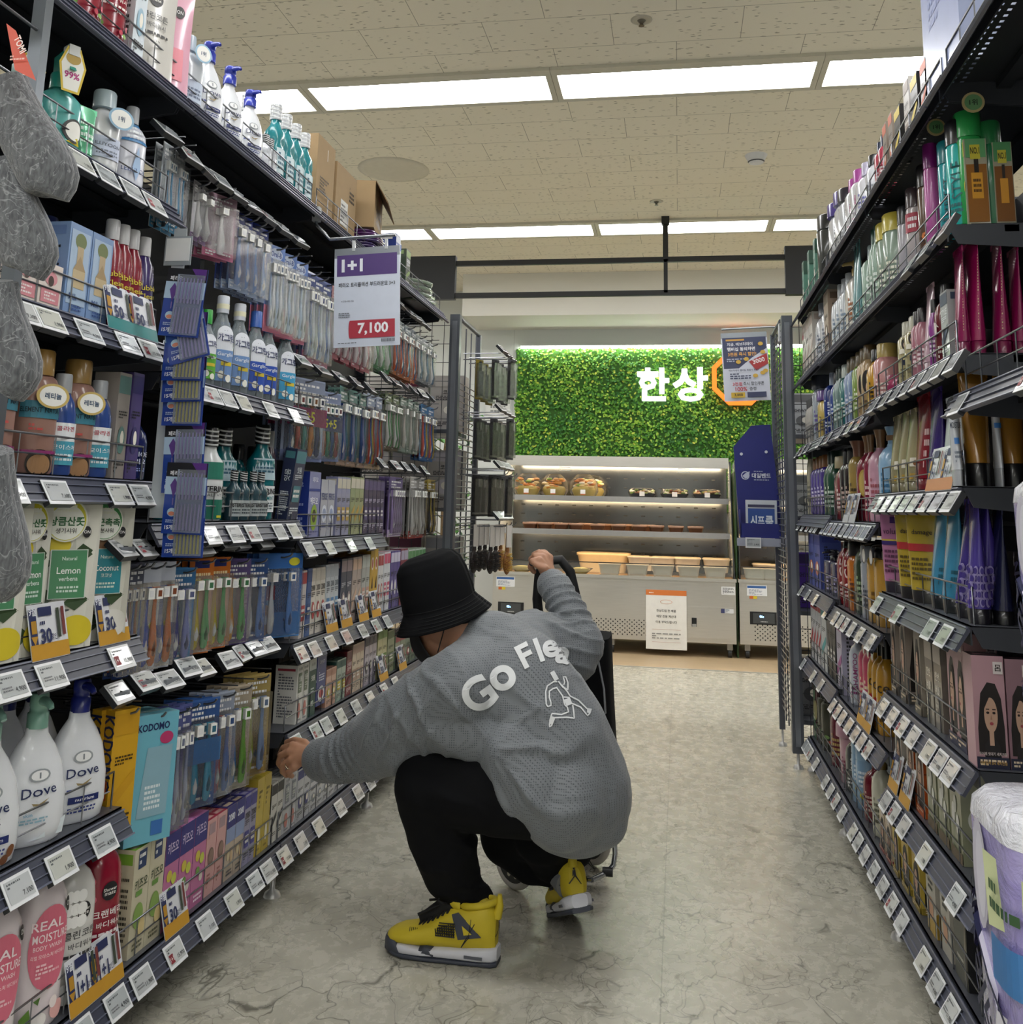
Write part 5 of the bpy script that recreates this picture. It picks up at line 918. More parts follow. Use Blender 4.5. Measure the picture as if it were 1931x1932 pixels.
row('R', 1.51, 'second right bay fifth shelf', [
 (1660, 1688, .058, 1, k_bottle, 'round magenta jar', 'jar', dict(shape='can', c='#9c2f5a', cap='#8a1f4c', w=.08, d=.08)),
 (1664, 1690, .05, 1, k_bottle, 'round black jar', 'jar', dict(shape='can', c='#17171a', cap='#202024', w=.06, d=.06, dx=.02)),
 (1692, 1718, 598, 2, k_bottle, 'cream bottle with a model printed on the card', 'bottle', dict(c='#b0a67c', cap='#c9c6b4', shape='straight', near=[('r', -.6, .62, .6, .96, '#d8d4c4'), ('e', 0, .8, .35, .12, '#241c18'), ('e', 0, .78, .2, .07, '#d9b49a'), ('r', -.3, .4, .3, .5, '#2a3048'), ('l', -.5, .1, .5, .35, 4, '#6a6448')])),
 (1720, 1736, 580, 2, k_bottle, 'dusty pink bottle with black cap', 'bottle', cv('#a8707e', '#241c22', '', '#f0dfe4', shape='straight')),
 (1738, 1752, 530, 1, k_tube, 'shiny pink tube', 'tube', dict(c='#c3a3b0', d=.05)),
 (1753, 1760, 560, 1, k_bottle, 'violet bottle', 'bottle', cv('#8a3a8a', '#1c1c20', '', '#f0dff0', shape='slim')),
 (1761, 1776, 530, 1, k_bottle, 'dark red bottle with black pump collar', 'bottle', cv('#5f1420', '#141416', '7', '#d8cfc8', shape='slim', w=.065)),
 (1779, 1796, 545, 1, k_box, 'silver styling wax carton', 'box', dict(c='#a9aeb0', acc='#3a4a60', wrap=True, w=.06, txt='STYLE', tc='#e6eaec'))])
MAG = [('l', -.05, .1, .05, .85, 26, '#c8a98a')]
deep(1.51, 2.215, 'second right bay fifth shelf', [
 (1812, 1842, 462, k_tube, 'tall magenta hair treatment tube', 'tube', dict(vb=645, c='#8a1250', w=.07, near=MAG)),
 (1834, 1870, 450, k_tube, 'tall magenta hair treatment tube', 'tube', dict(vb=645, c='#9a1458', w=.07, near=MAG, turn=10)),
 (1884, 1920, 450, k_tube, 'tall magenta hair treatment tube', 'tube', dict(vb=645, c='#8a1250', w=.07, near=MAG)),
 (1918, 1950, 462, k_tube, 'tall magenta hair treatment tube', 'tube', dict(vb=645, c='#84104c', w=.07))])
row('R', 1.16, 'far right bay fourth shelf', [
 (1500, 1518, 850, 3, k_bottle, 'small pale bottle', 'bottle', cv('#a9a48f', '#3a3a3e', '', '#5a5a50', shape='slim')),
 (1520, 1528, 880, 1, k_tube, 'beige tube', 'tube', dict(c='#a89c74', d=.04)),
 (1529, 1552, 860, 4, k_bottle, 'slim purple and blue bottle', 'bottle', cv('#44308a', '#8a5a34', '', '#d8cff0', shape='straight'))])
row('R', 1.14, 'third right bay fourth shelf', [
 (1554, 1566, 850, 2, k_bottle, 'dark green bottle with violet base', 'bottle', cv('#24503c', '#16302a', '', '#cfe0d4', shape='slim')),
 (1572, 1584, 860, 1, k_bottle, 'red bottle with beige sprayer and pink tag', 'bottle', cv('#7a2630', '#a89a78', '', '#e9cfd0', shape='slim')),
 (1584, 1600, 845, 2, k_bottle, 'dark brown bottle with black cap', 'bottle', cv('#1f1416', '#141416', '', '#c9b0a8', shape='straight')),
 (1601, 1609, 830, 1, k_bottle, 'gold bottle with wooden cap', 'bottle', cv('#a38a4a', '#8a5a44', '', '#3a2c14', shape='straight', flare=True)),
 (1610, 1630, 820, 1, k_bottle, 'maroon bottle with gold oval and wooden cap', 'bottle', dict(c='#84283c', cap='#9a7350', shape='shower', flare=True, w=.085, near=[('e', 0, .55, .45, .2, '#c0a24c'), ('e', 0, .55, .36, .16, '#d0b565'), ('l', -.3, .15, .3, .25, 2, '#e6c9c9')])),
 (1631, 1637, 818, 1, k_bottle, 'maroon bottle with brown cap', 'bottle', cv('#8a2c44', '#8a6a4c', '', '#e6c9c9', shape='shower', flare=True)),
 (1638, 1648, 808, 1, k_bottle, 'pale pink bottle with wooden cap', 'bottle', cv('#cf9fb2', '#9a7350', '', '#a85a64', shape='shower', flare=True))])
row('R', 1.225, 'second right bay fourth shelf', [
 (1650, 1672, 803, 1, k_bottle, 'sky blue bottle with wooden and blue cap', 'bottle', cv('#8fb4d4', '#7fa8cc', '', '#3f7aa4', shape='shower', flare=True, band='#8a6844', w=.09, dz=-.06)),
 (1673, 1716, 775, 3, k_tube, 'olive cream hair treatment tube', 'tube', dict(c='#a89f78', d=.06, near=[('r', -.5, .2, .5, .32, '#e4dfd0'), ('e', 0, .25, .2, .04, '#8a5a30'), ('l', -.4, .02, .4, .12, 2, '#c9a23c')])),
 (1718, 1742, 740, 1, k_tube, 'dark red hair treatment tube', 'tube', dict(c='#8a1626', d=.06, near=[('l', -.4, .1, .4, .6, 4, '#d8b4b4')])),
 (1743, 1764, 728, 1, k_tube, 'purple tube with orange edge', 'tube', dict(c='#352270', d=.06, cap='#b86a2c')),
 (1766, 1796, 742, 1, k_tube, 'white moisture clinic tube', 'tube', dict(c='#c6cad2', d=.07, near=[('l', -.4, .1, .3, .3, 3, '#4a5a7a'), ('r', -.6, .45, -.3, .5, '#b03a48')]))])
deep(1.225, 2.215, 'second right bay fourth shelf', [
 (1802, 1824, 765, k_tube, 'white moisture clinic tube', 'tube', dict(vb=868, c='#cdd1d8', w=.06, face=True, caph=.2, art=[('t', 'MOISTURE', 0, .7, .1, '#2f3a4a', 1.7), ('r', -.5, .4, .2, .5, '#3f7ac0'), ('l', -.6, .1, .4, .3, 3, '#5a6474')])),
 (1824, 1884, 700, k_tube, 'large gold brown hair treatment tube', 'tube', dict(vb=866, c='#8f6420', cap='#141416', w=.07, face=True, caph=.2)),
 (1882, 1900, 745, k_tube, 'white moisture clinic tube', 'tube', dict(vb=862, c='#cdd1d8', w=.05, face=True, caph=.2, art=[('t', 'MOISTURE CLINIC', 0, .8, .1, '#2f3a4a', 1.7), ('r', -.6, .55, .6, .62, '#3f7ac0')])),
 (1892, 1950, 700, k_tube, 'large gold brown hair treatment tube', 'tube', dict(vb=866, c='#8f6420', cap='#141416', w=.07, face=True, caph=.2))])
row('R', .84, 'far right bay third shelf', [
 (1518, 1527, 1005, 1, k_box, 'lime green carton', 'box', dict(c='#6f9a34', acc='#5a8a2c', seed=90)),
 (1528, 1550, 1008, 2, k_box, 'violet blue shampoo carton', 'box', dict(c='#4a58a8', acc='#3a449a', seed=91, pic='#c87a5a'))])
row('R', .82, 'third right bay third shelf', [
 (1552, 1577, 1040, 2, k_bottle, 'black violet pump bottle', 'bottle', dict(c='#241c4a', cap='#16141f', shape='can', pump=True, near=[('l', -.5, .2, .5, .6, 4, '#a9a2d0')])),
 (1578, 1596, 1012, 2, k_bottle, 'deep red bottle with black pump', 'bottle', cv('#8a1622', '#141416', 'AGE', '#f0d8d8', shape='slim', pump=True)),
 (1597, 1608, 1022, 1, k_bottle, 'orange bottle', 'bottle', cv('#c8721e', '#1a1816', '', '#5a2c10', shape='straight')),
 (1609, 1622, 1008, 1, k_bottle, 'dark green glossy bottle with pump', 'bottle', cv('#22381f', '#141616', '', '#9ab08a', shape='slim', pump=True)),
 (1624, 1633, 1030, 1, k_bottle, 'silver bottle', 'bottle', cv('#a3a9b4', '#8a8f98', '', '#4a4f5a', shape='can')),
 (1634, 1662, 1020, 2, k_bottle, 'gold bottle with black pump and model tag', 'bottle', dict(c='#b98c34', cap='#16140f', shape='can', pump=True, sleeve=(0, .8, .5, .2, '#241a14', ' '), near=[('l', -.4, .2, .4, .5, 3, '#6a4a14')]))])
LACE = [('e', -.6+.4*(i % 4)+.2*(i//4 % 2), .06+.07*(i//4), .17, .045, '#9a8fc4', 10) for i in range(20)]+[('e', -.6+.4*(i % 4)+.2*(i//4 % 2), .06+.07*(i//4), .11, .028, '#3f2f80', 10) for i in range(20)]
row('R', .94, 'second right bay third shelf', [
 (1664, 1698, 945, 1, k_tube, 'pink volume hair treatment tube with a red flag label', 'tube', dict(c='#b878a0', cap='#26202c', w=.1, d=.045, turn=-50, art=[('t', 'volume', 0, .62, .07, '#4a2a4a', 1.5), ('r', -.9, .45, .9, .5, '#3a2470'), ('r', -.9, .5, .9, .52, '#c9b040'), ('r', -.6, .84, .6, .98, '#9c2f4a'), ('r', -.2, .72, .2, .8, '#4a2070'), ('l', -.6, .1, .6, .4, 5, '#5a2c4c')])),
 (1700, 1745, 940, 2, k_tube, 'yellow damage care tube with an orange hang label', 'tube', dict(c='#b9a034', cap='#1c1a1a', w=.1, d=.045, turn=-50, art=[('t', 'damage', 0, .62, .07, '#3a2c14', 1.5), ('r', -.9, .42, .9, .5, '#b02c30'), ('e', .3, .92, .6, .1, '#b0601e'), ('l', -.6, .1, .6, .36, 5, '#5a4a14')])),
 (1747, 1792, 940, 2, k_tube, 'bright blue hair treatment tube', 'tube', dict(c='#3f92b8', cap='#151a1c', d=.07, near=[('l', -.4, .1, .2, .3, 3, '#1f5a6a')])),
 (1794, 1836, 940, 2, k_tube, 'violet tube with lace pattern', 'tube', dict(c='#4a3a94', cap='#15131c', d=.09, near=LACE))])
deep(.94, 2.215, 'second right bay third shelf', [
 (1836, 1882, 940, k_tube, 'violet tube with lace pattern', 'tube', dict(vb=1150, c='#4f3f9c', cap='#15131c', w=.07, near=LACE)),
 (1882, 1925, 960, k_tube, 'navy tube with curved print', 'tube', dict(vb=1150, c='#1b1e40', cap='#101014', w=.07))])
HD = lambda bg, c2, sk='#c9a48c', hr='#1d1715': [('r', -1, 0, 1, 1, bg), ('p', [(-.8, .12), (.85, .12), (.86, .35), (.72, .62), (.4, .75), (-.1, .76), (-.55, .66), (-.8, .35)], hr), ('p', [(-.5, .02), (.6, .02), (.5, .2), (.15, .28), (-.1, .28), (-.42, .2)], '#242022'), ('r', -.12, .2, .16, .38, sk), ('e', .03, .47, .42, .155, sk, 22),
    ('p', [(-.45, .5), (-.4, .68), (.15, .68), (-.15, .59)], hr), ('p', [(.49, .48), (.46, .66), (.1, .68), (.34, .58)], hr), ('e', -.16, .49, .1, .011, '#2a1c18'), ('e', .22, .49, .1, .011, '#2a1c18'), ('r', -.28, .517, -.06, .526, '#3a2a22'), ('r', .12, .517, .34, .526, '#3a2a22'), ('p', [(-.03, .43), (.09, .43), (.03, .48)], '#a9826c'), ('e', .03, .395, .12, .014, '#a84a50'), ('r', -1, .0, 1, .1, c2), ('l', -.8, .02, .8, .085, 2, '#e0cdb0')]
DYE = lambda bg, c2, h2='呂': HD(bg, c2)+[('r', .3, .84, .9, .95, '#ddd4d2'), ('t', h2, .6, .895, .06, '#2c2420', .5, 0, .02)]
row('R', .51, 'far right bay second shelf', [
 (1518, 1552, 1125, 4, k_box, 'white carton with red corner print', 'box', dict(c='#c9c9cc', acc='#b03a40', near=[('r', -.9, .76, -.1, .96, '#b8303a'), ('l', -.7, .1, .7, .7, 9, '#8a8d94')])),
 (1553, 1562, 1140, 1, k_box, 'white carton with teal corner print', 'box', dict(c='#c9cccc', acc='#4aa0a4', seed=93))])
row('R', .49, 'third right bay second shelf', [
 (1564, 1580, 1140, 3, k_box, 'black carton with thin white lines', 'box', dict(c='#1e1e20', acc='#4a4a4c', seed=94)),
 (1582, 1592, 1165, 1, k_box, 'lavender and pink carton', 'box', dict(c='#b9b4cc', acc='#a04a90', seed=95)),
 (1594, 1618, 1185, 1, k_bottle, 'large white shampoo bottle', 'bottle', cv('#c6cdd8', '#4a3f6a', 'SHAMPOO', '#8a3a70', shape='shower', w=.09, d=.07)),
 (1620, 1636, 1200, 2, k_bottle, 'pink to yellow ombre bottle', 'bottle', cv('#c2506a', '#8a1f34', '', '#f0dfc0', shape='straight')),
 (1637, 1662, 1205, 3, k_bottle, 'gold bottle with black pump and orange card', 'bottle', dict(c='#b9892c', cap='#16140f', shape='shower', sleeve=(0, .85, .6, .2, '#c0682c', ' '), near=[('t', 'ce', 0, .6, .1, '#3a2a10', 1), ('r', -.5, .35, .5, .44, '#9c2420'), ('l', -.4, .1, .4, .3, 3, '#3a2a10')]))])
row('R', .66, 'second right bay second shelf', [
 (1684, 1698, 1140, 1, k_box, 'hair dye carton with red tag and smiling model', 'box', dict(c='#8f8a84', acc='#b02c34', w=.06, front=DYE('#93867c', '#55504a'), near=DYE('#93867c', '#55504a'))),
 (1700, 1718, 1140, 1, k_box, 'hair dye carton with red tag and smiling model', 'box', dict(c='#8f8a84', acc='#b02c34', w=.065, front=DYE('#93867c', '#55504a'), near=DYE('#93867c', '#55504a'))),
 (1728, 1746, 1165, 1, k_box, 'hair dye carton with green foil top', 'box', dict(c='#8f8a84', acc='#5a8a3a', w=.065, front=DYE('#978d80', '#6a6458'), near=DYE('#978d80', '#6a6458'))),
 (1750, 1784, 1170, 2, k_box, 'grey bubble hair dye pack in clear film', 'box', dict(c='#6d665e', acc='#8a847a', wrap=True, w=.07, front=[('r', -1, .6, 1, .95, '#a09588'), ('t', '한번', 0, .48, .08, '#ded8cc', 1.4, 0, .02), ('t', '버블', 0, .36, .08, '#ded8cc', 1.4, 0, .02), ('l', -.6, .1, .6, .28, 4, '#a9a398')])),
 (1796, 1830, 1195, 2, k_box, 'pink hair dye carton with a long haired model', 'box', dict(c='#b08a90', acc='#2a2422', top='#a59080', w=.07, front=DYE('#b9959a', '#2a2a44'), near=DYE('#b9959a', '#2a2a44')))])
deep(.66, 2.22, 'second right bay second shelf', [
 (1842, 1904, 1238, k_box, 'pink hair dye carton facing the camera with a long haired model', 'box', dict(vb=1415, c='#b9929a', acc='#1d1a20', top='#241f22', w=.06, face=True, front=DYE('#b9929a', '#22253c')+[('t', '두어레 빗대기 새치크림', 0, .13, .03, '#e2d6d2', 1.7), ('t', '자연갈색 5N 새치전용', 0, .05, .03, '#c9a258', 1.7)])),
 (1906, 1955, 1245, k_box, 'pink hair dye carton facing the camera with a long haired model', 'box', dict(vb=1415, c='#8a6a72', acc='#1d1a20', top='#241f22', w=.06, face=True, front=DYE('#8f6f78', '#22253c')))])
row('R', .155, 'far right bay bottom shelf', [(1500, 1514, 1240, 2, k_box, 'green carton', 'box', dict(c='#1f5a34', acc='#2a6a40', seed=96)),
 (1516, 1540, 1265, 2, k_bottle, 'dark maroon pump bottle with plant print', 'bottle', dict(c='#3f1a20', cap='#2a1c1a', shape='can', pump=True, w=.085, near=[('e', -.1, .3, .3, .04, '#7a9a5a'), ('e', .2, .2, .2, .03, '#b0503a'), ('e', -.4, .6, .4, .2, '#8a845a')])),
 (1541, 1556, 1300, 2, k_bottle, 'dark olive pump bottle with plant print', 'bottle', dict(c='#3a3a2c', cap='#1e1c18', shape='can', pump=True, w=.08, near=[('e', -.1, .3, .3, .04, '#7a9a5a'), ('e', .2, .2, .2, .03, '#b0503a')]))])
row('R', .155, 'third right bay bottom shelf', [
 (1560, 1580, 1315, 1, k_bottle, 'large maroon bottle with brown pump', 'bottle', cv('#5f1426', '#2c1618', '', '#b99a60', shape='shower', pump=True, w=.1, d=.075)),
 (1583, 1593, 1368, 1, k_bottle, 'dusty pink bottle', 'bottle', cv('#b98f9c', '#b98f9c', '', '#7a2c4a', shape='can')),
 (1594, 1603, 1375, 1, k_bottle, 'charcoal bottle with white print', 'bottle', cv('#3a3e40', '#26282a', 'jant', '#e6e6e6', shape='shower')),
 (1606, 1623, 1405, 2, k_bottle, 'light blue bottle with yellow dot', 'bottle', dict(c='#83a4c2', cap='#8fb0cc', shape='can', near=[('e', 0, .3, .35, .06, '#c9c22c'), ('l', -.4, .45, .4, .8, 4, '#e0eaf2')])),
 (1625, 1640, 1430, 1, k_bottle, 'dark red bottle', 'bottle', cv('#6a1224', '#4a1018', '', '#c9a9a0', shape='shower', w=.08)),
 (1642, 1656, 1425, 1, k_bottle, 'cream bottle with gold cap', 'bottle', cv('#c2c1ae', '#7a6430', '', '#6a6a58', shape='shower', w=.085, d=.07))])
row('R', .41, 'second right bay lower shelf', [
 (1688, 1712, 1350, 1, k_box, 'tall white and orange carton with a model', 'box', dict(c='#b9552c', acc='#8a3c22', w=.08, front=HD('#b9b4aa', '#b9552c'), near=HD('#b9b4aa', '#b9552c'))),
 (1714, 1750, 1375, 2, k_box, 'orange carton with a brown haired model', 'box', dict(c='#b0501f', acc='#8a3a18', top='#8a4a2c', w=.08, front=HD('#b9b0a4', '#b0501f', hr='#5a3a26'), near=[('l', -.6, .1, .6, .9, 9, '#8a3a16'), ('r', -1, .5, 1, .52, '#7a3010')])),
 (1752, 1822, 1440, 3, k_box, 'grey green carton printed with white tulips', 'box', dict(c='#84876c', acc='#a9a48a', wrap=True, w=.09, front=[('e', -.4, .5, .28, .12, '#dcdcd4'), ('e', .35, .4, .28, .12, '#e2e2da'), ('e', 0, .62, .25, .1, '#cfd0c6'), ('r', -.42, .1, -.36, .4, '#5a7a44'), ('r', .32, .1, .38, .32, '#5a7a44'), ('r', -1, 0, 1, .12, '#6a5a44')], near=[('e', -.3, .5, .4, .12, '#dcdcd4'), ('r', -.35, .1, -.25, .4, '#5a7a44'), ('e', .4, .7, .35, .1, '#d0d0c8'), ('e', .3, .25, .3, .05, '#c87a70')]))])
row('R', .155, 'second right bay bottom shelf', [
 (1662, 1686, 1535, 2, k_box, 'beige hair dye carton with a smiling model', 'box', dict(c='#b9a792', acc='#8a7a66', w=.075, front=DYE('#bfae98', '#8a3a40'), near=DYE('#bfae98', '#8a3a40'))),
 (1688, 1700, 1545, 1, k_box, 'dark haired model carton with yellow edge', 'box', dict(c='#b9a03c', acc='#a08a2c', w=.075, front=DYE('#bda54a', '#8f7a2c'), near=DYE('#bda54a', '#8f7a2c'))),
 (1702, 1744, 1590, 2, k_box, 'yellow hair dye carton with a smiling model', 'box', dict(c='#c0a43c', acc='#a88c2c', w=.085, front=DYE('#c6ab48', '#8f7a2c'), near=DYE('#c6ab48', '#8f7a2c'))),
 (1746, 1776, 1655, 1, k_box, 'white and red hair dye carton', 'box', dict(c='#b9b4a8', acc='#b03a2c', top='#a83a2c', w=.09, front=[('l', -.5, .7, .5, .9, 2, '#1c1c20'), ('e', 0, .4, .5, .2, '#c89a7a'), ('p', [(-.8, 0), (.8, 0), (.8, .3), (-.8, .15)], '#b99a4a')], near=[('t', '세븐에이트', 0, .8, .1, '#2a3a7a', 1.6), ('p', [(-1, 0), (1, 0), (1, .4), (0, .6), (-1, .4)], '#9a7c2c')])),
 (1780, 1796, 1690, 1, k_box, 'white and red hair dye carton', 'box', dict(c='#b9b4a8', acc='#b03a2c', top='#a83a2c', w=.08, front=[('l', -.5, .7, .5, .9, 2, '#1c1c20'), ('e', 0, .4, .5, .2, '#c89a7a')])),
 (1800, 1836, 1720, 1, k_box, 'black and grey hair dye carton', 'box', dict(c='#4f4f48', acc='#1c1c1c', top='#141414', w=.1, front=[('r', -1, 0, 1, 1, '#56564e'), ('l', -.6, .2, .4, .34, 2, '#c9c6bc'), ('p', [(.5, .1), (.9, .1), (.9, .9), (.7, .7)], '#8f8676')], near=[('r', -1, 0, 1, 1, '#131313')]))])
tags('R', 1.14, 'far right bay fourth shelf', (1503, 1511, 1520, 1528, 1535)); tags('R', .84, 'far right bay third shelf', (1504, 1518, 1532)); tags('R', .51, 'far right bay second shelf', (1507, 1528, 1542))
tags('R', .155, 'far right bay bottom shelf', (1496, 1507, 1520, 1533)); tags('R', .155, 'third right bay bottom shelf', (1551, 1560, 1570, 1582, 1601, 1611, 1624)); tags('R', .155, 'second right bay bottom shelf', (1640, 1656, 1673, 1691, 1730, 1754, 1780))
tags('R', 1.48, 'far right bay fifth shelf', (1499, 1508, 1518)); tags('R', 1.48, 'third right bay fifth shelf', (1540, 1556, 1578, 1594, 1612)); tags('R', 1.14, 'third right bay fourth shelf', (1548, 1556, 1564, 1573, 1584, 1594, 1604, 1614, 1624))
tags('R', .82, 'third right bay third shelf', (1552, 1569, 1578, 1587, 1599, 1614, 1634)); tags('R', .49, 'third right bay second shelf', (1564, 1573, 1582, 1594, 1606, 1617, 1629))
tags('R', 1.51, 'second right bay fifth shelf', (1640, 1660, 1680, 1700, 1720, 1740, 1760, 1785)); tags('R', 1.225, 'second right bay fourth shelf', (1648, 1664, 1680, 1697, 1714, 1735, 1756, 1780))
tags('R', .94, 'second right bay third shelf', (1645, 1682, 1742, 1768)); tags('R', .66, 'second right bay second shelf', (1656, 1674, 1692, 1712, 1740, 1760, 1780)); tags('R', .41, 'second right bay lower shelf', (1662, 1677, 1695, 1733, 1790))
tags('R', 1.80, 'second right bay sixth shelf', (1770, 1735, 1705)); tags('R', 1.42, 'near right bay middle shelf', (1795, 1925))
# ------------------------------------------------------------------ deli display case and the wall behind it
def leaf_wall():
    rr = random.Random(3); m = MB(); g = [mat(c, .5) for c in ('#5f9c2e', '#80b83a', '#478a2c', '#a6cf48', '#37762f', '#c8d650')]
    x0, x1, z0, z1 = -1.63, 2.3, 1.15, 2.765
    N = 15500
    for i in range(N):
        x, z = rr.uniform(x0, x1), rr.uniform(z0, z1); s = rr.uniform(.011, .019); n = math.sin(x*5+1)*math.sin(z*6+x)+rr.gauss(0, .8)
        k = 0 if abs(n) < .4 else 1 if n > 1.2 else 3 if n > .6 else 4 if n < -1.1 else 2 if n < -.5 else 0
        if rr.random() < .05: k = 5
        y = -.03-rr.random()*.035; a = rr.uniform(0, 6.28); t1, t2 = rr.uniform(-.7, .7), rr.uniform(-.9, .5)
        M3 = Euler((t2, t1, 0)).to_matrix() @ Matrix.Rotation(a, 3, 'Y')
        P = [M3 @ Vector(q) for q in ((-s, 0, 0), (-.3*s, .25*s, .62*s), (.6*s, 0, .5*s), (s, -.2*s, 0), (.4*s, 0, -.55*s), (-.4*s, .25*s, -.55*s))]
        m.add([(x+p.x, y+p.y, z+p.z) for p in P], [(0, 1, 2, 3, 4, 5)], g[k])
    t = empty('green_wall_panel', (0, 9.7, 0), 0, 'lush artificial green leaf wall panel behind the deli display case', 'wall decoration')
    MB().b(x0, x1, -.022, -.002, z0, z1, mat('#37631f', .8)).build('backing_board', t); m.build('foliage', t, kind='stuff')
    MB().b(x0+.06, x1, -.09, -.03, z1+.006, z1+.02, mat('#fbfff4', .5, 0, 0, 14)).build('light_strip', t); MB().b(x0+.05, x1, -.092, -.0, z1+.021, z1+.032, '#d9dbd8').build('added_strip_shield', t)  # shield added above the strip to keep its light off the soffit
leaf_wall()
def letter(st, u0, u1, v0, v1, Y, col, em, lab, bold=.03):
    a, b = onY(u0, v1, Y), onY(u1, v0, Y); G, Fs, W = glyphs(st, bold); w, h = b.x-a.x, b.z-a.z; m = MB(); dpt = .05
    m.add([(x/W*w, -dpt, z*h) for x, z in G], Fs, mat(col, .4, 0, 0, em))
    ed = {}
    for f in Fs:
        for i in range(len(f)): e = (f[i], f[(i+1) % len(f)]); ed[e] = 1
    for (i, j) in list(ed):
        if (j, i) not in ed: m.add([(G[i][0]/W*w, -dpt, G[i][1]*h), (G[j][0]/W*w, -dpt, G[j][1]*h), (G[j][0]/W*w, 0, G[j][1]*h), (G[i][0]/W*w, 0, G[i][1]*h)], [(0, 1, 2, 3)], mat(col, .4, 0, 0, em*.3))
    m.build('sign_letter', None, (a.x, Y, a.z), None, lab, 'sign letter', 'lit letters of the deli sign')
letter('한', 1203, 1263, 695, 757, 9.62, '#ffffff', 1.6, 'white lit Korean letter on the green wall, left of the pair')
letter('상', 1270, 1336, 694, 758, 9.62, '#ffffff', 1.6, 'white lit Korean letter on the green wall, right of the pair')
c = onY(1396, 714, 9.6); m = MB(); n = 9; R0, R1 = .285, .24
oc = [(math.cos(R_(22.5+45*i)), math.sin(R_(22.5+45*i))) for i in range(8)]
OR = mat('#ff6a1a', .4, 0, 0, 1.1)
for i in range(8):
    a, b = oc[i], oc[(i+1) % 8]
    m.prism([(a[0]*R0, a[1]*R0), (b[0]*R0, b[1]*R0), (b[0]*R1, b[1]*R1), (a[0]*R1, a[1]*R1)], -.04, 0, OR)
m.build('octagon_sign', None, c, None, 'orange lit octagon ring sign right of the white letters', 'sign')
def case(x0, x1, yf, name, lab, temp, main=True):
    t = empty('display_case', ((x0+x1)/2, yf, 0), 0, lab, 'display case'); w = x1-x0; hx = w/2; D = .85
    b = MB(); b.b(-hx, hx, 0, D, .115, .60, STEEL).b(-hx-.008, hx+.008, -.012, .05, .60, .625, STEEL); b.b(-hx, hx, .05, D, .60, .615, mat('#8a7256', .5)); b.build('cabinet_base', t)
    # sloping glass: front foot at z .625 y .03, top at z 1.6 y .42
    zf, zt, yt = .625, 1.60, .45
    s = MB(); s.b(-hx+.02, hx-.02, yt-.03, D, 1.585, 1.63, STEEL).b(-hx+.02, hx-.02, yt-.035, yt+.03, 1.54, 1.63, STEEL); s.build('top_cover', t)
    bk = MB(); bk.b(-hx+.02, hx-.02, D-.02, D, .615, 1.59, mat('#6b6e70', .16, .9))
    for zz in [x*.085+.68 for x in range(10)]:
        for xx in range(int(w/.16)): bk.b(-hx+.1+xx*.16, -hx+.135+xx*.16, D-.0215, D-.02, zz, zz+.009, '#2a2c2e')
    bk.build('back_panel', t)
    gl = mat('#f2f6f5', .03, 0, .985)
    for sx in (-1, 1):
        e = MB(); X = sx*(hx-.008)
        e.prism([(.02, zf), (D, zf), (D, zt), (yt, zt)], X-.004, X+.004, gl, 'yz'); e.build('side_glass', t)
        f = MB(); f.tube([(X, .02, zf), (X, yt, zt)], .008, mat('#2c2e30', .3, .5), 6); f.build('side_frame', t)
    for i, (z, tk) in enumerate(((1.255, .36), (.965, .20))):
        y0 = .03+(z-zf)/(zt-zf)*(yt-.02)+.0
        sh = MB(); sh.b(-hx+.03, hx-.03, y0, y0+.012, z-.025, z+.022, mat('#b4b3b1', .25, .6)); sh.b(-hx+.03, hx-.03, y0+.012, D-.03, z, z+.01, mat('#9b835f', .5) if i else mat('#b9b9b6', .2, .5)); so = sh.build('case_shelf', t)
        MB().b(-hx+.06, hx-.06, y0+.02, y0+.045, z-.022, z-.004, mat('#ffe0b0', .5, 0, 0, 16)).build('shelf_light', so)
    MB().b(-hx+.06, hx-.06, yt+.04, yt+.07, 1.555, 1.583, mat('#ffe6c0', .5, 0, 0, 18)).build('top_light', t)
    MB().b(-hx+.02, hx-.02, .015, .022, .64, .72, gl).b(-hx+.02, hx-.02, .01, .024, .72, .728, mat('#3a3c3e', .3, .5)).build('low_front_glass', t)
    if main:
        for sx in (-.45, .6):
            hd = MB(); hd.tube([(sx-.05, yt-.05, 1.53), (sx-.05, yt-.05, 1.50), (sx+.05, yt-.05, 1.50), (sx+.05, yt-.05, 1.53)], .004, mat('#d0d0cc', .3, .5), 6, closed=True); hd.build('sliding_door_pull', t)
    # control panel, perforated vents, stickers, door, casters
    cx = -hx+.16 if main else -hx+.19
    cp = MB(); cp.b(cx-.11, cx+.11, -.006, 0, .275, .375, mat('#1c1d1f', .3)); cp.b(cx-.085, cx+.085, -.008, -.005, .285, .365, mat('#4f5254', .3, .3))
    cp.art([('r', -.4, .5, .0, .85, '#0c1420'), ('t', temp, -.2, .68, .25, mat('#8fc4ff', .4, 0, 0, 3), .4, 0, .02), ('l', -.3, .1, .4, .25, 1, '#c9cccc')], lambda x, z, l: (cx+x, -.009-l, z), .085, .285, .08); cp.build('control_panel', t)
    pv = MB()
    (px0, px1) = (-.30, .32) if main else (-hx+.12, hx-.06)
    nx = int((px1-px0)/.0195)
    for r in range(8):
        for i in range(nx):
            if (i+r) % 2: continue
            xx = px0+i*.0195; zz = .135+r*.0165+.02; pv.box((xx, -.0004, zz), (.0095, .001, .0095), '#101112')
    pv.build('vent_holes', t)
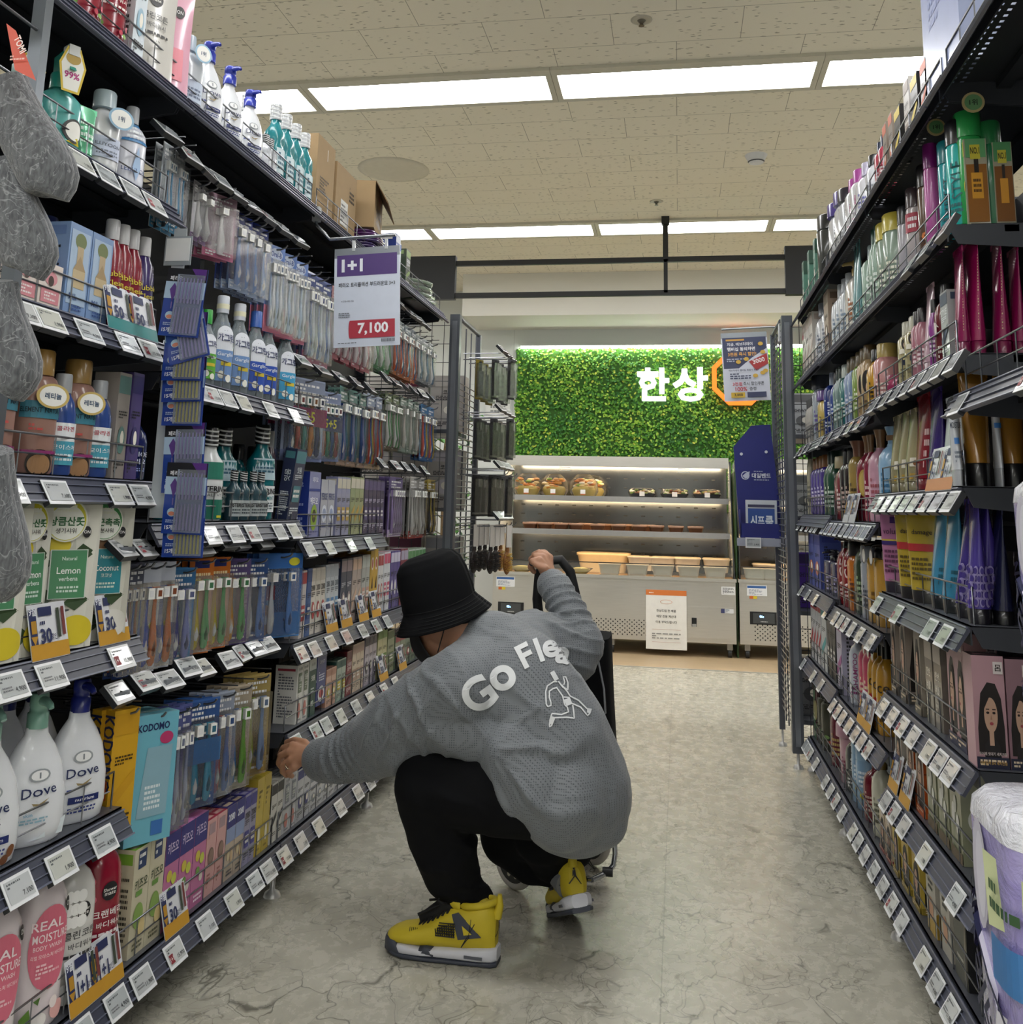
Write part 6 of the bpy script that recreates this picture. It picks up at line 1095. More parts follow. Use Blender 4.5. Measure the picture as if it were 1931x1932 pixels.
    st = MB(); st.art([('r', -1, 0, 1, 1, '#e6e8ea'), ('r', -.95, .7, .9, .92, '#3a66a8'), ('l', -.8, .1, .5, .6, 5, '#8a90a0')], lambda x, z, l: (cx-.05+x, -.002-l, z), .08, .5, .085); st.art([('r', -.6, 0, 0, 1, '#c9662c'), ('r', 0, 0, .6, 1, '#d8c22c')], lambda x, z, l: (cx-.08+x, -.002-l, z), .05, .475, .022); st.build('sticker', t)
    if main:
        dr = MB(); dr.b(hx-.385, hx-.012, -.006, 0, .15, .40, STEEL); d_ = dr.build('access_door', t)
        h = MB(); h.b(hx-.355, hx-.315, -.012, -.006, .24, .31, mat('#2a2c2e', .3, .5)).b(hx-.352, hx-.318, -.014, -.008, .24, .262, mat('#b9b9b6', .2, .8)); h.build('door_latch', d_)
        s2 = MB(); s2.art([('r', -1, 0, 1, 1, '#d8dadd'), ('r', -1, 0, -.4, 1, '#3a3f6a'), ('l', -.3, .1, .9, .9, 4, '#6a7a90')], lambda x, z, l: (hx-.07+x, -.008-l, z), .05, .355, .035); s2.art([('r', -1, 0, 1, 1, '#dfe0e0'), ('l', -.8, .1, .8, .9, 6, '#55585c')], lambda x, z, l: (hx-.06+x, -.003-l, z), .055, .50, .065); s2.build('sticker', t)
    for X in (-hx+.06, hx-.05, 0):
        k = MB(); k.cyl((X, .08, .035), .035, .03, mat('#2a2b2d', .4), 16, 'x'); k.b(X-.022, X+.022, .05, .11, .06, .115, mat('#9a9a98', .3, .7)); k.build('caster', t)
    return t
YC = 8.32
case(-1.56, .455, YC, '', 'wide stainless steel refrigerated deli display case with three glass shelves', '05c')
case(.485, 1.75, YC+.02, '', 'second stainless display case partly hidden by the right shelving', '06c', False)
g = MB(); rr = random.Random(5)
for i in range(900):
    z = rr.uniform(.62, 1.5); y = rr.uniform(YC+.1, YC+.8); m_ = rr.choice(['#3f7d1e', '#2d6a1c', '#245a24']); g.add([(.47+rr.uniform(-.008, .008), y+a*.014, z+b*.014) for a, b in ((-1, 0), (0, 1), (1, .2), (0, -1))], [(0, 1, 2, 3)], m_)
t = empty('leaf_divider', (.47, YC+.4, 0), 0, 'narrow artificial leaf divider between the two display cases', 'wall decoration')
o = g.build('foliage', t, kind='stuff'); o.location = (-.47, -YC-.4, 0); MB().b(-.006, .006, -.32, .4, 0, 1.5, '#1d3a14').build('backing_board', t)
# notice on the case
t = empty('paper_notice', (-.105, YC-.004, .05), 0, 'white paper notice with orange header stuck on the display case front', 'notice')
m = MB(); m.b(-.165, .165, -.002, 0, 0, .47, '#ecebe6'); m.art([('r', -1, .91, 1, 1, '#d87a3a'), ('l', -.85, .935, -.5, .965, 1, '#f2e0d0'), ('e', 0, .8, .3, .035, '#d88a5a'), ('e', 0, .8, .28, .03, '#ecebe6'), ('t', '한상드림 전 제품', 0, .65, .045, '#3a3a38', 1.5), ('t', '매장 전용 계산대', 0, .555, .045, '#3a3a38', 1.5), ('t', '이용 부탁드립니다', 0, .46, .045, '#3a3a38', 1.5), ('r', -.7, .33, .7, .335, '#c9a99a'), ('l', -.7, .17, .7, .28, 3, '#9a9a96'), ('r', -.7, .12, .7, .125, '#c9a99a')], lambda x, z, l: (x, -.002-l, z), .165, 0, .47); m.build('sheet', t)
# food on the case shelves
CL = film()
def food(kind, x, y, z, s=1):
    rr = random.Random(int(x*1000)+int(z*100))
    if kind == 'salad':
        t = empty('salad_platter', (x, y, z)); m = MB(); m.loft([(0, .10*s, .07*s), (.05*s, .13*s, .09*s), (.14*s, .12*s, .085*s), (.20*s, .06*s, .05*s)], CL, 20); m.build('clear_box', t); m = MB()
        m.loft([(.006, .085*s, .06*s), (.06*s, .11*s, .075*s), (.09*s, .09*s, .06*s), (.1*s, .02, .02)], '#b9a254', 16)
        for i in range(26): c_ = rr.choice(['#d8a36a', '#e6c98a', '#c9842c', '#8fa84a', '#e9dcc0', '#d07a3a']); m.sphere((rr.uniform(-.09, .09)*s, rr.uniform(-.06, .02)*s, rr.uniform(.06, .16)*s), (.028*s, .015*s, .012*s), c_, 8, 5)
        m.build('food', t); m = MB(); m.b(-.022, .022, -.0935*s, -.092*s, .02, .065, '#f0ece6').b(-.022, .022, -.094*s, -.093*s, .02, .028, '#c9663a'); m.build('price_sticker', t)
        return t, 'clear domed pack of fruit and vegetable salad', 'food pack'
    if kind == 'box':
        t = empty('meal_box', (x, y, z)); MB().loft([(0, .10, .06), (.045, .125, .08)], '#19191a', 20, e=4).build('tray', t); m = MB()
        for i in range(30): c_ = rr.choice(['#b98a5a', '#d8c9a0', '#a8b06a', '#8a4a2c', '#e6dcc0', '#7a8a3a']); m.sphere((rr.uniform(-.1, .1), rr.uniform(-.065, .03), rr.uniform(.035, .075)), (.02, .014, .011), c_, 8, 5)
        m.build('food', t); MB().loft([(.045, .125, .08), (.085, .11, .07), (.09, .09, .05)], CL, 20, e=4).b(-.02, .025, -.085, -.083, .02, .06, '#e9dfd4').build('clear_lid', t)
        return t, 'black meal box with clear lid', 'food pack'
    if kind == 'cup':
        t = empty('side_dish_cup', (x, y, z)); MB().loft([(0, .052, .052), (.045, .064, .064)], '#4a2a18', 18, e=3).build('dish', t); MB().loft([(.045, .066, .066), (.052, .07, .07), (.062, .066, .066)], mat('#c9a28a', .2, 0, .5), 18, e=3).build('clear_lid', t)
        return t, 'small clear tub of soy dressed side dish', 'food pack'
    if kind == 'tub':
        t = empty('rice_tub', (x, y, z)); m = MB(); m.loft([(0, .075*s, .055*s), (.085*s, .09*s, .068*s), (.088*s, .096*s, .074*s), (.095*s, .096*s, .074*s)], mat('#ece2cf', .3, 0, .1), 22, e=5)
        m.build('tub_body', t); MB().loft([(.0955*s, .094*s, .07*s), (.1*s, .09*s, .066*s)], mat('#e6cfa8', .2, 0, .3), 22, e=5).build('lid', t)
        return t, 'white ribbed plastic tub with film lid', 'food tub'
    if kind == 'bowl':
        t = empty('salad_bowl', (x, y, z)); MB().loft([(0, .05, .05), (.05, .11, .09)], CL, 20).build('clear_bowl', t); m = MB(); m.loft([(.004, .045, .045), (.04, .09, .07), (.055, .04, .04)], '#c9b56a', 16); m.build('food', t)
        return t, 'shallow clear bowl of yellow salad', 'food bowl'
    t = empty('large_tub', (x, y, z)); MB().loft([(0, .2, .1), (.14, .23, .12), (.145, .24, .125), (.165, .24, .125), (.17, .2, .1)], mat('#e6cb9e', .35), 24, e=6).build('tub_body', t)
    return t, 'large cream lidded food tub', 'food tub'
def put_food(kind, px, py, Y, z, place, s=1):
    p = onY(px, py, Y); t, d, c_ = food(kind, p.x, Y, z, s); note(t, d, c_, None, place, p.x)
ORDX = None
for u in (996, 1046, 1102): put_food('salad', u, 930, YC+.44, 1.266, 'top shelf of the display case', 1.0)
put_food('salad', 1118, 930, YC+.68, 1.266, 'back of the top case shelf', 1.0)
for u in (1212, 1273, 1334): put_food('box', u, 935, YC+.45, 1.266, 'top shelf of the display case')
for u in (1001, 1029, 1060, 1088, 1128, 1168, 1207, 1239, 1276, 1313): put_food('cup', u, 1000, YC+.30, .976, 'middle shelf of the display case')
for u in (1012, 1048, 1106, 1142, 1180, 1222): put_food('cup', u, 990, YC+.55, .976, 'back of the middle case shelf')
for u in (1151, 1203, 1251, 1300, 1350): put_food('tub', u, 1080, YC+.13, .616, 'front of the lowest case shelf')
for u, s in ((1210, 1), (1297, 1), (1352, 1), (1250, 1)): put_food('tub', u, 1050, YC+.45, .616+.03, 'back of the lowest case shelf', 1.25)
put_food('big', 1140, 1060, YC+.58, .616, 'back of the lowest case shelf'); put_food('bowl', 985, 1075, YC+.14, .616, 'lower left of the case'); put_food('bowl', 1095, 1080, YC+.14, .616, 'lower middle of the case')
for u in (1425, 1458): put_food('tub', u, 1085, YC+.13, .616, 'second display case'); put_food('tub', u+20, 1060, YC+.5, .616, 'back of the second display case', 1.2)
# ------------------------------------------------------------------ hanging price poster
def frame_board(name, TL, TR, BR, BL, Y, lab, D, hookup):
    a, b, c_, d_ = [onY(*p, Y) for p in (TL, TR, BR, BL)]; w = ((b-a).length+(c_-d_).length)/2; h = ((d_-a).length+(c_-b).length)/2; cen = (a+b+c_+d_)/4
    t = empty(name, (cen.x, Y, cen.z-h/2), 0, lab, 'hanging sign'); t.rotation_euler = (0, -math.atan2(b.z-a.z, b.x-a.x), 0)
    MB().b(-w/2, w/2, 0, .004, 0, h, mat('#cfd6e2', .3)).b(-w/2, w/2, -.001, .005, h-.012, h+.02, mat('#8f959c', .3, .4)).build('holder', t)
    m = MB(); m.art(D, lambda x, z, l: (x, -l, z), w/2, 0, h); m.build('printed_sheet', t)
    return t, w, h, cen
t, w, h, cen = frame_board('hanging_price_sign', (632, 482), (752, 474), (765, 648), (637, 658), 2.93, 'white and purple one plus one sale sign hanging over the left shelves',
 [('r', -1, 0, 1, 1, '#c6cddc'), ('r', -.92, .76, .92, .99, '#4f3a74'), ('t', '1+1', -.45, .875, .14, '#dfe2ea', 1.2, 0, .04), ('t', '페리오 트리플액션 부드러운모 3+3', 0, .665, .05, '#26282e', 1.72, 0, .01), ('t', '※교차구매 가능', -.58, .49, .02, '#5a5e66', .5), ('l', -.85, .31, -.5, .37, 3, '#6a6e78'), ('r', -.5, .09, .86, .28, '#a83444'), ('e', -.5, .185, .04, .095, '#a83444'), ('t', '7,100', .2, .185, .135, '#e9e9ee', 1.2, 0, .03), ('l', -.86, .035, -.3, .05, 1, '#5a5e66')]+[('r', .46+i*.035, .04, .478+i*.035, .075, '#2a2c30') for i in range(12)], None)
m = MB(); A = onY(598, 402, 2.97); B = onY(612, 452, 2.93); Cc = onY(747, 443, 2.93); m.tube([A, A+Vector((0, 0, -.04)), B+Vector((-.0, 0, .02)), B+Vector((.02, 0, 0)), Cc], .0055, mat('#a9adb2', .25, .8), 8); m.b(A.x-.012, A.x+.012, A.y-.01, A.y+.01, A.z-.03, A.z+.02, mat('#b4b8bc', .4)); o = m.build('arm', t)
bpy.context.view_layer.update(); o.matrix_world = Matrix.Identity(4)
k = MB(); k.b(-.05, -.04, -.003, .003, h+.01, h+.045, mat('#dfe3e6', .1, 0, .4)).b(.06, .07, -.003, .003, h+.01, h+.045, mat('#dfe3e6', .1, 0, .4)); k.build('hook_clip', t)
t, w, h, cen = frame_board('membership_poster', (1364, 636), (1448, 632), (1460, 754), (1370, 758), 5.28, 'hanging blue and white membership discount poster beside the right end post',
 [('r', -1, 0, 1, 1, '#c9cddb'), ('p', [(-.95, .5), (-.3, .5), (.3, .66), (.95, .8), (.95, .98), (-.95, .98)], '#3c4260'), ('r', -.8, .93, 0, .955, '#c99a4a'), ('t', '지금, 에브리데이', -.2, .875, .055, '#e6e8f0', 1.3), ('t', '멤버십 동의하면', -.15, .8, .06, '#eef0f6', 1.35, 0, .02), ('t', '3천원 즉시 할인!', -.12, .72, .06, '#e0a85a', 1.4, 0, .02), ('l', -.8, .6, .1, .66, 2, '#a9aec4'),
  ('p', [(.15, .6), (.95, .72), (.98, .56), (.45, .46)], '#a83a3c'), ('t', '3000', .58, .61, .07, '#f0e6e6', .8, 14, .02)]+[('e', x_, z_, .11, .03, '#cba548') for x_, z_ in ((.7, .87), (.78, .74), (.05, .64), (-.3, .6), (.72, .42), (.85, .45), (.4, .38))]+[('t', '에브리데이 멤버십 회원이 되면?', -.1, .47, .032, '#2c3048', 1.3), ('l', -.7, .33, .2, .43, 3, '#4a5068'), ('t', '3천원', -.4, .26, .06, '#b0303c', .6, 0, .02), ('t', '즉시 할인쿠폰', .3, .26, .06, '#26282e', .9, 0, .01), ('t', '100%', -.25, .18, .065, '#b0303c', .6, 0, .02), ('t', '증정', .25, .18, .055, '#26282e', .35, 0, .01), ('r', -.7, .05, -.1, .13, '#c9a83c'), ('t', '3,000', -.38, .09, .05, '#2a2a20', .5, 0, .02), ('r', 0, .05, .82, .13, '#3c4260')], None)
m = MB(); P0, P1 = onY(1362, 622, 5.28), onY(1450, 617, 5.28); E0 = Vector((.52, 5.0, P1.z-.09)); m.tube([P0, P1, P1+Vector((.05, -.02, -.005)), P1+Vector((.075, -.1, -.04)), E0+Vector((.0, .05, .02)), E0], .005, mat('#8f959c', .3, .8), 8); m.b(E0.x-.012, E0.x+.02, E0.y-.03, E0.y+.01, E0.z-.04, E0.z+.05, mat('#c3c6ca', .4)); o = m.build('arm', t); bpy.context.view_layer.update(); o.matrix_world = Matrix.Identity(4)
# ------------------------------------------------------------------ end-cap units beyond the posts
def endcap(side, px, y0, y1, depth=.9):
    s = SIDE[side]['s']; t = empty('end_display_rack', (px, y0, 0), 0, f'grey wire end display rack beyond the {"left" if s > 0 else "right"} shelving', 'display rack'); m = MB(); L = y1-y0
    for i in range(62 if side == 'R' else 52):
        z = .2+i*(1.9/61); m.tube([(0, .0, z), (0, L, z)], .0032, mat('#6d7076', .3, .7), 4)
    for i in range(4): y = .02+i*(L-.04)/3; m.tube([(-s*.006, y, .15), (-s*.006, y, 2.1)], .004, G3, 5)
    m.build('side_wire_panel', t); f = MB()
    f.b(-.014, .014, L, L+.03, .08, 2.12, G3).tube([(0, 0, 2.12), (0, L, 2.12)], .01, G3, 6)
    f.loft([(0, .022, .022, 0, L+.01), (.014, .02, .02, 0, L+.01), (.02, .006, .006, 0, L+.01), (.08, .006, .006, 0, L+.01)], mat('#c3c2c0', .35, .4), 12); f.build('frame', t)
    b = MB(); b.b(-s*(depth), -s*.03, 0, .012, .1, 2.0, G2) if False else None
    sh = MB()
    for z in (.2, .7, 1.15, 1.55): sh.b(-s*.05, -s*depth, .03, L, z-.02, z, G3)
    sh.build('shelf', t); return t
endcap('R', .515, 4.965, 5.36); endcap('L', -1.115, 4.86, 5.30)
rr = random.Random(9)
for (z, cs) in ((.2, ('#6a6a70', '#1f6a44', '#2c4a8a', '#5a2f8a')), (.7, ('#4a2a90', '#8a4a3a', '#4a2a90')), (1.15, ('#c9cccf', '#5a5f64', '#8f9396')), (1.55, ('#b9bcc0', '#7a8a84', '#cfd0cc'))):
    for i, c_ in enumerate(cs*2):
        if i > 4: break
        h = rr.uniform(.2, .34); o = k_box(.14, h, .12, side='R', c=c_, acc=dark(c_, .6), seed=i+3); o.location = (.64+i*.155, 5.2, z+.001); note(o, 'carton seen through the wire grid', 'box', None, f'right end rack, {"bottom" if z < .5 else "second" if z < 1 else "third" if z < 1.4 else "top"} shelf', .6+i)
for (z, cs) in ((.7, ('#9a9aa0', '#6a3a50', '#b9b4b0')), (1.15, ('#c4bfc6', '#a8a3a8', '#c9c6c8')), (1.55, ('#b8b3ae', '#5f1f34', '#b8b3ae'))):
    for i, c_ in enumerate(cs):
        o = k_box(.18, .3, .12, side='L', c='#b5b0ac', acc=c_, seed=i+13, txt='코디', tc='#3a3436'); o.location = (-1.22-i*.2, 5.1, z+.001); note(o, 'bulky tissue carton seen through the wire grid', 'box', None, f'left end rack, {"second" if z < 1 else "third" if z < 1.4 else "top"} shelf', .6+i)
# blue cardboard display on the right end rack
Y5 = 5.30; t = empty('cardboard_display', onY(1432, 1020, Y5), 0, 'dark blue cardboard bandage display clipped beside the right end post', 'cardboard display')
def L3(u, v): return (onY(u, v, Y5).x-t.location.x, onY(u, v, Y5).z-t.location.z)
pl = [L3(*q) for q in ((1397, 1005), (1479, 1005), (1455, 800), (1419, 802), (1385, 842))]
NB = mat('#1b2372', .35); MB().prism(pl, .03, .036, NB).build('back_board', t); m = MB(); z0, x0 = L3(1397, 1005)[1], L3(1397, 1005)[0]; x1 = L3(1480, 1005)[0]
m.b(x0, x1, -.03, -.026, z0-.02, z0+.05, NB).b(x0, x0+.004, -.03, .03, z0-.02, z0+.12, NB).b(x1-.004, x1, -.03, .03, z0-.02, z0+.12, NB).b(x0, x1, -.03, .03, z0-.024, z0-.02, NB); m.build('tray', t)
m = MB(); cxx = (L3(1405, 897)[0]+L3(1455, 897)[0])/2; zz = L3(1430, 897)[1]
m.art([('e', -.72, 0, .26, .7, '#c3c9e0', 20), ('e', -.72, 0, .2, .54, '#1b2372', 20), ('p', [(-.9, -.1), (-.72, .35), (-.45, .7), (-.5, -.3), (-.72, -.5)], '#c3c9e0'), ('t', '대일밴드', .25, .0, .8, '#dde1ee', 1.25, 0, .02), ('l', -.2, .6, .6, .8, 1, '#c3c9e0'), ('l', -.2, -.8, .7, -.6, 1, '#c3c9e0')], lambda x, z, l: (cxx+x, .029-l, zz+z), .085, 0, .032); m.build('printed_logo', t)
m = MB()
for u in (1400, 1447): a_ = L3(u, 856 if u == 1400 else 852); m.cyl((a_[0], .028, a_[1]), .008, .006, '#c9ccd8', 12, 'y')
m.build('plastic_rivet', t)
o = MB(); a_, b_ = L3(1402, 985), L3(1472, 925); ww = .16; hh = .17
t2 = empty('bandage_pack', (t.location.x+(x0+x1)/2-.002, Y5-.005, t.location.z+z0-.0195)); MB().b(-ww/2, ww/2, 0, .01, 0, hh+.02, mat('#c8ced8', .15, 0, 0, 0, .6)).build('pouch', t2)
m = MB(); m.art([('r', -.85, .05, .85, .86, '#2c4f96'), ('p', [(-.85, .05), (.85, .05), (.85, .3), (-.85, .2)], '#3a7ac4'), ('t', '시프', -.25, .5, .3, '#dfe8f4', .9, 0, .03), ('t', '쿨', .5, .45, .4, '#dfe8f4', .5, 0, .03), ('r', -.85, .9, .85, .98, '#3a3a5a')], lambda x, z, l: (x, -.001-l, z), ww/2, 0, hh); m.build('label', t2)
note(t2, 'blue foil cooling patch pack in the cardboard display', 'pouch', None, 'right end post', 1)
o = MB().b(-.13, .13, -.004, .012, -.04, 0, mat('#9ea3b4', .25)).build('price_rail', None, (t.location.x+(x0+x1)/2, Y5-.04, t.location.z+z0-.026)); tag(o, 'short silver price rail under the blue cardboard display', 'price rail')
o = k_tag(1, '3,400'); o.location = (t.location.x+(x0+x1)/2-.05, Y5-.062, t.location.z+z0-.074); note(o, 'electronic price tag under the blue cardboard display', 'price tag', None, 'right end post', 1)
# hair brushes and combs on the left end rack pegs
def k_comb(c, hd): 
    t = empty('hair_accessory_pack'); MB().b(-.03, .03, 0, .001, 0, .21, mat(c, .3, 0, .2)).build('card', t); m = MB(); m.b(-.02, .02, -.012, -.002, .02, .15, hd).b(-.006, .006, -.012, -.002, .15, .2, hd); m.build('accessory', t); MB().b(-.028, .028, -.018, -.002, .01, .19, film()).build('clear_blister', t); return t
def k_brush(c, bc):
    t = empty('hair_brush'); m = MB(); m.tube([(0, 0, .23), (0, 0, .14), (0, 0, .11)], [.007, .009, .012], mat(c, .3), 10); m.build('handle', t)
    h = MB(); h.sphere((0, 0, .055), (.028, .014, .06), mat(c, .35), 12, 9); h.build('brush_head', t); b = MB()
    rr = random.Random(2)
    for i in range(110):
        a = rr.uniform(-1.3, 1.3); z = rr.uniform(.01, .1); rx = .028*math.sqrt(max(0, 1-((z-.055)/.06)**2)); b.tube([(math.sin(a)*rx, -math.cos(a)*.012, z), (math.sin(a)*(rx+.006), -math.cos(a)*.028, z)], .0012, bc, 3, False)
    b.build('bristles', t); MB().b(-.018, .018, -.012, -.008, .13, .24, '#cfcac4').build('paper_tag', t); return t
zr = [(1.93, 645, [('#8a7a2c', '#1c1c1e')]*3+[('#3a3a3e', '#1c1c1e')]*4, 0), (1.62, 755, [('#3a3a3e', '#151516')]*4+[('#a9a49c', '#1c1c1e')]*2, 0), (1.33, 860, [('#26262a', '#0f0f10')]*5+[('#4a4a4e', '#1a1a1c')]*2, 0), (1.07, 955, None, 1)]
for zt, v, cols, br in zr:
    for i in range(7):
        X = -1.06+ (i*.032 if i > 2 else i*.02); Yb = 4.93+(i % 3)*.14; xx = -1.06+.035+ (i//3)*.085
        if br: o = (k_brush('#8a5a2c', '#c9a648') if i > 4 else k_brush('#2c2422', '#2a2a2c')); zz = zt-.24; dsc = ('wooden cushion brush with golden bristles' if i > 4 else 'round dark hair brush with paper tag')
        else: o = k_comb(*cols[i % len(cols)]); zz = zt-.22; dsc = 'hair clip pack' if cols[i % len(cols)][0] != '#8a7a2c' else 'yellow banded comb pack'
        o.location = (xx, Yb, zz); o.rotation_euler = (0, 0, R_(60)); note(o, dsc, 'hair brush' if br else 'hair accessory', None, f'left end rack {["", "highest", "second", "third", "lowest"][zr.index((zt, v, cols, br))+1]} pegs', Yb)
    for j in range(3):
        h = inst(('peg2',), lambda: MB().tube([(-.0, 0, 0), (.23, 0, 0), (.25, 0, .008), (.255, 0, .02)], .003, WIRE, 6).tube([(0, 0, .03), (.2, 0, .032)], .0025, WIRE, 5).build('peg_hook')); h.location = (-1.113, 4.93+j*.14, zt-.008); note(h, 'long wire peg hook on the left end rack', 'hook', None, f'at height row {["", "highest", "second", "third", "lowest"][zr.index((zt, v, cols, br))+1]}', j)
        o = inst(('tag', 1), lambda: k_tag(1)); o.location = (-.885, 4.93+j*.14, zt+.03); o.rotation_euler = (Matrix.Rotation(R_(80), 3, 'Z') @ Matrix.Rotation(R_(-45), 3, 'X')).to_euler(); note(o, 'electronic price tag on a long peg', 'price tag', None, f'left end rack {["", "highest", "second", "third", "lowest"][zr.index((zt, v, cols, br))+1]} pegs', j)
# potted climbing plant behind the left rack
P = onY(900, 1200, 7.6); t = empty('potted_plant', (-1.93, 7.9, 0), 0, 'leafy green climbing plant standing left of the display case', 'potted plant')
MB().loft([(0, .13, .13), (.3, .17, .17), (.33, .18, .18), (.33, .15, .15)], '#b9b4a8', 24).build('pot', t)
m = MB(); m.tube([(0, 0, .3), (.02, 0, .8), (0, .02, 1.5), (.03, 0, 1.9)], [.025, .02, .015, .006], '#6a5438', 8)
rr = random.Random(11); lm = MB(); gs = [mat(c_, .4) for c_ in ('#2f5a26', '#3f7030', '#4f8438', '#254a22')]
for b_ in range(34):
    z = .55+b_*.042; a = b_*2.4; L = rr.uniform(.18, .36); e = Vector((math.cos(a)*L, math.sin(a)*L*.6, rr.uniform(.02, .16))); base = Vector((0.01, 0, z)); m.tube([base, base+e*.5+Vector((0, 0, .03)), base+e], [.005, .004, .002], '#5a5a30', 4)
    for q in range(9):
        p = base+e*(.35+.08*q)+Vector((rr.uniform(-.03, .03), rr.uniform(-.03, .03), rr.uniform(-.03, .03))); s = rr.uniform(.03, .05); M3 = Euler((rr.uniform(-1, 1), rr.uniform(-1, 1), rr.uniform(0, 6.3))).to_matrix()
        lm.add([p+M3 @ Vector(v_) for v_ in ((0, 0, 0), (s*.7, s*.4, .006), (s*1.5, 0, -.006), (s*.7, -s*.4, .006))], [(0, 1, 2, 3)], gs[rr.randrange(4)])
m.build('stem', t); lm.build('foliage', t)
t = empty('wall_notice', (-1.81, 9.69, 1.97), 0, 'white wall notice with orange header left of the green wall', 'notice'); m = MB(); m.b(-.13, .13, -.004, 0, 0, .44, '#dfe0de'); m.art([('r', -1, .88, 1, 1, '#d0703a'), ('l', -.6, .3, .6, .7, 4, '#8a8d8c')], lambda x, z, l: (x, -.004-l, z), .13, 0, .44); m.build('sheet', t)
# ------------------------------------------------------------------ goods on top of the third left bay
def carton(u0, u1, vt, vb, Y, dp, lab, name='cardboard_box', D=None, lid=False, rz=0, z=None):
    a, b = onY(u0, vb, Y), onY(u1, vb, Y); h = onY((u0+u1)/2, vt, Y).z-a.z; w = b.x-a.x; z = TOPZ+.001 if z is None else z
    t = empty(name, ((a.x+b.x)/2, Y+dp/2, z), R_(rz), lab, 'cardboard box'); m = MB(); m.b(-w/2, w/2, -dp/2, dp/2, 0, h, mat('#a58a66', .8)); 
    m.art(D or [('l', -.6, .1, .5, .35, 4, '#4a3a28')], flat(w, dp), w/2, 0, h); m.art([('l', -.5, .45, .5, .6, 4, '#4a3a28'), ('r', -.5, .12, .3, .34, '#d8d6d0'), ('r', -.02, .0, .02, 1, '#b99f78')], nearR(w, dp), dp/2, 0, h); m.build('box_body', t)
    if lid: MB().box((w/2-.01, .0, h+.03), (.004, dp, .07), mat('#8f7350', .8), Matrix.Rotation(R_(25), 3, 'Y')).build('flap', t)
    return t
YB = 3.02
t = empty('cardboard_box', (-1.33, 3.10, TOPZ+.001), 0, 'tall brown cardboard box on the top left shelf, nearer the camera', 'cardboard box'); 
def cbox(t, w, dp, h, art_front, art_side, flap=False):
    m = MB(); m.b(-w/2, w/2, -dp/2, dp/2, 0, h, mat('#a68c68', .8)); m.art(art_front, flat(w, dp), w/2, 0, h); m.art(art_side, nearR(w, dp), dp/2, 0, h); m.build('box_body', t)
    if flap:
        MB().prism([(w/2, h), (w/2+.05, h-.09), (w/2+.053, h-.088), (w/2+.003, h)], -dp/2, dp/2, mat('#7a6244', .8)).build('flap', t)
BC = [('r', -.7+.07*i, .5, -.67+.07*i, .62, '#3a2c1c') for i in range(16)]+[('l', -.7, .15, .5, .4, 4, '#4a3a28')]
cbox(t, .22, .17, .28, [('l', -.6, .1, .5, .3, 4, '#4a3a28')], [('l', -.6, .3, .4, .5, 5, '#4a3a28'), ('r', .1, .75, .16, .9, '#d8d2c4')])
t = empty('cardboard_box', (-1.33, 3.32, TOPZ+.001), 0, 'brown cardboard box with white shipping label on the top left shelf', 'cardboard box'); cbox(t, .22, .22, .25, [], [('r', -.5, .12, .2, .5, '#d9d9d6'), ('l', -.45, .16, .15, .45, 5, '#5a5a5c'), ('l', .3, .55, .8, .8, 4, '#3a2c1c')])
t = empty('cardboard_box', (-1.36, 3.63, TOPZ+.09), R_(12), 'open brown cardboard box with barcode lying on the purple packs', 'cardboard box'); cbox(t, .32, .3, .19, BC, [('t', 'LG생활', 0, .8, .12, '#a83a34', 1.3), ('l', -.6, .1, .6, .6, 6, '#5a4632')], True)
rr = random.Random(4)
for i in range(7):
    o = MB().loft([(0, .11, .08), (.003, .12, .085), (.009, .12, .085), (.012, .1, .07)], mat('#5a2f6a' if i > 3 else '#39295e', .15, 0, 0, 0, .7), 16, e=4).build('flat_purple_pack'); o.location = (-1.29+rr.uniform(-.01, .01), 3.6, TOPZ+.001+i*.0125); o.rotation_euler = (0, 0, rr.uniform(-.1, .1))
    note(o, f'flat glossy purple pack, {["lowest", "second lowest", "third from bottom", "middle", "third from top", "second from top", "topmost"][i]} of the stack under the open cardboard box', 'pack', 'stacked flat purple packs', 'top left shelf', i)
for i, (y, w_, h_, c_, a_, tx) in enumerate([(3.98, .16, .19, '#1c3f96', '#d3d8e6', 'DERMA'), (4.06, .12, .18, '#c9d4dc', '#2f5ab4', 'D'), (4.2, .13, .18, '#2c3a22', '#7f9a58', 'GREEN')]):
    o = k_box(.07, h_, w_, side='L', c=c_, acc=a_, seed=i, txt=tx, tc='#e6e8ee' if i != 1 else '#2f5ab4'); o.location = (-1.29, y, TOPZ+.001); o.rotation_euler = (0, 0, R_(90)); note(o, ['deep blue and white carton', 'white carton with blue edge', 'dark green carton printed with leaves'][i], 'box', None, 'top shelf of the far left bay', y)
for i in range(4):
    o = MB().loft([(0, .08, .11), (.012, .085, .115), (.016, .07, .1)], mat('#8fa08c', .1, 0, .3, 0, .8), 14, e=4).build('mask_sheet_pack'); o.location = (-1.27, 4.5, TOPZ+.002+i*.028); o.rotation_euler = (R_(4), R_(8), R_(10*i-12)); note(o, f'grey green film pouch, {["lowest", "second lowest", "second highest", "topmost"][i]} of the loose stack near the far left top shelf end', 'pouch', 'loose film pouches', 'on the shelf', i)
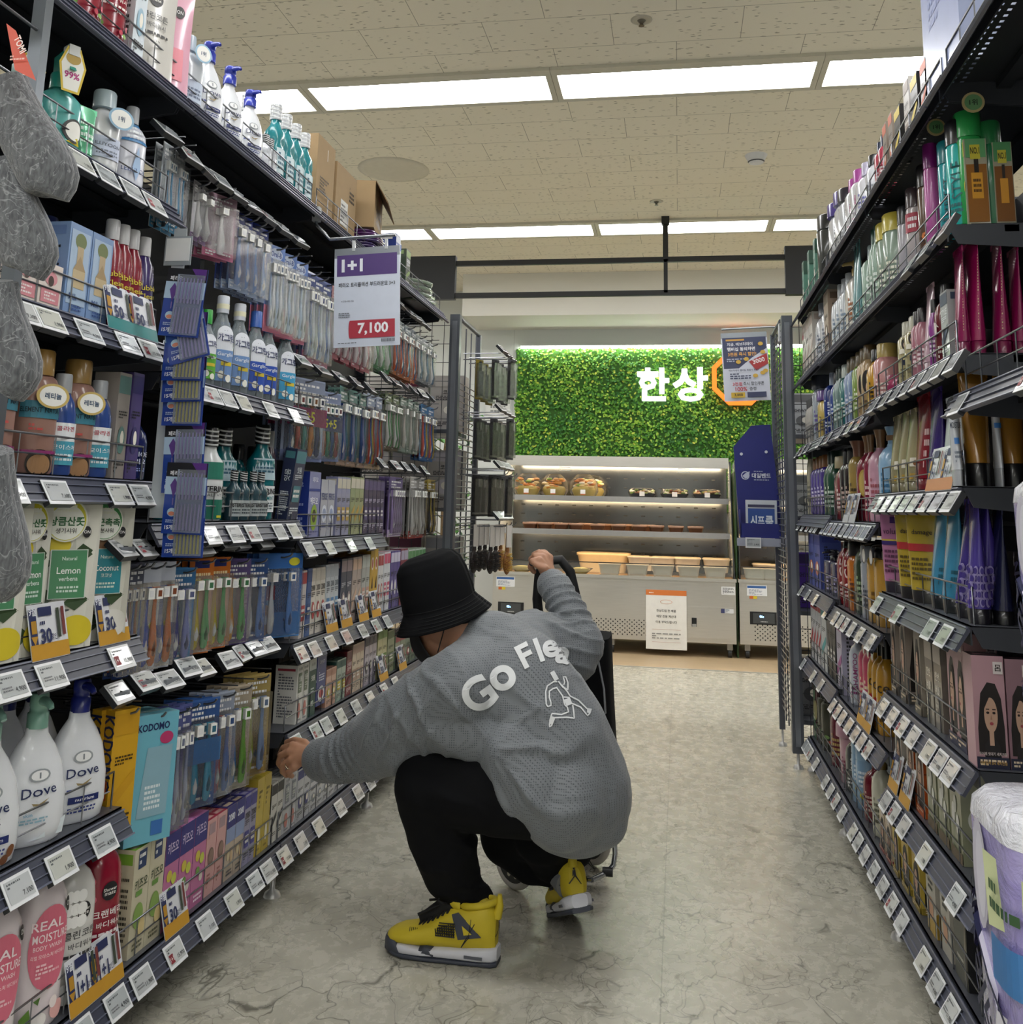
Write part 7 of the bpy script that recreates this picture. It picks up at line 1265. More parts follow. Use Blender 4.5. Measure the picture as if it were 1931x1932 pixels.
# ------------------------------------------------------------------ clip strip of interdental brushes
def k_idb(c):
    t = empty('interdental_brush_pack'); w, h = .10, .155; m = MB(); m.b(-w/2, w/2, 0, .0012, 0, h, mat('#1f3f96', .3, 0, 0, 0, .4))
    m.art([('r', -1, .8, 1, 1, '#17181f'), ('p', [(.2, 1), (.95, 1), (.95, .84), (.6, .84)], '#5a2f86'), ('t', '페리오', -.5, .85, .07, '#e9ebf2', .7, 0, .02), ('r', -1, .55, 1, .8, '#a9c2dc'), ('p', [(-.75, .68), (-.55, .78), (-.35, .68), (-.55, .5)], '#5a3a86' if c != '#c9b83a' else '#8a8a3a'), ('r', -.58, .4, -.52, .5, '#7a6aa8'), ('e', -.55, .3, .22, .06, '#a9c6dc'), ('e', -.55, .28, .16, .03, '#c8806a'), ('t', '15개입', -.52, .09, .07, '#e9ecf6', .75, 0, .02), ('l', -.8, .15, -.25, .2, 2, '#a9b8dc')], lambda x, z, l: (x, -l, z), w/2, 0, h); m.build('backing_card', t)
    p = MB()
    for i in range(7):
        for zz in (.008, .075): p.tube([(-.012+i*.0085, -.004, zz), (-.012+i*.0085, -.004, zz+.045), (-.012+i*.0085, -.004, zz+.058)], [.0026, .002, .0012], mat(c, .35), 6)
    p.build('brushes', t); MB().b(-.018, .046, -.008, -.001, .004, .14, mat('#dfe6f2', .05, 0, .88)).build('clear_blister', t); return t
cs = ['#a594d0', '#a594d0', '#c9b83a', '#c9b83a', '#c9b83a', '#a594d0', '#a594d0', '#c9b83a']; vb_ = [635, 680, 718, 758, 803, 930, 1008, 1052]; yy_ = [0, .012, .024, .036, .048, .06, .048, .06]
sp = empty('clip_strip', onY(338, 470, 2.035), 0, 'clear plastic clip strip hanging from the near left shelf', 'clip strip'); MB().b(-.016, .016, 0, .002, -.62, .05, mat('#c9d0d6', .15, 0, .4)).b(-.034, .034, -.004, -.002, -.04, .03, mat('#a9b2b8', .2, 0, .3)).b(-.03, .03, -.0055, -.004, -.03, .025, '#dfe2e4').build('strip', sp)
for i in range(8):
    o = k_idb(cs[i]); uu = [335, 358, 342, 342, 342, 342, 342, 343][i]; p = onY(uu, vb_[i], 1.96+yy_[i]); o.location = (p.x, 1.96+yy_[i], p.z); o.rotation_euler = (0, R_([-5, 14, -1, 1, 0, 1, -1, 1][i]) * -1, R_(-3)); 
    o['label'] = f'interdental brush pack with {"purple" if cs[i] != "#c9b83a" else "yellow"} brushes, {["topmost", "second", "third", "fourth", "fifth", "sixth", "seventh", "lowest"][i]} on the clip strip'; o['category'] = 'blister pack'; o['group'] = 'interdental brush packs on the clip strip'
# ------------------------------------------------------------------ promotion cards on the left rails
def k_promo(big='30', c='#c9962c'):
    t = empty('promotion_card'); w, h = .115, .085; m = MB(); m.b(-w/2, w/2, 0, .001, -.02, h, mat('#e2e4ea', .3)); m.art([('r', -1, -.22, 1, .12, c), ('r', -.96, .12, -.6, .9, '#27305c'), ('t', '9월', -.78, .85, .2, '#e9ecf4', .36, 0, .02), ('p', [(-.95, .3), (-.6, .3), (-.78, .1)], '#b98a2c'), ('r', -.9, .36, -.64, .64, '#b98a2c'), ('r', -.5, .72, .2, .92, '#27305c'), ('l', -.45, .5, .2, .64, 1, '#27305c'), ('t', big, -.2, .28, .34, '#27305c', .6, 0, .03), ('t', '할인', .2, .24, .14, '#27305c', .3), ('r', .42, .2, .58, .86, '#3a4438'), ('r', .68, .24, .84, .88, '#7a3a3a')], lambda x, z, l: (x, -l, z), w/2, 0, h); m.build('card', t); return t
for (side, z, u, big, place, cc) in [('L', .15, 160, '1+1', 'near left bay bottom shelf', '#c9962c'), ('L', .15, 200, '1+1', 'near left bay bottom shelf', '#c9962c'), ('L', .15, 330, '30', 'second left bay bottom shelf', '#c9962c'), ('L', .86, 92, '30', 'near left bay third shelf up', '#c9962c'), ('L', .86, 212, '30', 'near left bay third shelf up', '#c9962c'), ('L', 1.52, 228, '50', 'near left bay fifth shelf up', '#3f8a8a'), ('L', 1.52, 268, '50', 'near left bay fifth shelf up', '#3f8a8a'),
    ('L', .725, 624, '1+1', 'third left bay middle shelf', '#c9962c'), ('L', .725, 652, '1+1', 'third left bay middle shelf', '#c9962c'), ('L', .725, 684, '30', 'third left bay middle shelf', '#c9962c'), ('L', .725, 708, '30', 'third left bay middle shelf', '#c9962c'), ('L', .46, 722, '30', 'third left bay lower shelf', '#c9962c'), ('L', .46, 758, '30', 'third left bay lower shelf', '#c9962c'),
    ('R', .41, 1690, '1+1', 'second right bay lower shelf', '#c9962c'), ('R', .41, 1712, '1+1', 'second right bay lower shelf', '#c9962c'), ('R', .49, 1640, '30', 'third right bay second shelf', '#c9962c'), ('R', .49, 1628, '30', 'third right bay second shelf', '#c9962c'), ('R', 1.225, 1765, '1+1', 'second right bay fourth shelf', '#c98a5a'), ('R', 1.225, 1790, '1+1', 'second right bay fourth shelf', '#c98a5a'), ('R', 1.14, 1600, '30', 'third right bay fourth shelf', '#b9bcc0'), ('R', 1.14, 1612, '30', 'third right bay fourth shelf', '#b9bcc0')]:
    s = SIDE[side]['s']; x = SIDE[side]['x']-s*.002; o = inst(('promo', big, cc), lambda: k_promo(big, cc)); o.location = (x+s*.006, yat(u, z+.03, x), z+.012); o.rotation_euler = (Matrix.Rotation(R_(90*s), 3, 'Z') @ Matrix.Rotation(R_(-14), 3, 'X')).to_euler(); note(o, f'white and {"teal" if cc == "#3f8a8a" else "yellow" if cc == "#c9962c" else "orange" if cc == "#c98a5a" else "grey"} promotion card', 'promotion card', None, place, o.location.y)
# ------------------------------------------------------------------ grey socks hanging by the camera on the left
SK = mat('#6f7174', .95); nt = SK.node_tree
sock_m, nts, Bs, Ns, Ls = nodemat('heather_knit'); v_ = mapping(Ns, Ls, (60, 60, 18)); nz_ = noise(Ns, Ls, v_, 3, 4); n2_ = noise(Ns, Ls, mapping(Ns, Ls, (1, 1, 1)), 26, 2, .5, 1.5)
Ls(mixc(Ns, Ls, ramp(Ns, Ls, nz_.outputs[0], .35, .7), '#44464a', '#6f7275'), Bs.inputs['Base Color']); Bs.inputs['Roughness'].default_value = .95; Bs.inputs['Sheen Weight'].default_value = .4
c1 = mixc(Ns, Ls, ramp(Ns, Ls, nz_.outputs[0], .3, .7), '#43454a', '#6c6f73'); c2 = mixc(Ns, Ls, ramp(Ns, Ls, n2_.outputs[0], .495, .51), c1, '#9a9da0'); 
mk = val(Ns, Ls, 'MULTIPLY', ramp(Ns, Ls, n2_.outputs[0], .485, .5), ramp(Ns, Ls, n2_.outputs[0], .515, .5)); Ls(mixc(Ns, Ls, val(Ns, Ls, 'MULTIPLY', mk, .5), c1, '#aeb1b4'), Bs.inputs['Base Color'])
bp_ = Ns('ShaderNodeBump'); bp_.inputs['Strength'].default_value = .6; bp_.inputs['Distance'].default_value = .003; Ls(nz_.outputs[0], bp_.inputs['Height']); Ls(bp_.outputs[0], Bs.inputs['Normal'])
YS = 1.30
for i, (ut, ub, v0, v1) in enumerate([(10, 100, 150, 385), (0, 60, 300, 532), (-10, 30, 530, 755), (-40, 15, 560, 600), (-20, 18, 850, 1130)]):
    if i == 3: continue
    a, b = onY(ut, v0, YS), onY(ub, v1, YS+.02*i); t = empty('sock_pair', a, 0); m = MB(); L = (b-a)
    for k_, off in ((0, 0), (1, .022)):
        pts = [Vector((0, off, 0)), L*.3+Vector((-.01, off, 0)), L*.62+Vector((.006, off, 0)), L*.86+Vector((.012, off, 0)), L*.93+Vector((.0, off, .0))]
        m.tube(pts, [.030, .042, .048, .047, .026], sock_m, 20)
    V_ = m.V; o = m.build('knit_sock', t); o.scale = (1, .55, 1); o.modifiers.new('s', 'SUBSURF').levels = 1; o.modifiers['s'].render_levels = 1
    if i == 0:
        g_ = MB(); Q = [onY(*q, YS-.055)-a for q in ((12, 44), (30, 58), (68, 152), (28, 132))]; g_.add(Q, [(0, 1, 2, 3)], mat('#cf5a48', .5)); o2 = (Q[0]+Q[2])/2; g_.art([('t', 'TOMI', 0, 0, 1, '#f0dcd6', 2.6, -62, .02), ('l', -1.2, -2.2, 1, -1.4, 2, '#e8b8ae')], lambda x, z, l: (o2.x+x, o2.y-.003-l, o2.z+z+.01), .012, 0, .012); g_.build('paper_band', t)
    t['label'] = ['grey patterned folded sock pair with red paper band, topmost at the left edge', 'grey patterned sock pair hanging second from the top at the left edge', 'grey patterned sock pair hanging third at the left edge', '', 'grey patterned sock pair hanging lowest at the left edge'][i]; t['category'] = 'socks'; t['group'] = 'grey socks hanging at the left edge'
p = onY(18, 20, YS+.03); t = empty('display_pole', (p.x, YS+.1, 0), 0, 'grey metal pole holding the socks at the left edge', 'pole'); MB().b(-.012, .012, 0, .02, 0, 2.2, mat('#6f757c', .3, .5)).build('pole_body', t)
for v in (30, 330, 560, 850): q = onY(18, v, YS+.05); MB().tube([(0, .01, q.z), (0.0, -.12, q.z), (0, -.13, q.z+.012)], .003, WIRE, 6).build('peg', t)
# ------------------------------------------------------------------ tissue packs at the right edge
fm, nt3, B3, N3, L3_ = nodemat('printed_tissue_film'); v_ = mapping(N3, L3_, (1, 1, 1)); n_ = noise(N3, L3_, v_, 7, 4, .6, 1); L3_(mixc(N3, L3_, ramp(N3, L3_, n_.outputs[0], .4, .6), '#8e84c4', '#a9a0d6'), B3.inputs['Base Color']); B3.inputs['Roughness'].default_value = .18; B3.inputs['Coat Weight'].default_value = .5
n9 = noise(N3, L3_, v_, 26, 4, .6, 2); bp = N3('ShaderNodeBump'); bp.inputs['Strength'].default_value = .7; bp.inputs['Distance'].default_value = .008; L3_(n9.outputs[0], bp.inputs['Height']); L3_(bp.outputs[0], B3.inputs['Normal'])
wm, nt4, B4, N4, L4 = nodemat('clear_film_over_white'); v_ = mapping(N4, L4, (1, 1, 1)); n_ = noise(N4, L4, v_, 30, 4, .6, 2); L4(mixc(N4, L4, n_.outputs[0], '#b9bac4', '#e9eaf2'), B4.inputs['Base Color']); B4.inputs['Roughness'].default_value = .12; bp = N4('ShaderNodeBump'); bp.inputs['Strength'].default_value = .9; bp.inputs['Distance'].default_value = .01; L4(n_.outputs[0], bp.inputs['Height']); L4(bp.outputs[0], B4.inputs['Normal'])
def tissue(x0, z0, z1, lab, y=1.36):
    w, d = .42, .2; y -= d; t = empty('tissue_pack', (x0+w/2, y+d/2, z0), 0, lab, 'tissue pack', 'lavender tissue packs at the right edge'); h = z1-z0
    m = MB(); m.loft([(0, w/2*.97, d/2*.97), (.02, w/2, d/2), (h*.5, w/2*.985, d/2*.99), (h-.03, w/2, d/2)], fm, 40, e=6, capt=False); m.build('printed_wrap', t)
    m = MB(); m.loft([(h-.03, w/2+.0005, d/2+.0005), (h-.012, w/2*.99, d/2*.985), (h, w/2*.93, d/2*.9), (h+.004, w/2*.5, d/2*.5)], wm, 40, e=6, capb=False); m.build('clear_film_top', t)
    a = MB(); fn = lambda x, z, l: (-w/2*(1-min(.99, abs(x)/(d/2))**6)**(1/6)-.0015-l, -x, z)
    a.art([('p', [(-1, .2), (-.6, .12), (1, .0), (1, .44), (.2, .5), (-.4, .62), (-1, .72)], '#dcdae6'), ('e', -.2, .8, .28, .14, '#c3c0d0'), ('e', -.16, .8, .17, .11, '#d6d4e2'), ('p', [(-1, .73), (-.6, .66), (-.1, .56), (.5, .5), (1, .47), (1, .455), (.5, .485), (-.1, .545), (-.6, .645), (-1, .715)], '#23284a'), ('p', [(-1, .4), (-.4, .3), (.3, .12), (.3, .135), (-.4, .315), (-1, .415)], '#23284a'),
      ('t', '크리넥스', -.3, .47, .13, '#1c2040', 1.4, -48, .03), ('t', '순수소프트', -.45, .24, .05, '#3a3f60', .9, -40), ('t', 'NEW', -.86, .66, .055, '#2a2a34', .5, 60, .01), ('p', [(.05, .88), (.9, .86), (.9, .72), (.15, .7)], '#cfd6a8'), ('l', .2, .74, .85, .83, 2, '#3a5a3a'), ('r', .2, .58, .9, .69, '#3f78b4')], fn, .096, 0, h, 8)
    a.build('printed_design', t); return t
b1 = onY(1822, 1932, 1.36); tz = onY(1822, 1465, 1.36); b2 = onY(1898, 905, 1.36)
tissue(tz.x-.008, tz.z-.42, tz.z, 'lavender pack of toilet rolls at the lower right edge'); tissue(b2.x-.006, tz.z+.005, b2.z, 'lavender pack of toilet rolls above the other at the right edge'); tissue(tz.x+.01, 0, tz.z-.422, 'lavender pack of toilet rolls under the others near the floor')
# ------------------------------------------------------------------ the crouching shopper
from mathutils import noise as mnoise
from mathutils.bvhtree import BVHTree
PR = empty('person', (-.55, 2.75, 0), 0, 'crouching person in grey printed long sleeve top, black trousers, bucket hat and yellow sneakers reaching to shelf', 'person')
P = lambda u, v, Y: onY(u, v, Y)
def caps(m, chain, mt):
    for (a, ra), (b, rb) in zip(chain, chain[1:]):
        n = max(2, int((b-a).length/.02)); m.tube([a.lerp(b, i/n) for i in range(n+1)], [ra+(rb-ra)*i/n for i in range(n+1)], mt, 16)
    for c, r in chain: m.sphere(c, r, mt, 18, 12)
def ell(m, c, r, mt, R=None, n=22, k=14):
    i0 = len(m.V); m.sphere((0, 0, 0), r, mt, n, k)
    for i in range(i0, len(m.V)): v = Vector(m.V[i]); v = (R @ v) if R is not None else v; m.V[i] = tuple(v+Vector(c))
def finish(m, name, vox, sm, parent=PR):
    o = m.build(name, None); remesh(o, vox, sm); o.data.transform(Matrix.Translation(-parent.location) if parent is PR else Matrix.Identity(4)); o.parent = parent; return o
skm, ntk, Bk, Nk, Lk = nodemat('skin'); nz = noise(Nk, Lk, mapping(Nk, Lk, (1, 1, 1)), 25, 4); Lk(mixc(Nk, Lk, nz.outputs[0], '#a8785c', '#c2957a'), Bk.inputs['Base Color']); Bk.inputs['Roughness'].default_value = .5; Bk.inputs['Subsurface Weight'].default_value = .12; Bk.inputs['Subsurface Radius'].default_value = (.01, .004, .002); Bk.inputs['Subsurface Scale'].default_value = .5
# knit jersey cloth: small dimple mesh in the bump and colour
cl, ntc, Bc, Nc, Lc = nodemat('grey_mesh_jersey'); vv = mapping(Nc, Lc, (175, 175, 175)); vo = Nc('ShaderNodeTexVoronoi'); vo.inputs['Randomness'].default_value = .12; vo.inputs['Scale'].default_value = 1; Lc(vv, vo.inputs['Vector'])
dm = ramp(Nc, Lc, vo.outputs['Distance'], .42, .2); Lc(mixc(Nc, Lc, dm, '#74797e', '#50555a'), Bc.inputs['Base Color']); Bc.inputs['Roughness'].default_value = .62; Bc.inputs['Sheen Weight'].default_value = .25
bp = Nc('ShaderNodeBump'); bp.invert = True; bp.inputs['Strength'].default_value = .5; bp.inputs['Distance'].default_value = .0015; Lc(dm, bp.inputs['Height']); Lc(bp.outputs[0], Bc.inputs['Normal'])
BLK = mat('#16171a', .8); bkc, ntb, Bb, Nb, Lb = nodemat('black_twill'); nz = noise(Nb, Lb, mapping(Nb, Lb, (1, 1, 1)), 9, 3); Lb(mixc(Nb, Lb, nz.outputs[0], '#06070a', '#0c0d10'), Bb.inputs['Base Color']); Bb.inputs['Roughness'].default_value = .9; Bb.inputs['Specular IOR Level'].default_value = .2
# ---- body
b = MB(); HC = P(834, 1154, 2.79)
fwd = (P(780, 1205, 2.80)-P(845, 1165, 2.78)).normalized(); upv = (P(826, 1060, 2.78)-P(850, 1165, 2.78)).normalized(); sd = fwd.cross(upv).normalized(); upv = sd.cross(fwd); RH = Matrix((fwd, sd, upv)).transposed()
ell(b, HC, (.098, .076, .115), skm, RH); ell(b, HC+RH @ Vector((.045, 0, -.06)), (.055, .055, .06), skm, RH)
ell(b, HC+RH @ Vector((.095, 0, -.022)), (.02, .014, .026), skm, RH)       # nose under the mask
for s_ in (-1, 1): ell(b, HC+RH @ Vector((-.012, s_*.078, -.02)), (.018, .009, .03), skm, RH, 12, 8)
caps(b, [(HC+RH @ Vector((-.03, 0, -.06)), .058), (P(873, 1200, 2.785), .054), (P(925, 1245, 2.78), .07)], skm)
caps(b, [(P(925, 1250, 2.78), .10), (P(985, 1330, 2.77), .12), (P(1055, 1450, 2.76), .12), (P(1060, 1490, 2.76), .12)], skm)
WL = P(604, 1428, 2.86); WR = P(1041, 1096, 3.09)
caps(b, [(P(870, 1290, 2.63), .055), (P(745, 1385, 2.71), .045), (P(660, 1412, 2.80), .036), (WL, .026)], skm); caps(b, [(P(870, 1290, 2.63), .06), (P(1005, 1215, 2.93), .06)], skm)
caps(b, [(P(1010, 1210, 2.94), .055), (P(1100, 1222, 3.0), .045), (P(1070, 1150, 3.04), .034), (WR, .026)], skm)
caps(b, [(P(1045, 1490, 2.68), .09), (P(812, 1480, 2.67), .065), (P(880, 1700, 2.74), .04)], skm); caps(b, [(P(1050, 1505, 2.85), .09), (P(965, 1590, 2.97), .06), (P(1062, 1640, 2.96), .035)], skm)
def hand(wr, pal, knu, tips, thumb, r=.0092):
    for k in knu: caps(b, [(wr, .022), (pal.lerp(k, .4), .0195), (k, .0135)], skm)
    for k, ch in zip(knu, tips): caps(b, [(k, .0115)]+[(q, rr_) for q, rr_ in zip(ch, (r*1.08, r, r*.88))], skm)
    caps(b, [(wr.lerp(pal, .35), .016)]+[(q, rr_) for q, rr_ in zip(thumb, (.0125, .011, .0095))], skm)
hand(WL, P(572, 1424, 2.875), [P(552, 1407, 2.895), P(547, 1419, 2.880), P(550, 1433, 2.868), P(557, 1446, 2.862)],
 [[P(535, 1411, 2.915), P(528, 1424, 2.935), P(533, 1434, 2.95)], [P(530, 1425, 2.895), P(526, 1440, 2.912), P(533, 1450, 2.93)], [P(535, 1442, 2.876), P(533, 1455, 2.892), P(541, 1463, 2.91)], [P(545, 1456, 2.864), P(545, 1461, 2.876), P(551, 1464, 2.892)]],
 [P(575, 1402, 2.905), P(556, 1397, 2.935), P(541, 1401, 2.955)])
hand(WR, P(1031, 1078, 3.10), [P(1018, 1058, 3.085), P(1023, 1052, 3.105), P(1030, 1049, 3.125), P(1037, 1052, 3.145)],
 [[P(1005, 1058, 3.085), P(1001, 1070, 3.10), P(1008, 1079, 3.115)], [P(1010, 1048, 3.105), P(1002, 1055, 3.125), P(1006, 1067, 3.135)], [P(1018, 1042, 3.125), P(1008, 1046, 3.145), P(1008, 1058, 3.155)], [P(1028, 1042, 3.145), P(1018, 1042, 3.165), P(1014, 1052, 3.172)]],
 [P(1028, 1072, 3.075), P(1017, 1068, 3.075), P(1008, 1062, 3.08)])
finish(b, 'body', .0036, 3)
# ---- shirt
s = MB(); chain = lambda *q: caps(s, [(P(*a[:3]), a[3]) for a in q], cl)
chain((1080, 1492, 2.76, .163), (1035, 1395, 2.76, .172), (970, 1300, 2.77, .168), (945, 1262, 2.78, .14))
chain((868, 1290, 2.64, .098), (940, 1262, 2.78, .135), (1008, 1218, 2.93, .098))
chain((985, 1240, 2.86, .11), (955, 1215, 2.82, .085)); chain((930, 1220, 2.78, .10), (905, 1198, 2.79, .058), (897, 1190, 2.79, .056))
chain((1110, 1522, 2.75, .11), (1060, 1500, 2.68, .13)); chain((1135, 1545, 2.74, .072), (1060, 1535, 2.66, .09), (1010, 1480, 2.64, .10), (965, 1420, 2.64, .09)); chain((1148, 1572, 2.72, .036), (1120, 1572, 2.68, .036), (1075, 1565, 2.64, .036), (1020, 1530, 2.62, .04)); chain((1135, 1500, 2.74, .08), (1150, 1560, 2.72, .045))
chain((868, 1295, 2.64, .105), (800, 1338, 2.67, .103), (735, 1380, 2.71, .092), (672, 1420, 2.79, .074), (640, 1430, 2.82, .068), (618, 1433, 2.845, .060)); chain((850, 1330, 2.66, .10), (760, 1405, 2.69, .07), (690, 1440, 2.76, .05)); chain((838, 1360, 2.64, .08), (900, 1385, 2.65, .075)); chain((616, 1433, 2.847, .063), (608, 1432, 2.855, .060))
chain((1005, 1215, 2.93, .100), (1075, 1235, 2.99, .088), (1095, 1218, 3.0, .073), (1075, 1160, 3.03, .056), (1050, 1112, 3.07, .047)); chain((1052, 1113, 3.07, .052), (1043, 1103, 3.085, .050))
so = finish(s, 'shirt', .0065, 9)
me = so.data; n = len(me.vertices); co = np.zeros(n*3); me.vertices.foreach_get('co', co); co = co.reshape(-1, 3)+np.array(PR.location); nr = np.zeros(n*3); me.vertices.foreach_get('normal', nr); nr = nr.reshape(-1, 3)
nzv = np.array([mnoise.noise(Vector(c)*7) for c in co]); nz2 = np.array([mnoise.noise(Vector((c[0]*13, c[1]*13, c[2]*13+9))) for c in co])
def ridge(ph): return np.clip(np.cos(ph), -.35, 1)**3
def gmask(c, r): return np.exp(-((co-np.array(c))**2).sum(1)/r**2)
dsp = np.zeros(n)
def folds(c, axis, wl, amp, r, warp=2.2): 
    a = np.array(axis); a = a/np.linalg.norm(a); global dsp
    dsp += amp*ridge((co@a)*2*math.pi/wl+warp*nzv*2+nz2*1.2)*gmask(c, r)
E0, E1 = P(735, 1380, 2.66), P(618, 1433, 2.84)
folds(P(655, 1425, 2.76), E1-E0, .038, .016, .085); folds(P(760, 1370, 2.62), (1, .3, -.5), .055, .014, .13); folds(P(820, 1330, 2.58), (.9, .2, .9), .065, .011, .13)
folds(P(1065, 1150, 3.0), P(1050, 1112, 3.07)-P(1095, 1218, 3.0), .034, .013, .085); folds(P(1075, 1225, 2.92), (.3, .2, 1), .045, .009, .1)
folds(P(950, 1180, 2.7), (.5, 0, .85), .09, .004, .12)
A = np.array(P(925, 1405, 2.6)); B = np.array(P(925, 1450, 2.6)); rel = co-A; ang = np.arctan2(rel[:, 2], rel[:, 0]); rad = np.sqrt((rel[:, [0, 2]]**2).sum(1))
dsp += .019*ridge(ang*10+nzv*2.4)*gmask(P(1020, 1480, 2.58), .14)*np.clip((rad-.04)/.07, 0, 1); dsp += .006*ridge(ang*13+nz2*2)*gmask(P(975, 1430, 2.58), .07)
dsp += .006*ridge((co@np.array([.55, 0, .83]))*2*math.pi/.11+nzv*4)*gmask(P(1040, 1360, 2.62), .22); dsp += .0025*nz2
co2 = co+nr*dsp[:, None]-np.array(PR.location); me.vertices.foreach_set('co', co2.ravel()); me.update()
# white print on the back, laid on the cloth
bv = BVHTree.FromPolygons([Vector(v)+PR.location for v in co2], [tuple(p_.vertices) for p_ in me.polygons])
c0 = P(1005, 1290, 2.6); dirn = (c0-Vector((0, 0, EYE))).normalized(); WH = mat('#dfe2e4', .6)
def onshirt(u, v, lift=.0045):
    q = onY(u, v, 2.3); t_ = ray(u, v); h = bv.ray_cast(Vector((0, 0, EYE)), t_.normalized())
    if h[0] is None: return None
    return h[0]-t_.normalized()*lift
def print_glyph(m, ch, cx, cy, hpx, rot, bold=.03, wx=1):
    G, Fs, W = glyphs(ch, bold, 8); bm = bmesh.new(); vs = [bm.verts.new(((x-W/2)*hpx*wx, (y-.5)*hpx, 0)) for x, y in G]
    for f in Fs:
        try: bm.faces.new([vs[i] for i in f])
        except ValueError: pass
    bmesh.ops.triangulate(bm, faces=bm.faces[:]); bmesh.ops.subdivide_edges(bm, edges=[e for e in bm.edges if e.calc_length() > 3], cuts=3); bmesh.ops.triangulate(bm, faces=bm.faces[:])
    a = R_(rot); V_ = []
    for v in bm.verts:
        x, y = v.co.x, v.co.y; u = cx+x*math.cos(a)-y*math.sin(a); w = cy-(x*math.sin(a)+y*math.cos(a)); q = onshirt(u, w); V_.append(q-PR.location if q else None)
    bm.verts.index_update(); Fs2 = [tuple(v.index for v in f.verts) for f in bm.faces if all(V_[v.index] is not None for v in f.verts)]
    m.add([v if v is not None else (0, 0, 0) for v in V_], Fs2, WH, True); bm.free()
pm = MB()
for ch, x, y, hh, ro in (('G', 902, 1310, 66, 36), ('o', 949, 1279, 48, 32), ('F', 992, 1236, 46, 27), ('l', 1017, 1226, 46, 20), ('e', 1039, 1224, 33, 12), ('a', 1063, 1237, 32, -14)): print_glyph(pm, ch, x, y, hh, ro)
def stroke(m, pts, w=3.0):
    Q = []
    for (a, b2) in zip(pts, pts[1:]):
        L = math.hypot(b2[0]-a[0], b2[1]-a[1]); k = max(1, int(L/3))
        for i in range(k): Q.append((a[0]+(b2[0]-a[0])*i/k, a[1]+(b2[1]-a[1])*i/k))
    Q.append(pts[-1]); V_ = []
    for i, q in enumerate(Q):
        a = Q[max(0, i-1)]; c = Q[min(len(Q)-1, i+1)]; dx, dy = c[0]-a[0], c[1]-a[1]; l = math.hypot(dx, dy) or 1; nx, ny = -dy/l*w/2, dx/l*w/2
        p1_, p2_ = onshirt(q[0]+nx, q[1]+ny), onshirt(q[0]-nx, q[1]-ny)
        if p1_ is None or p2_ is None: return
        V_ += [p1_-PR.location, p2_-PR.location]
    m.add(V_, [(2*i, 2*i+1, 2*i+3, 2*i+2) for i in range(len(Q)-1)], WH)
stroke(pm, [(1042, 1267), (1051, 1283)], 9); 
for pl_ in ([(1052, 1286), (1045, 1286), (1033, 1294), (1030, 1305), (1031, 1328), (1034, 1333), (1040, 1331), (1040, 1326), (1037, 1316), (1037, 1304), (1044, 1299), (1052, 1297)], [(1054, 1285), (1062, 1296), (1072, 1301), (1072, 1288), (1068, 1277), (1063, 1277), (1066, 1287), (1064, 1292)], [(1050, 1296), (1062, 1313), (1066, 1330)], [(1060, 1292), (1071, 1305), (1076, 1313), (1092, 1321), (1108, 1337), (1116, 1338), (1113, 1346), (1109, 1350), (1096, 1334), (1080, 1327)], [(1066, 1330), (1071, 1334), (1073, 1343), (1060, 1348), (1042, 1346), (1038, 1358), (1037, 1371), (1041, 1369), (1047, 1354), (1070, 1353), (1084, 1355), (1083, 1343), (1081, 1330)], [(1064, 1315), (1075, 1316)]): stroke(pm, pl_, 2.6)
stroke(pm, [(1070, 1318), (1075, 1330)], 12); stroke(pm, [(1108, 1341), (1114, 1342)], 7); stroke(pm, [(1039, 1366), (1044, 1352)], 6)
po = pm.build('printed_lettering', so)
# ---- trousers
t_ = MB(); tc = lambda *q: caps(t_, [(P(*a[:3]), a[3]) for a in q], bkc)
tc((1060, 1495, 2.76, .125), (1040, 1490, 2.70, .128), (905, 1488, 2.67, .108), (812, 1480, 2.665, .098)); tc((812, 1480, 2.665, .098), (828, 1560, 2.70, .090), (852, 1640, 2.73, .078), (880, 1695, 2.74, .052), (893, 1716, 2.74, .043)); tc((842, 1600, 2.71, .085), (868, 1690, 2.74, .05))
tc((885, 1690, 2.74, .052), (905, 1700, 2.74, .042))
tc((1060, 1500, 2.84, .125), (960, 1575, 2.96, .085)); tc((960, 1575, 2.96, .082), (1005, 1615, 2.97, .075), (1048, 1635, 2.96, .055)); tc((1030, 1560, 2.86, .10), (1045, 1610, 2.92, .075), (1085, 1600, 2.9, .055))
to = finish(t_, 'trousers', .0075, 8)
me = to.data; n = len(me.vertices); co = np.zeros(n*3); me.vertices.foreach_get('co', co); co = co.reshape(-1, 3)+np.array(PR.location); nr = np.zeros(n*3); me.vertices.foreach_get('normal', nr); nr = nr.reshape(-1, 3)
nzv = np.array([mnoise.noise(Vector(c)*8) for c in co]); nz2 = np.array([mnoise.noise(Vector(c)*15) for c in co]); dsp = np.zeros(n)
folds(P(890, 1700, 2.7), (.2, 0, 1), .035, .007, .07); folds(P(850, 1530, 2.6), (.7, 0, .7), .09, .006, .08); folds(P(850, 1620, 2.65), (.6, 0, .8), .1, .005, .15); dsp += .003*nz2
me.vertices.foreach_set('co', (co+nr*dsp[:, None]-np.array(PR.location)).ravel()); me.update()
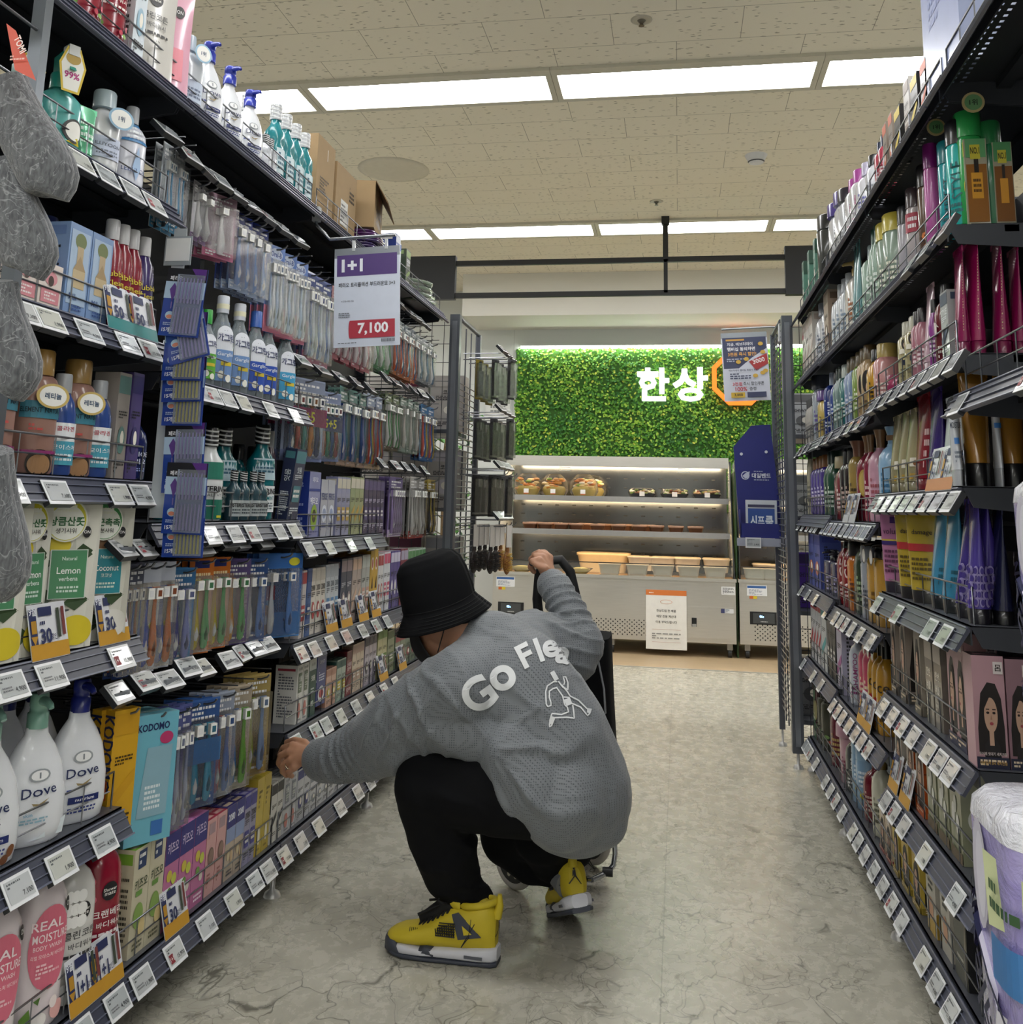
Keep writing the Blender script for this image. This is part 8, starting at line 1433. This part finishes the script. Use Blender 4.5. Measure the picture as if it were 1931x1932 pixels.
# ---- hat, hair, mask
hc = P(828, 1140, 2.79); uh = (P(812, 1062, 2.775)-P(836, 1150, 2.775)).normalized(); uh = (uh+Vector((0, -.10, 0))).normalized(); sx = Vector((1, 0, 0)); sx = (sx-uh*sx.dot(uh)).normalized(); sy = uh.cross(sx); RHt = Matrix((sx, sy, uh)).transposed()
h = MB(); prf = [(-.052, .140), (-.050, .143), (-.03, .128), (-.008, .112), (.0, .108), (.03, .108), (.08, .104), (.115, .096), (.135, .08), (.146, .05), (.148, .0)]
nn = 48
def hatf(a, b_):
    i = b_*(len(prf)-1); k = min(int(i), len(prf)-2); f = i-k; z = prf[k][0]+(prf[k+1][0]-prf[k][0])*f; r = prf[k][1]+(prf[k+1][1]-prf[k][1])*f; an = a*2*math.pi
    w = (math.sin(an*3+1)*.003+math.sin(an*5)*.002)*(1 if z > .02 else .6); v = RHt @ Vector(((r+w)*math.cos(an), (r*.95+w)*math.sin(an), z+math.sin(an*2+.6)*.004*(1 if z < 0 else .3))); return hc+v-PR.location
h.grid(hatf, nn, 40, bkc)
ho = h.build('bucket_hat', PR); md = ho.modifiers.new('t', 'SOLIDIFY'); md.thickness = .004; md.offset = -1
st = MB()
for zz, rr_ in ((-.012, .1165), (-.02, .1225), (-.028, .129), (-.036, .1345), (-.044, .1395), (.003, .1105)): st.tube([hc+RHt @ Vector((rr_*math.cos(a*.1309), rr_*.95*math.sin(a*.1309), zz+math.sin(a*.2618+.6)*.004)) -PR.location for a in range(48)], .0009, mat('#0a0b0d', .8), 4, closed=True)
st.build('stitching', ho)
m = MB(); ell(m, HC+RH @ Vector((-.03, 0, .005)), (.072, .08, .07), mat('#0e0b09', .7), RH); ell(m, HC+RH @ Vector((-.062, 0, -.035)), (.036, .062, .045), mat('#0e0b09', .7), RH)
for i in range(len(m.V)): m.V[i] = tuple(Vector(m.V[i])-PR.location)
m.build('hair', PR)
m = MB()
def mk(a, b_):
    th = (a-.5)*2.5; ph = (b_-.5)*1.75; x = .045+.066*math.cos(th)*math.cos(ph*.8); y = .071*math.sin(th); z = -.055+.062*math.sin(ph)
    return HC+RH @ Vector((x+.018*math.exp(-(th*2.2)**2), y*(1-.15*abs(b_-.5)), z))-PR.location
m.grid(mk, 20, 14, mat('#101114', .75)); mo = m.build('face_mask', PR); md = mo.modifiers.new('t', 'SOLIDIFY'); md.thickness = .003
m = MB()
for s_ in (-1, 1):
    e_ = Vector((-.022, s_*.082, -.012)); m.tube([HC+RH @ q-PR.location for q in (Vector((.05, s_*.07, -.02)), Vector((.01, s_*.083, .005)), e_, Vector((-.02, s_*.082, -.05)), Vector((.035, s_*.072, -.095)))], .0016, mat('#101114', .7), 6)
m.build('ear_loop', mo)
m = MB()
for q in ((P(545, 1446, 2.862)),): 
    d1 = (P(536, 1457, 2.868)-P(550, 1437, 2.862)).normalized(); u1 = d1.orthogonal().normalized(); w1 = d1.cross(u1); m.tube([q+(u1*math.cos(a*.5236)+w1*math.sin(a*.5236))*.0118-PR.location for a in range(12)], .0013, mat('#c9b9a0', .2, .9), 6, closed=True)
m.build('ring', PR)
# ---- sneakers (local: heel at x=0, toe towards +x, sole on z=0)
YL, GR, SW = mat('#c9b426', .6), mat('#3b3f4b', .55), mat('#d3d4dc', .45)
def secx(m, secs, mt, n=20, e=2.6):
    V_ = []
    for (x, hw, z0, z1, *r) in secs:
        yc = r[0] if r else 0; zc, hz = (z0+z1)/2, (z1-z0)/2
        for j in range(n):
            a = 2*math.pi*j/n; c, q = math.cos(a), math.sin(a); V_.append((x, yc+hw*math.copysign(abs(c)**(2/e), c), zc+hz*math.copysign(abs(q)**(2/e), q)))
    m.add(V_, [(i*n+j, i*n+(j+1) % n, (i+1)*n+(j+1) % n, (i+1)*n+j) for i in range(len(secs)-1) for j in range(n)], mt, True); m.add(V_[:n], [tuple(range(n))[::-1]], mt); m.add(V_[-n:], [tuple(range(n))], mt)
def sneaker():
    t = empty('sneaker'); u = MB()
    secx(u, [(.002, .018, .03, .11), (.012, .030, .028, .135), (.035, .037, .028, .15), (.06, .040, .028, .142), (.085, .041, .028, .128), (.105, .042, .028, .132), (.125, .043, .028, .128), (.15, .0445, .028, .112), (.18, .047, .028, .094), (.21, .0495, .028, .08), (.24, .050, .028, .072), (.27, .046, .028, .066), (.292, .036, .028, .058), (.305, .02, .03, .05), (.309, .008, .034, .044)], YL, 28, 2.5)
    u.build('upper', t)
    k = MB(); secx(k, [(.10, .026, .11, .15), (.12, .028, .12, .172), (.135, .026, .13, .178), (.145, .018, .135, .172)], YL, 14); k.build('tongue', t)
    k = MB(); k.tube([(.055-.048*math.cos(a*.3927), .029*math.sin(a*.3927), .140+.008*math.cos(a*.3927)) for a in range(16)], .0085, YL, 8, closed=True); k.build('collar', t)
    k = MB(); k.tube([(.004, 0, .11), (-.004, 0, .14), (-.004, 0, .165)], [.014, .011, .006], YL, 8); k.build('heel_tab', t)
    w = MB(); secx(w, [(-.004, .022, .012, .044), (.01, .036, .01, .046), (.05, .043, .01, .044), (.1, .043, .01, .038), (.15, .045, .01, .036), (.2, .05, .01, .030), (.25, .052, .01, .036), (.272, .045, .01, .034), (.28, .03, .012, .03)], SW, 24, 4); w.build('midsole', t)
    g = MB(); secx(g, [(-.004, .025, 0, .013), (.01, .036, 0, .014), (.1, .0435, 0, .012), (.2, .0515, 0, .013), (.25, .053, 0, .015), (.285, .044, .003, .018), (.312, .02, .008, .022)], GR, 24, 4)
    secx(g, [(.15, .04, .004, .014), (.165, .0465, .004, .034), (.185, .049, .004, .042), (.205, .050, .004, .036), (.215, .045, .004, .016)], GR, 20, 3); secx(g, [(.262, .049, .004, .022), (.275, .0485, .004, .046), (.295, .040, .005, .047), (.31, .022, .008, .044), (.315, .01, .012, .036)], GR, 24, 3); g.build('outsole', t)
    for s_ in (-1, 1):
        wd = MB(); yy = lambda x: s_*(.0425+.02*(x-.06))
        wd.add([(.035, s_*.0405, .072), (.098, s_*.0445, .062), (.118, s_*.040, .118), (.10, s_*.039, .124)], [(0, 1, 2, 3)], GR); wd.add([(.035, s_*.0385, .072), (.098, s_*.0425, .062), (.118, s_*.038, .118), (.10, s_*.037, .124)], [(3, 2, 1, 0)], GR); wo = wd.build('wing_panel', t)
        tri = MB(); tri.add([(.06, s_*.0432, .078), (.082, s_*.0445, .074), (.088, s_*.0435, .096)], [(0, 1, 2)], YL); tri.build('wing_cutout', wo)
        ms = MB()
        for i in range(9):
            x0 = .108+i*.0062; zl, zh = .066, .1-(i*.0022); ms.tube([(x0, s_*.0475, zl), (x0+.004, s_*(.0452), zh)], .0016, '#17181b', 4)
        for j in range(6): z = .068+j*.0062; ms.tube([(.106, s_*.0472, z), (.16-j*.002, s_*.0478, z-.001)], .0016, '#17181b', 4)
        for i in range(5): ms.tube([(.215+i*.005, s_*.043, .062), (.215+i*.005, s_*.036, .075)], .0009, '#17181b', 4)
        ms.build('side_mesh', t)
        ab = MB(); ab.box((.055, s_*.0435, .024), (.05, .002, .007), '#5a5d66'); ab.build('air_window', t)
    l = MB(); lc = mat('#0d0d0f', .8); l.tube([(.12, 0, .135), (.14, 0, .128), (.16, 0, .115), (.215, 0, .083)], [.02, .024, .022, .014], lc, 10)
    for i in range(7):
        x = .13+i*.0135; z = .121-i*.0075; l.tube([(x+.002, -.027, z-.008), (x, -.015, z+.003), (x, .015, z+.004), (x+.004, .027, z-.008)], .0052, lc, 6)
        for s_ in (-1, 1): l.tube([(x+.004, s_*.022, z-.002), (x-.004, s_*.033, z-.018)], .0042, lc, 6)
    for s_ in (-1, 1): l.tube([(.145, 0, .13), (.16, s_*.02, .15), (.155, s_*.045, .148), (.14, s_*.035, .14), (.142, 0, .13)], .0036, lc, 6); l.tube([(.145, 0, .13), (.175, s_*.03, .125), (.21, s_*.05, .112)], .0036, lc, 6)
    l.build('laces', t)
    j = MB(); q = lambda y, z: (-.0015-.35*abs(y)*0, y, z)
    sh = [[(0, .105), (.004, .105), (.004, .098), (0, .098)], [(-.003, .097), (.007, .097), (.004, .082), (-.002, .082)], [(.0, .083), (.004, .083), (.024, .068), (.021, .066)], [(-.002, .084), (.002, .082), (-.012, .062), (-.016, .060)], [(.003, .096), (.007, .094), (.009, .083), (.006, .083)], [(-.002, .097), (.001, .096), (-.004, .112), (-.006, .111)]]
    for pl_ in sh:
        V_ = []
        for y, z in pl_:
            V_.append((-.0045+.9*y*y*10-.0002, y*.9, z+.004))
        j.add(V_, [tuple(range(len(V_)))], '#141416')
    j.build('heel_logo', t); return t
sn = sneaker(); sn.parent = PR; sn.location = P(938, 1818, 2.70)-PR.location; sn.location.z = .0; sn.rotation_euler = (0, 0, R_(176)); sn.scale = (.965, 1, 1)
s2 = copy_tree(sn, PR); hp = P(1098, 1722, 2.80); tp = P(1068, 1747, 3.0); dv = tp-hp; yaw = math.atan2(dv.y, dv.x); pit = math.asin(min(.6, max(.05, (hp.z)/.27)))
s2.rotation_mode = 'QUATERNION'; s2.rotation_quaternion = (Matrix.Rotation(yaw, 3, 'Z') @ Matrix.Rotation(pit, 3, 'Y') @ Matrix.Rotation(R_(-8), 3, 'X')).to_quaternion(); s2.location = hp-PR.location
for pts, nm in (([(900, 1700, 2.735, .036), (908, 1745, 2.725, .038)], 'sock'), ([(1050, 1640, 2.93, .036), (1075, 1668, 2.86, .04)], 'sock')):
    m = MB(); m.tube([P(*a[:3])-PR.location for a in pts], [a[3] for a in pts], mat('#74767a', .9), 16); m.build(nm, PR)
m = MB(); m.tube([P(905, 1712, 2.69)-PR.location, P(895, 1745, 2.665)-PR.location, P(870, 1788, 2.66)-PR.location, P(884, 1770, 2.66)-PR.location, P(889, 1735, 2.668)-PR.location], .0013, '#0d0d0f', 5); m.tube([P(1097, 1610, 2.83)-PR.location, P(1112, 1622, 2.83)-PR.location, P(1122, 1640, 2.83)-PR.location, P(1110, 1628, 2.83)-PR.location], .0013, '#0d0d0f', 5); m.build('trouser_drawcord', PR)
# ---- trolley bag
ct = empty('shopping_trolley', (-.33, 3.3, 0), 0, 'black fabric shopping trolley with silver frame held by the crouching person', 'shopping trolley')
CLo = ct.location; bg = MB()
def bagf():
    tl, tr, br, bl = P(1020, 1170, 3.28), P(1152, 1226, 3.28), P(1172, 1530, 3.24), P(1000, 1530, 3.24); secs = []
    for k in range(9):
        f = k/8; a = bl.lerp(tl, f); c = br.lerp(tr, f); cc = (a+c)/2; secs.append((cc.z, (c.x-a.x)/2*(1-.04*math.sin(f*3.14)), .13, cc.x-CLo.x, cc.y-CLo.y+.02))
    return secs
bg.loft(bagf(), bkc, 36, e=5); bg.build('bag', ct)
m = MB(); gp = mat('#8a8d90', .5); a = [P(1128, 1240, 3.15), P(1140, 1300, 3.14), P(1143, 1345, 3.13), P(1130, 1358, 3.13)]; m.tube([q-CLo for q in a], .0035, gp, 6); m.tube([q-CLo for q in (P(1137, 1342, 3.13), P(1150, 1400, 3.12), P(1166, 1462, 3.1))], .0035, gp, 6); m.build('piping', ct)
m = MB(); m.tube([q-CLo for q in (P(1020, 1200, 3.2), P(1014, 1130, 3.2), P(1018, 1080, 3.19), P(1035, 1058, 3.19), P(1058, 1056, 3.2), P(1076, 1078, 3.21), P(1088, 1130, 3.22), P(1094, 1190, 3.22))], [.016]*8, mat('#101113', .6), 10); m.build('handle', ct)
m = MB(); m.tube([q-CLo for q in (P(1003, 1062, 3.08), P(1018, 1060, 3.12), P(1040, 1062, 3.16))], .010, mat('#1b2230', .3), 10); m.build('handle_grip', ct)
fr = MB(); fm_ = mat('#a9acb0', .22, .9); q0 = onY(1157, 1560, 3.12); fz = [P(1157, 1540, 3.1), P(1161, 1610, 3.1), P(1158, 1632, 3.09), P(1148, 1645, 3.08), P(1118, 1660, 3.04)]; fr.tube([q-CLo for q in fz], .008, fm_, 10); fr.tube([P(1118, 1660, 3.04)-CLo, P(1010, 1640, 3.1)-CLo], .008, fm_, 10); fr.build('frame', ct)
MB().cyl(tuple(P(1147, 1645, 3.075)-CLo), .013, .03, '#1a1b1d', 12, 'x').build('frame_clip', ct)
wc = onY(972, 1607, 3.2); rw = .088; wc.z = rw; ax = Vector((.62, .78, 0)).normalized()
def wheel(c):
    w_ = MB(); up = Vector((0, 0, 1)); rt = ax.cross(up)
    def tor(a, b_): t1, t2 = a*2*math.pi, b_*2*math.pi; r = rw-.012+.012*math.cos(t2); return c-CLo+rt*r*math.cos(t1)+up*r*math.sin(t1)+ax*.014*math.sin(t2)
    w_.grid(tor, 36, 10, mat('#b9b5ae', .6)); wo = w_.build('wheel', ct); d = MB()
    for s_ in (-1, 1):
        V_ = [c-CLo+ax*s_*.008]+[c-CLo+ax*s_*.010+(rt*math.cos(i*.1745)+up*math.sin(i*.1745))*(rw-.018) for i in range(36)]; d.add(V_, [(0, 1+i, 1+(i+1) % 36) for i in range(36)], '#121315')
    for i in range(10): a_ = i*.6283; p_ = c-CLo+ax*-.011+(rt*math.cos(a_)+up*math.sin(a_))*(rw*.55); p2 = c-CLo+ax*.011+(rt*math.cos(a_)+up*math.sin(a_))*(rw*.55); d.tube([p_, p2], .007, '#c9c2ac', 8)
    d.build('wheel_hub', wo)
wheel(wc); wheel(wc+ax*.34+Vector((0, 0, 0)))
MB().tube([wc-CLo, wc+ax*.34-CLo], .006, fm_, 8).build('axle', ct)
finish_labels()
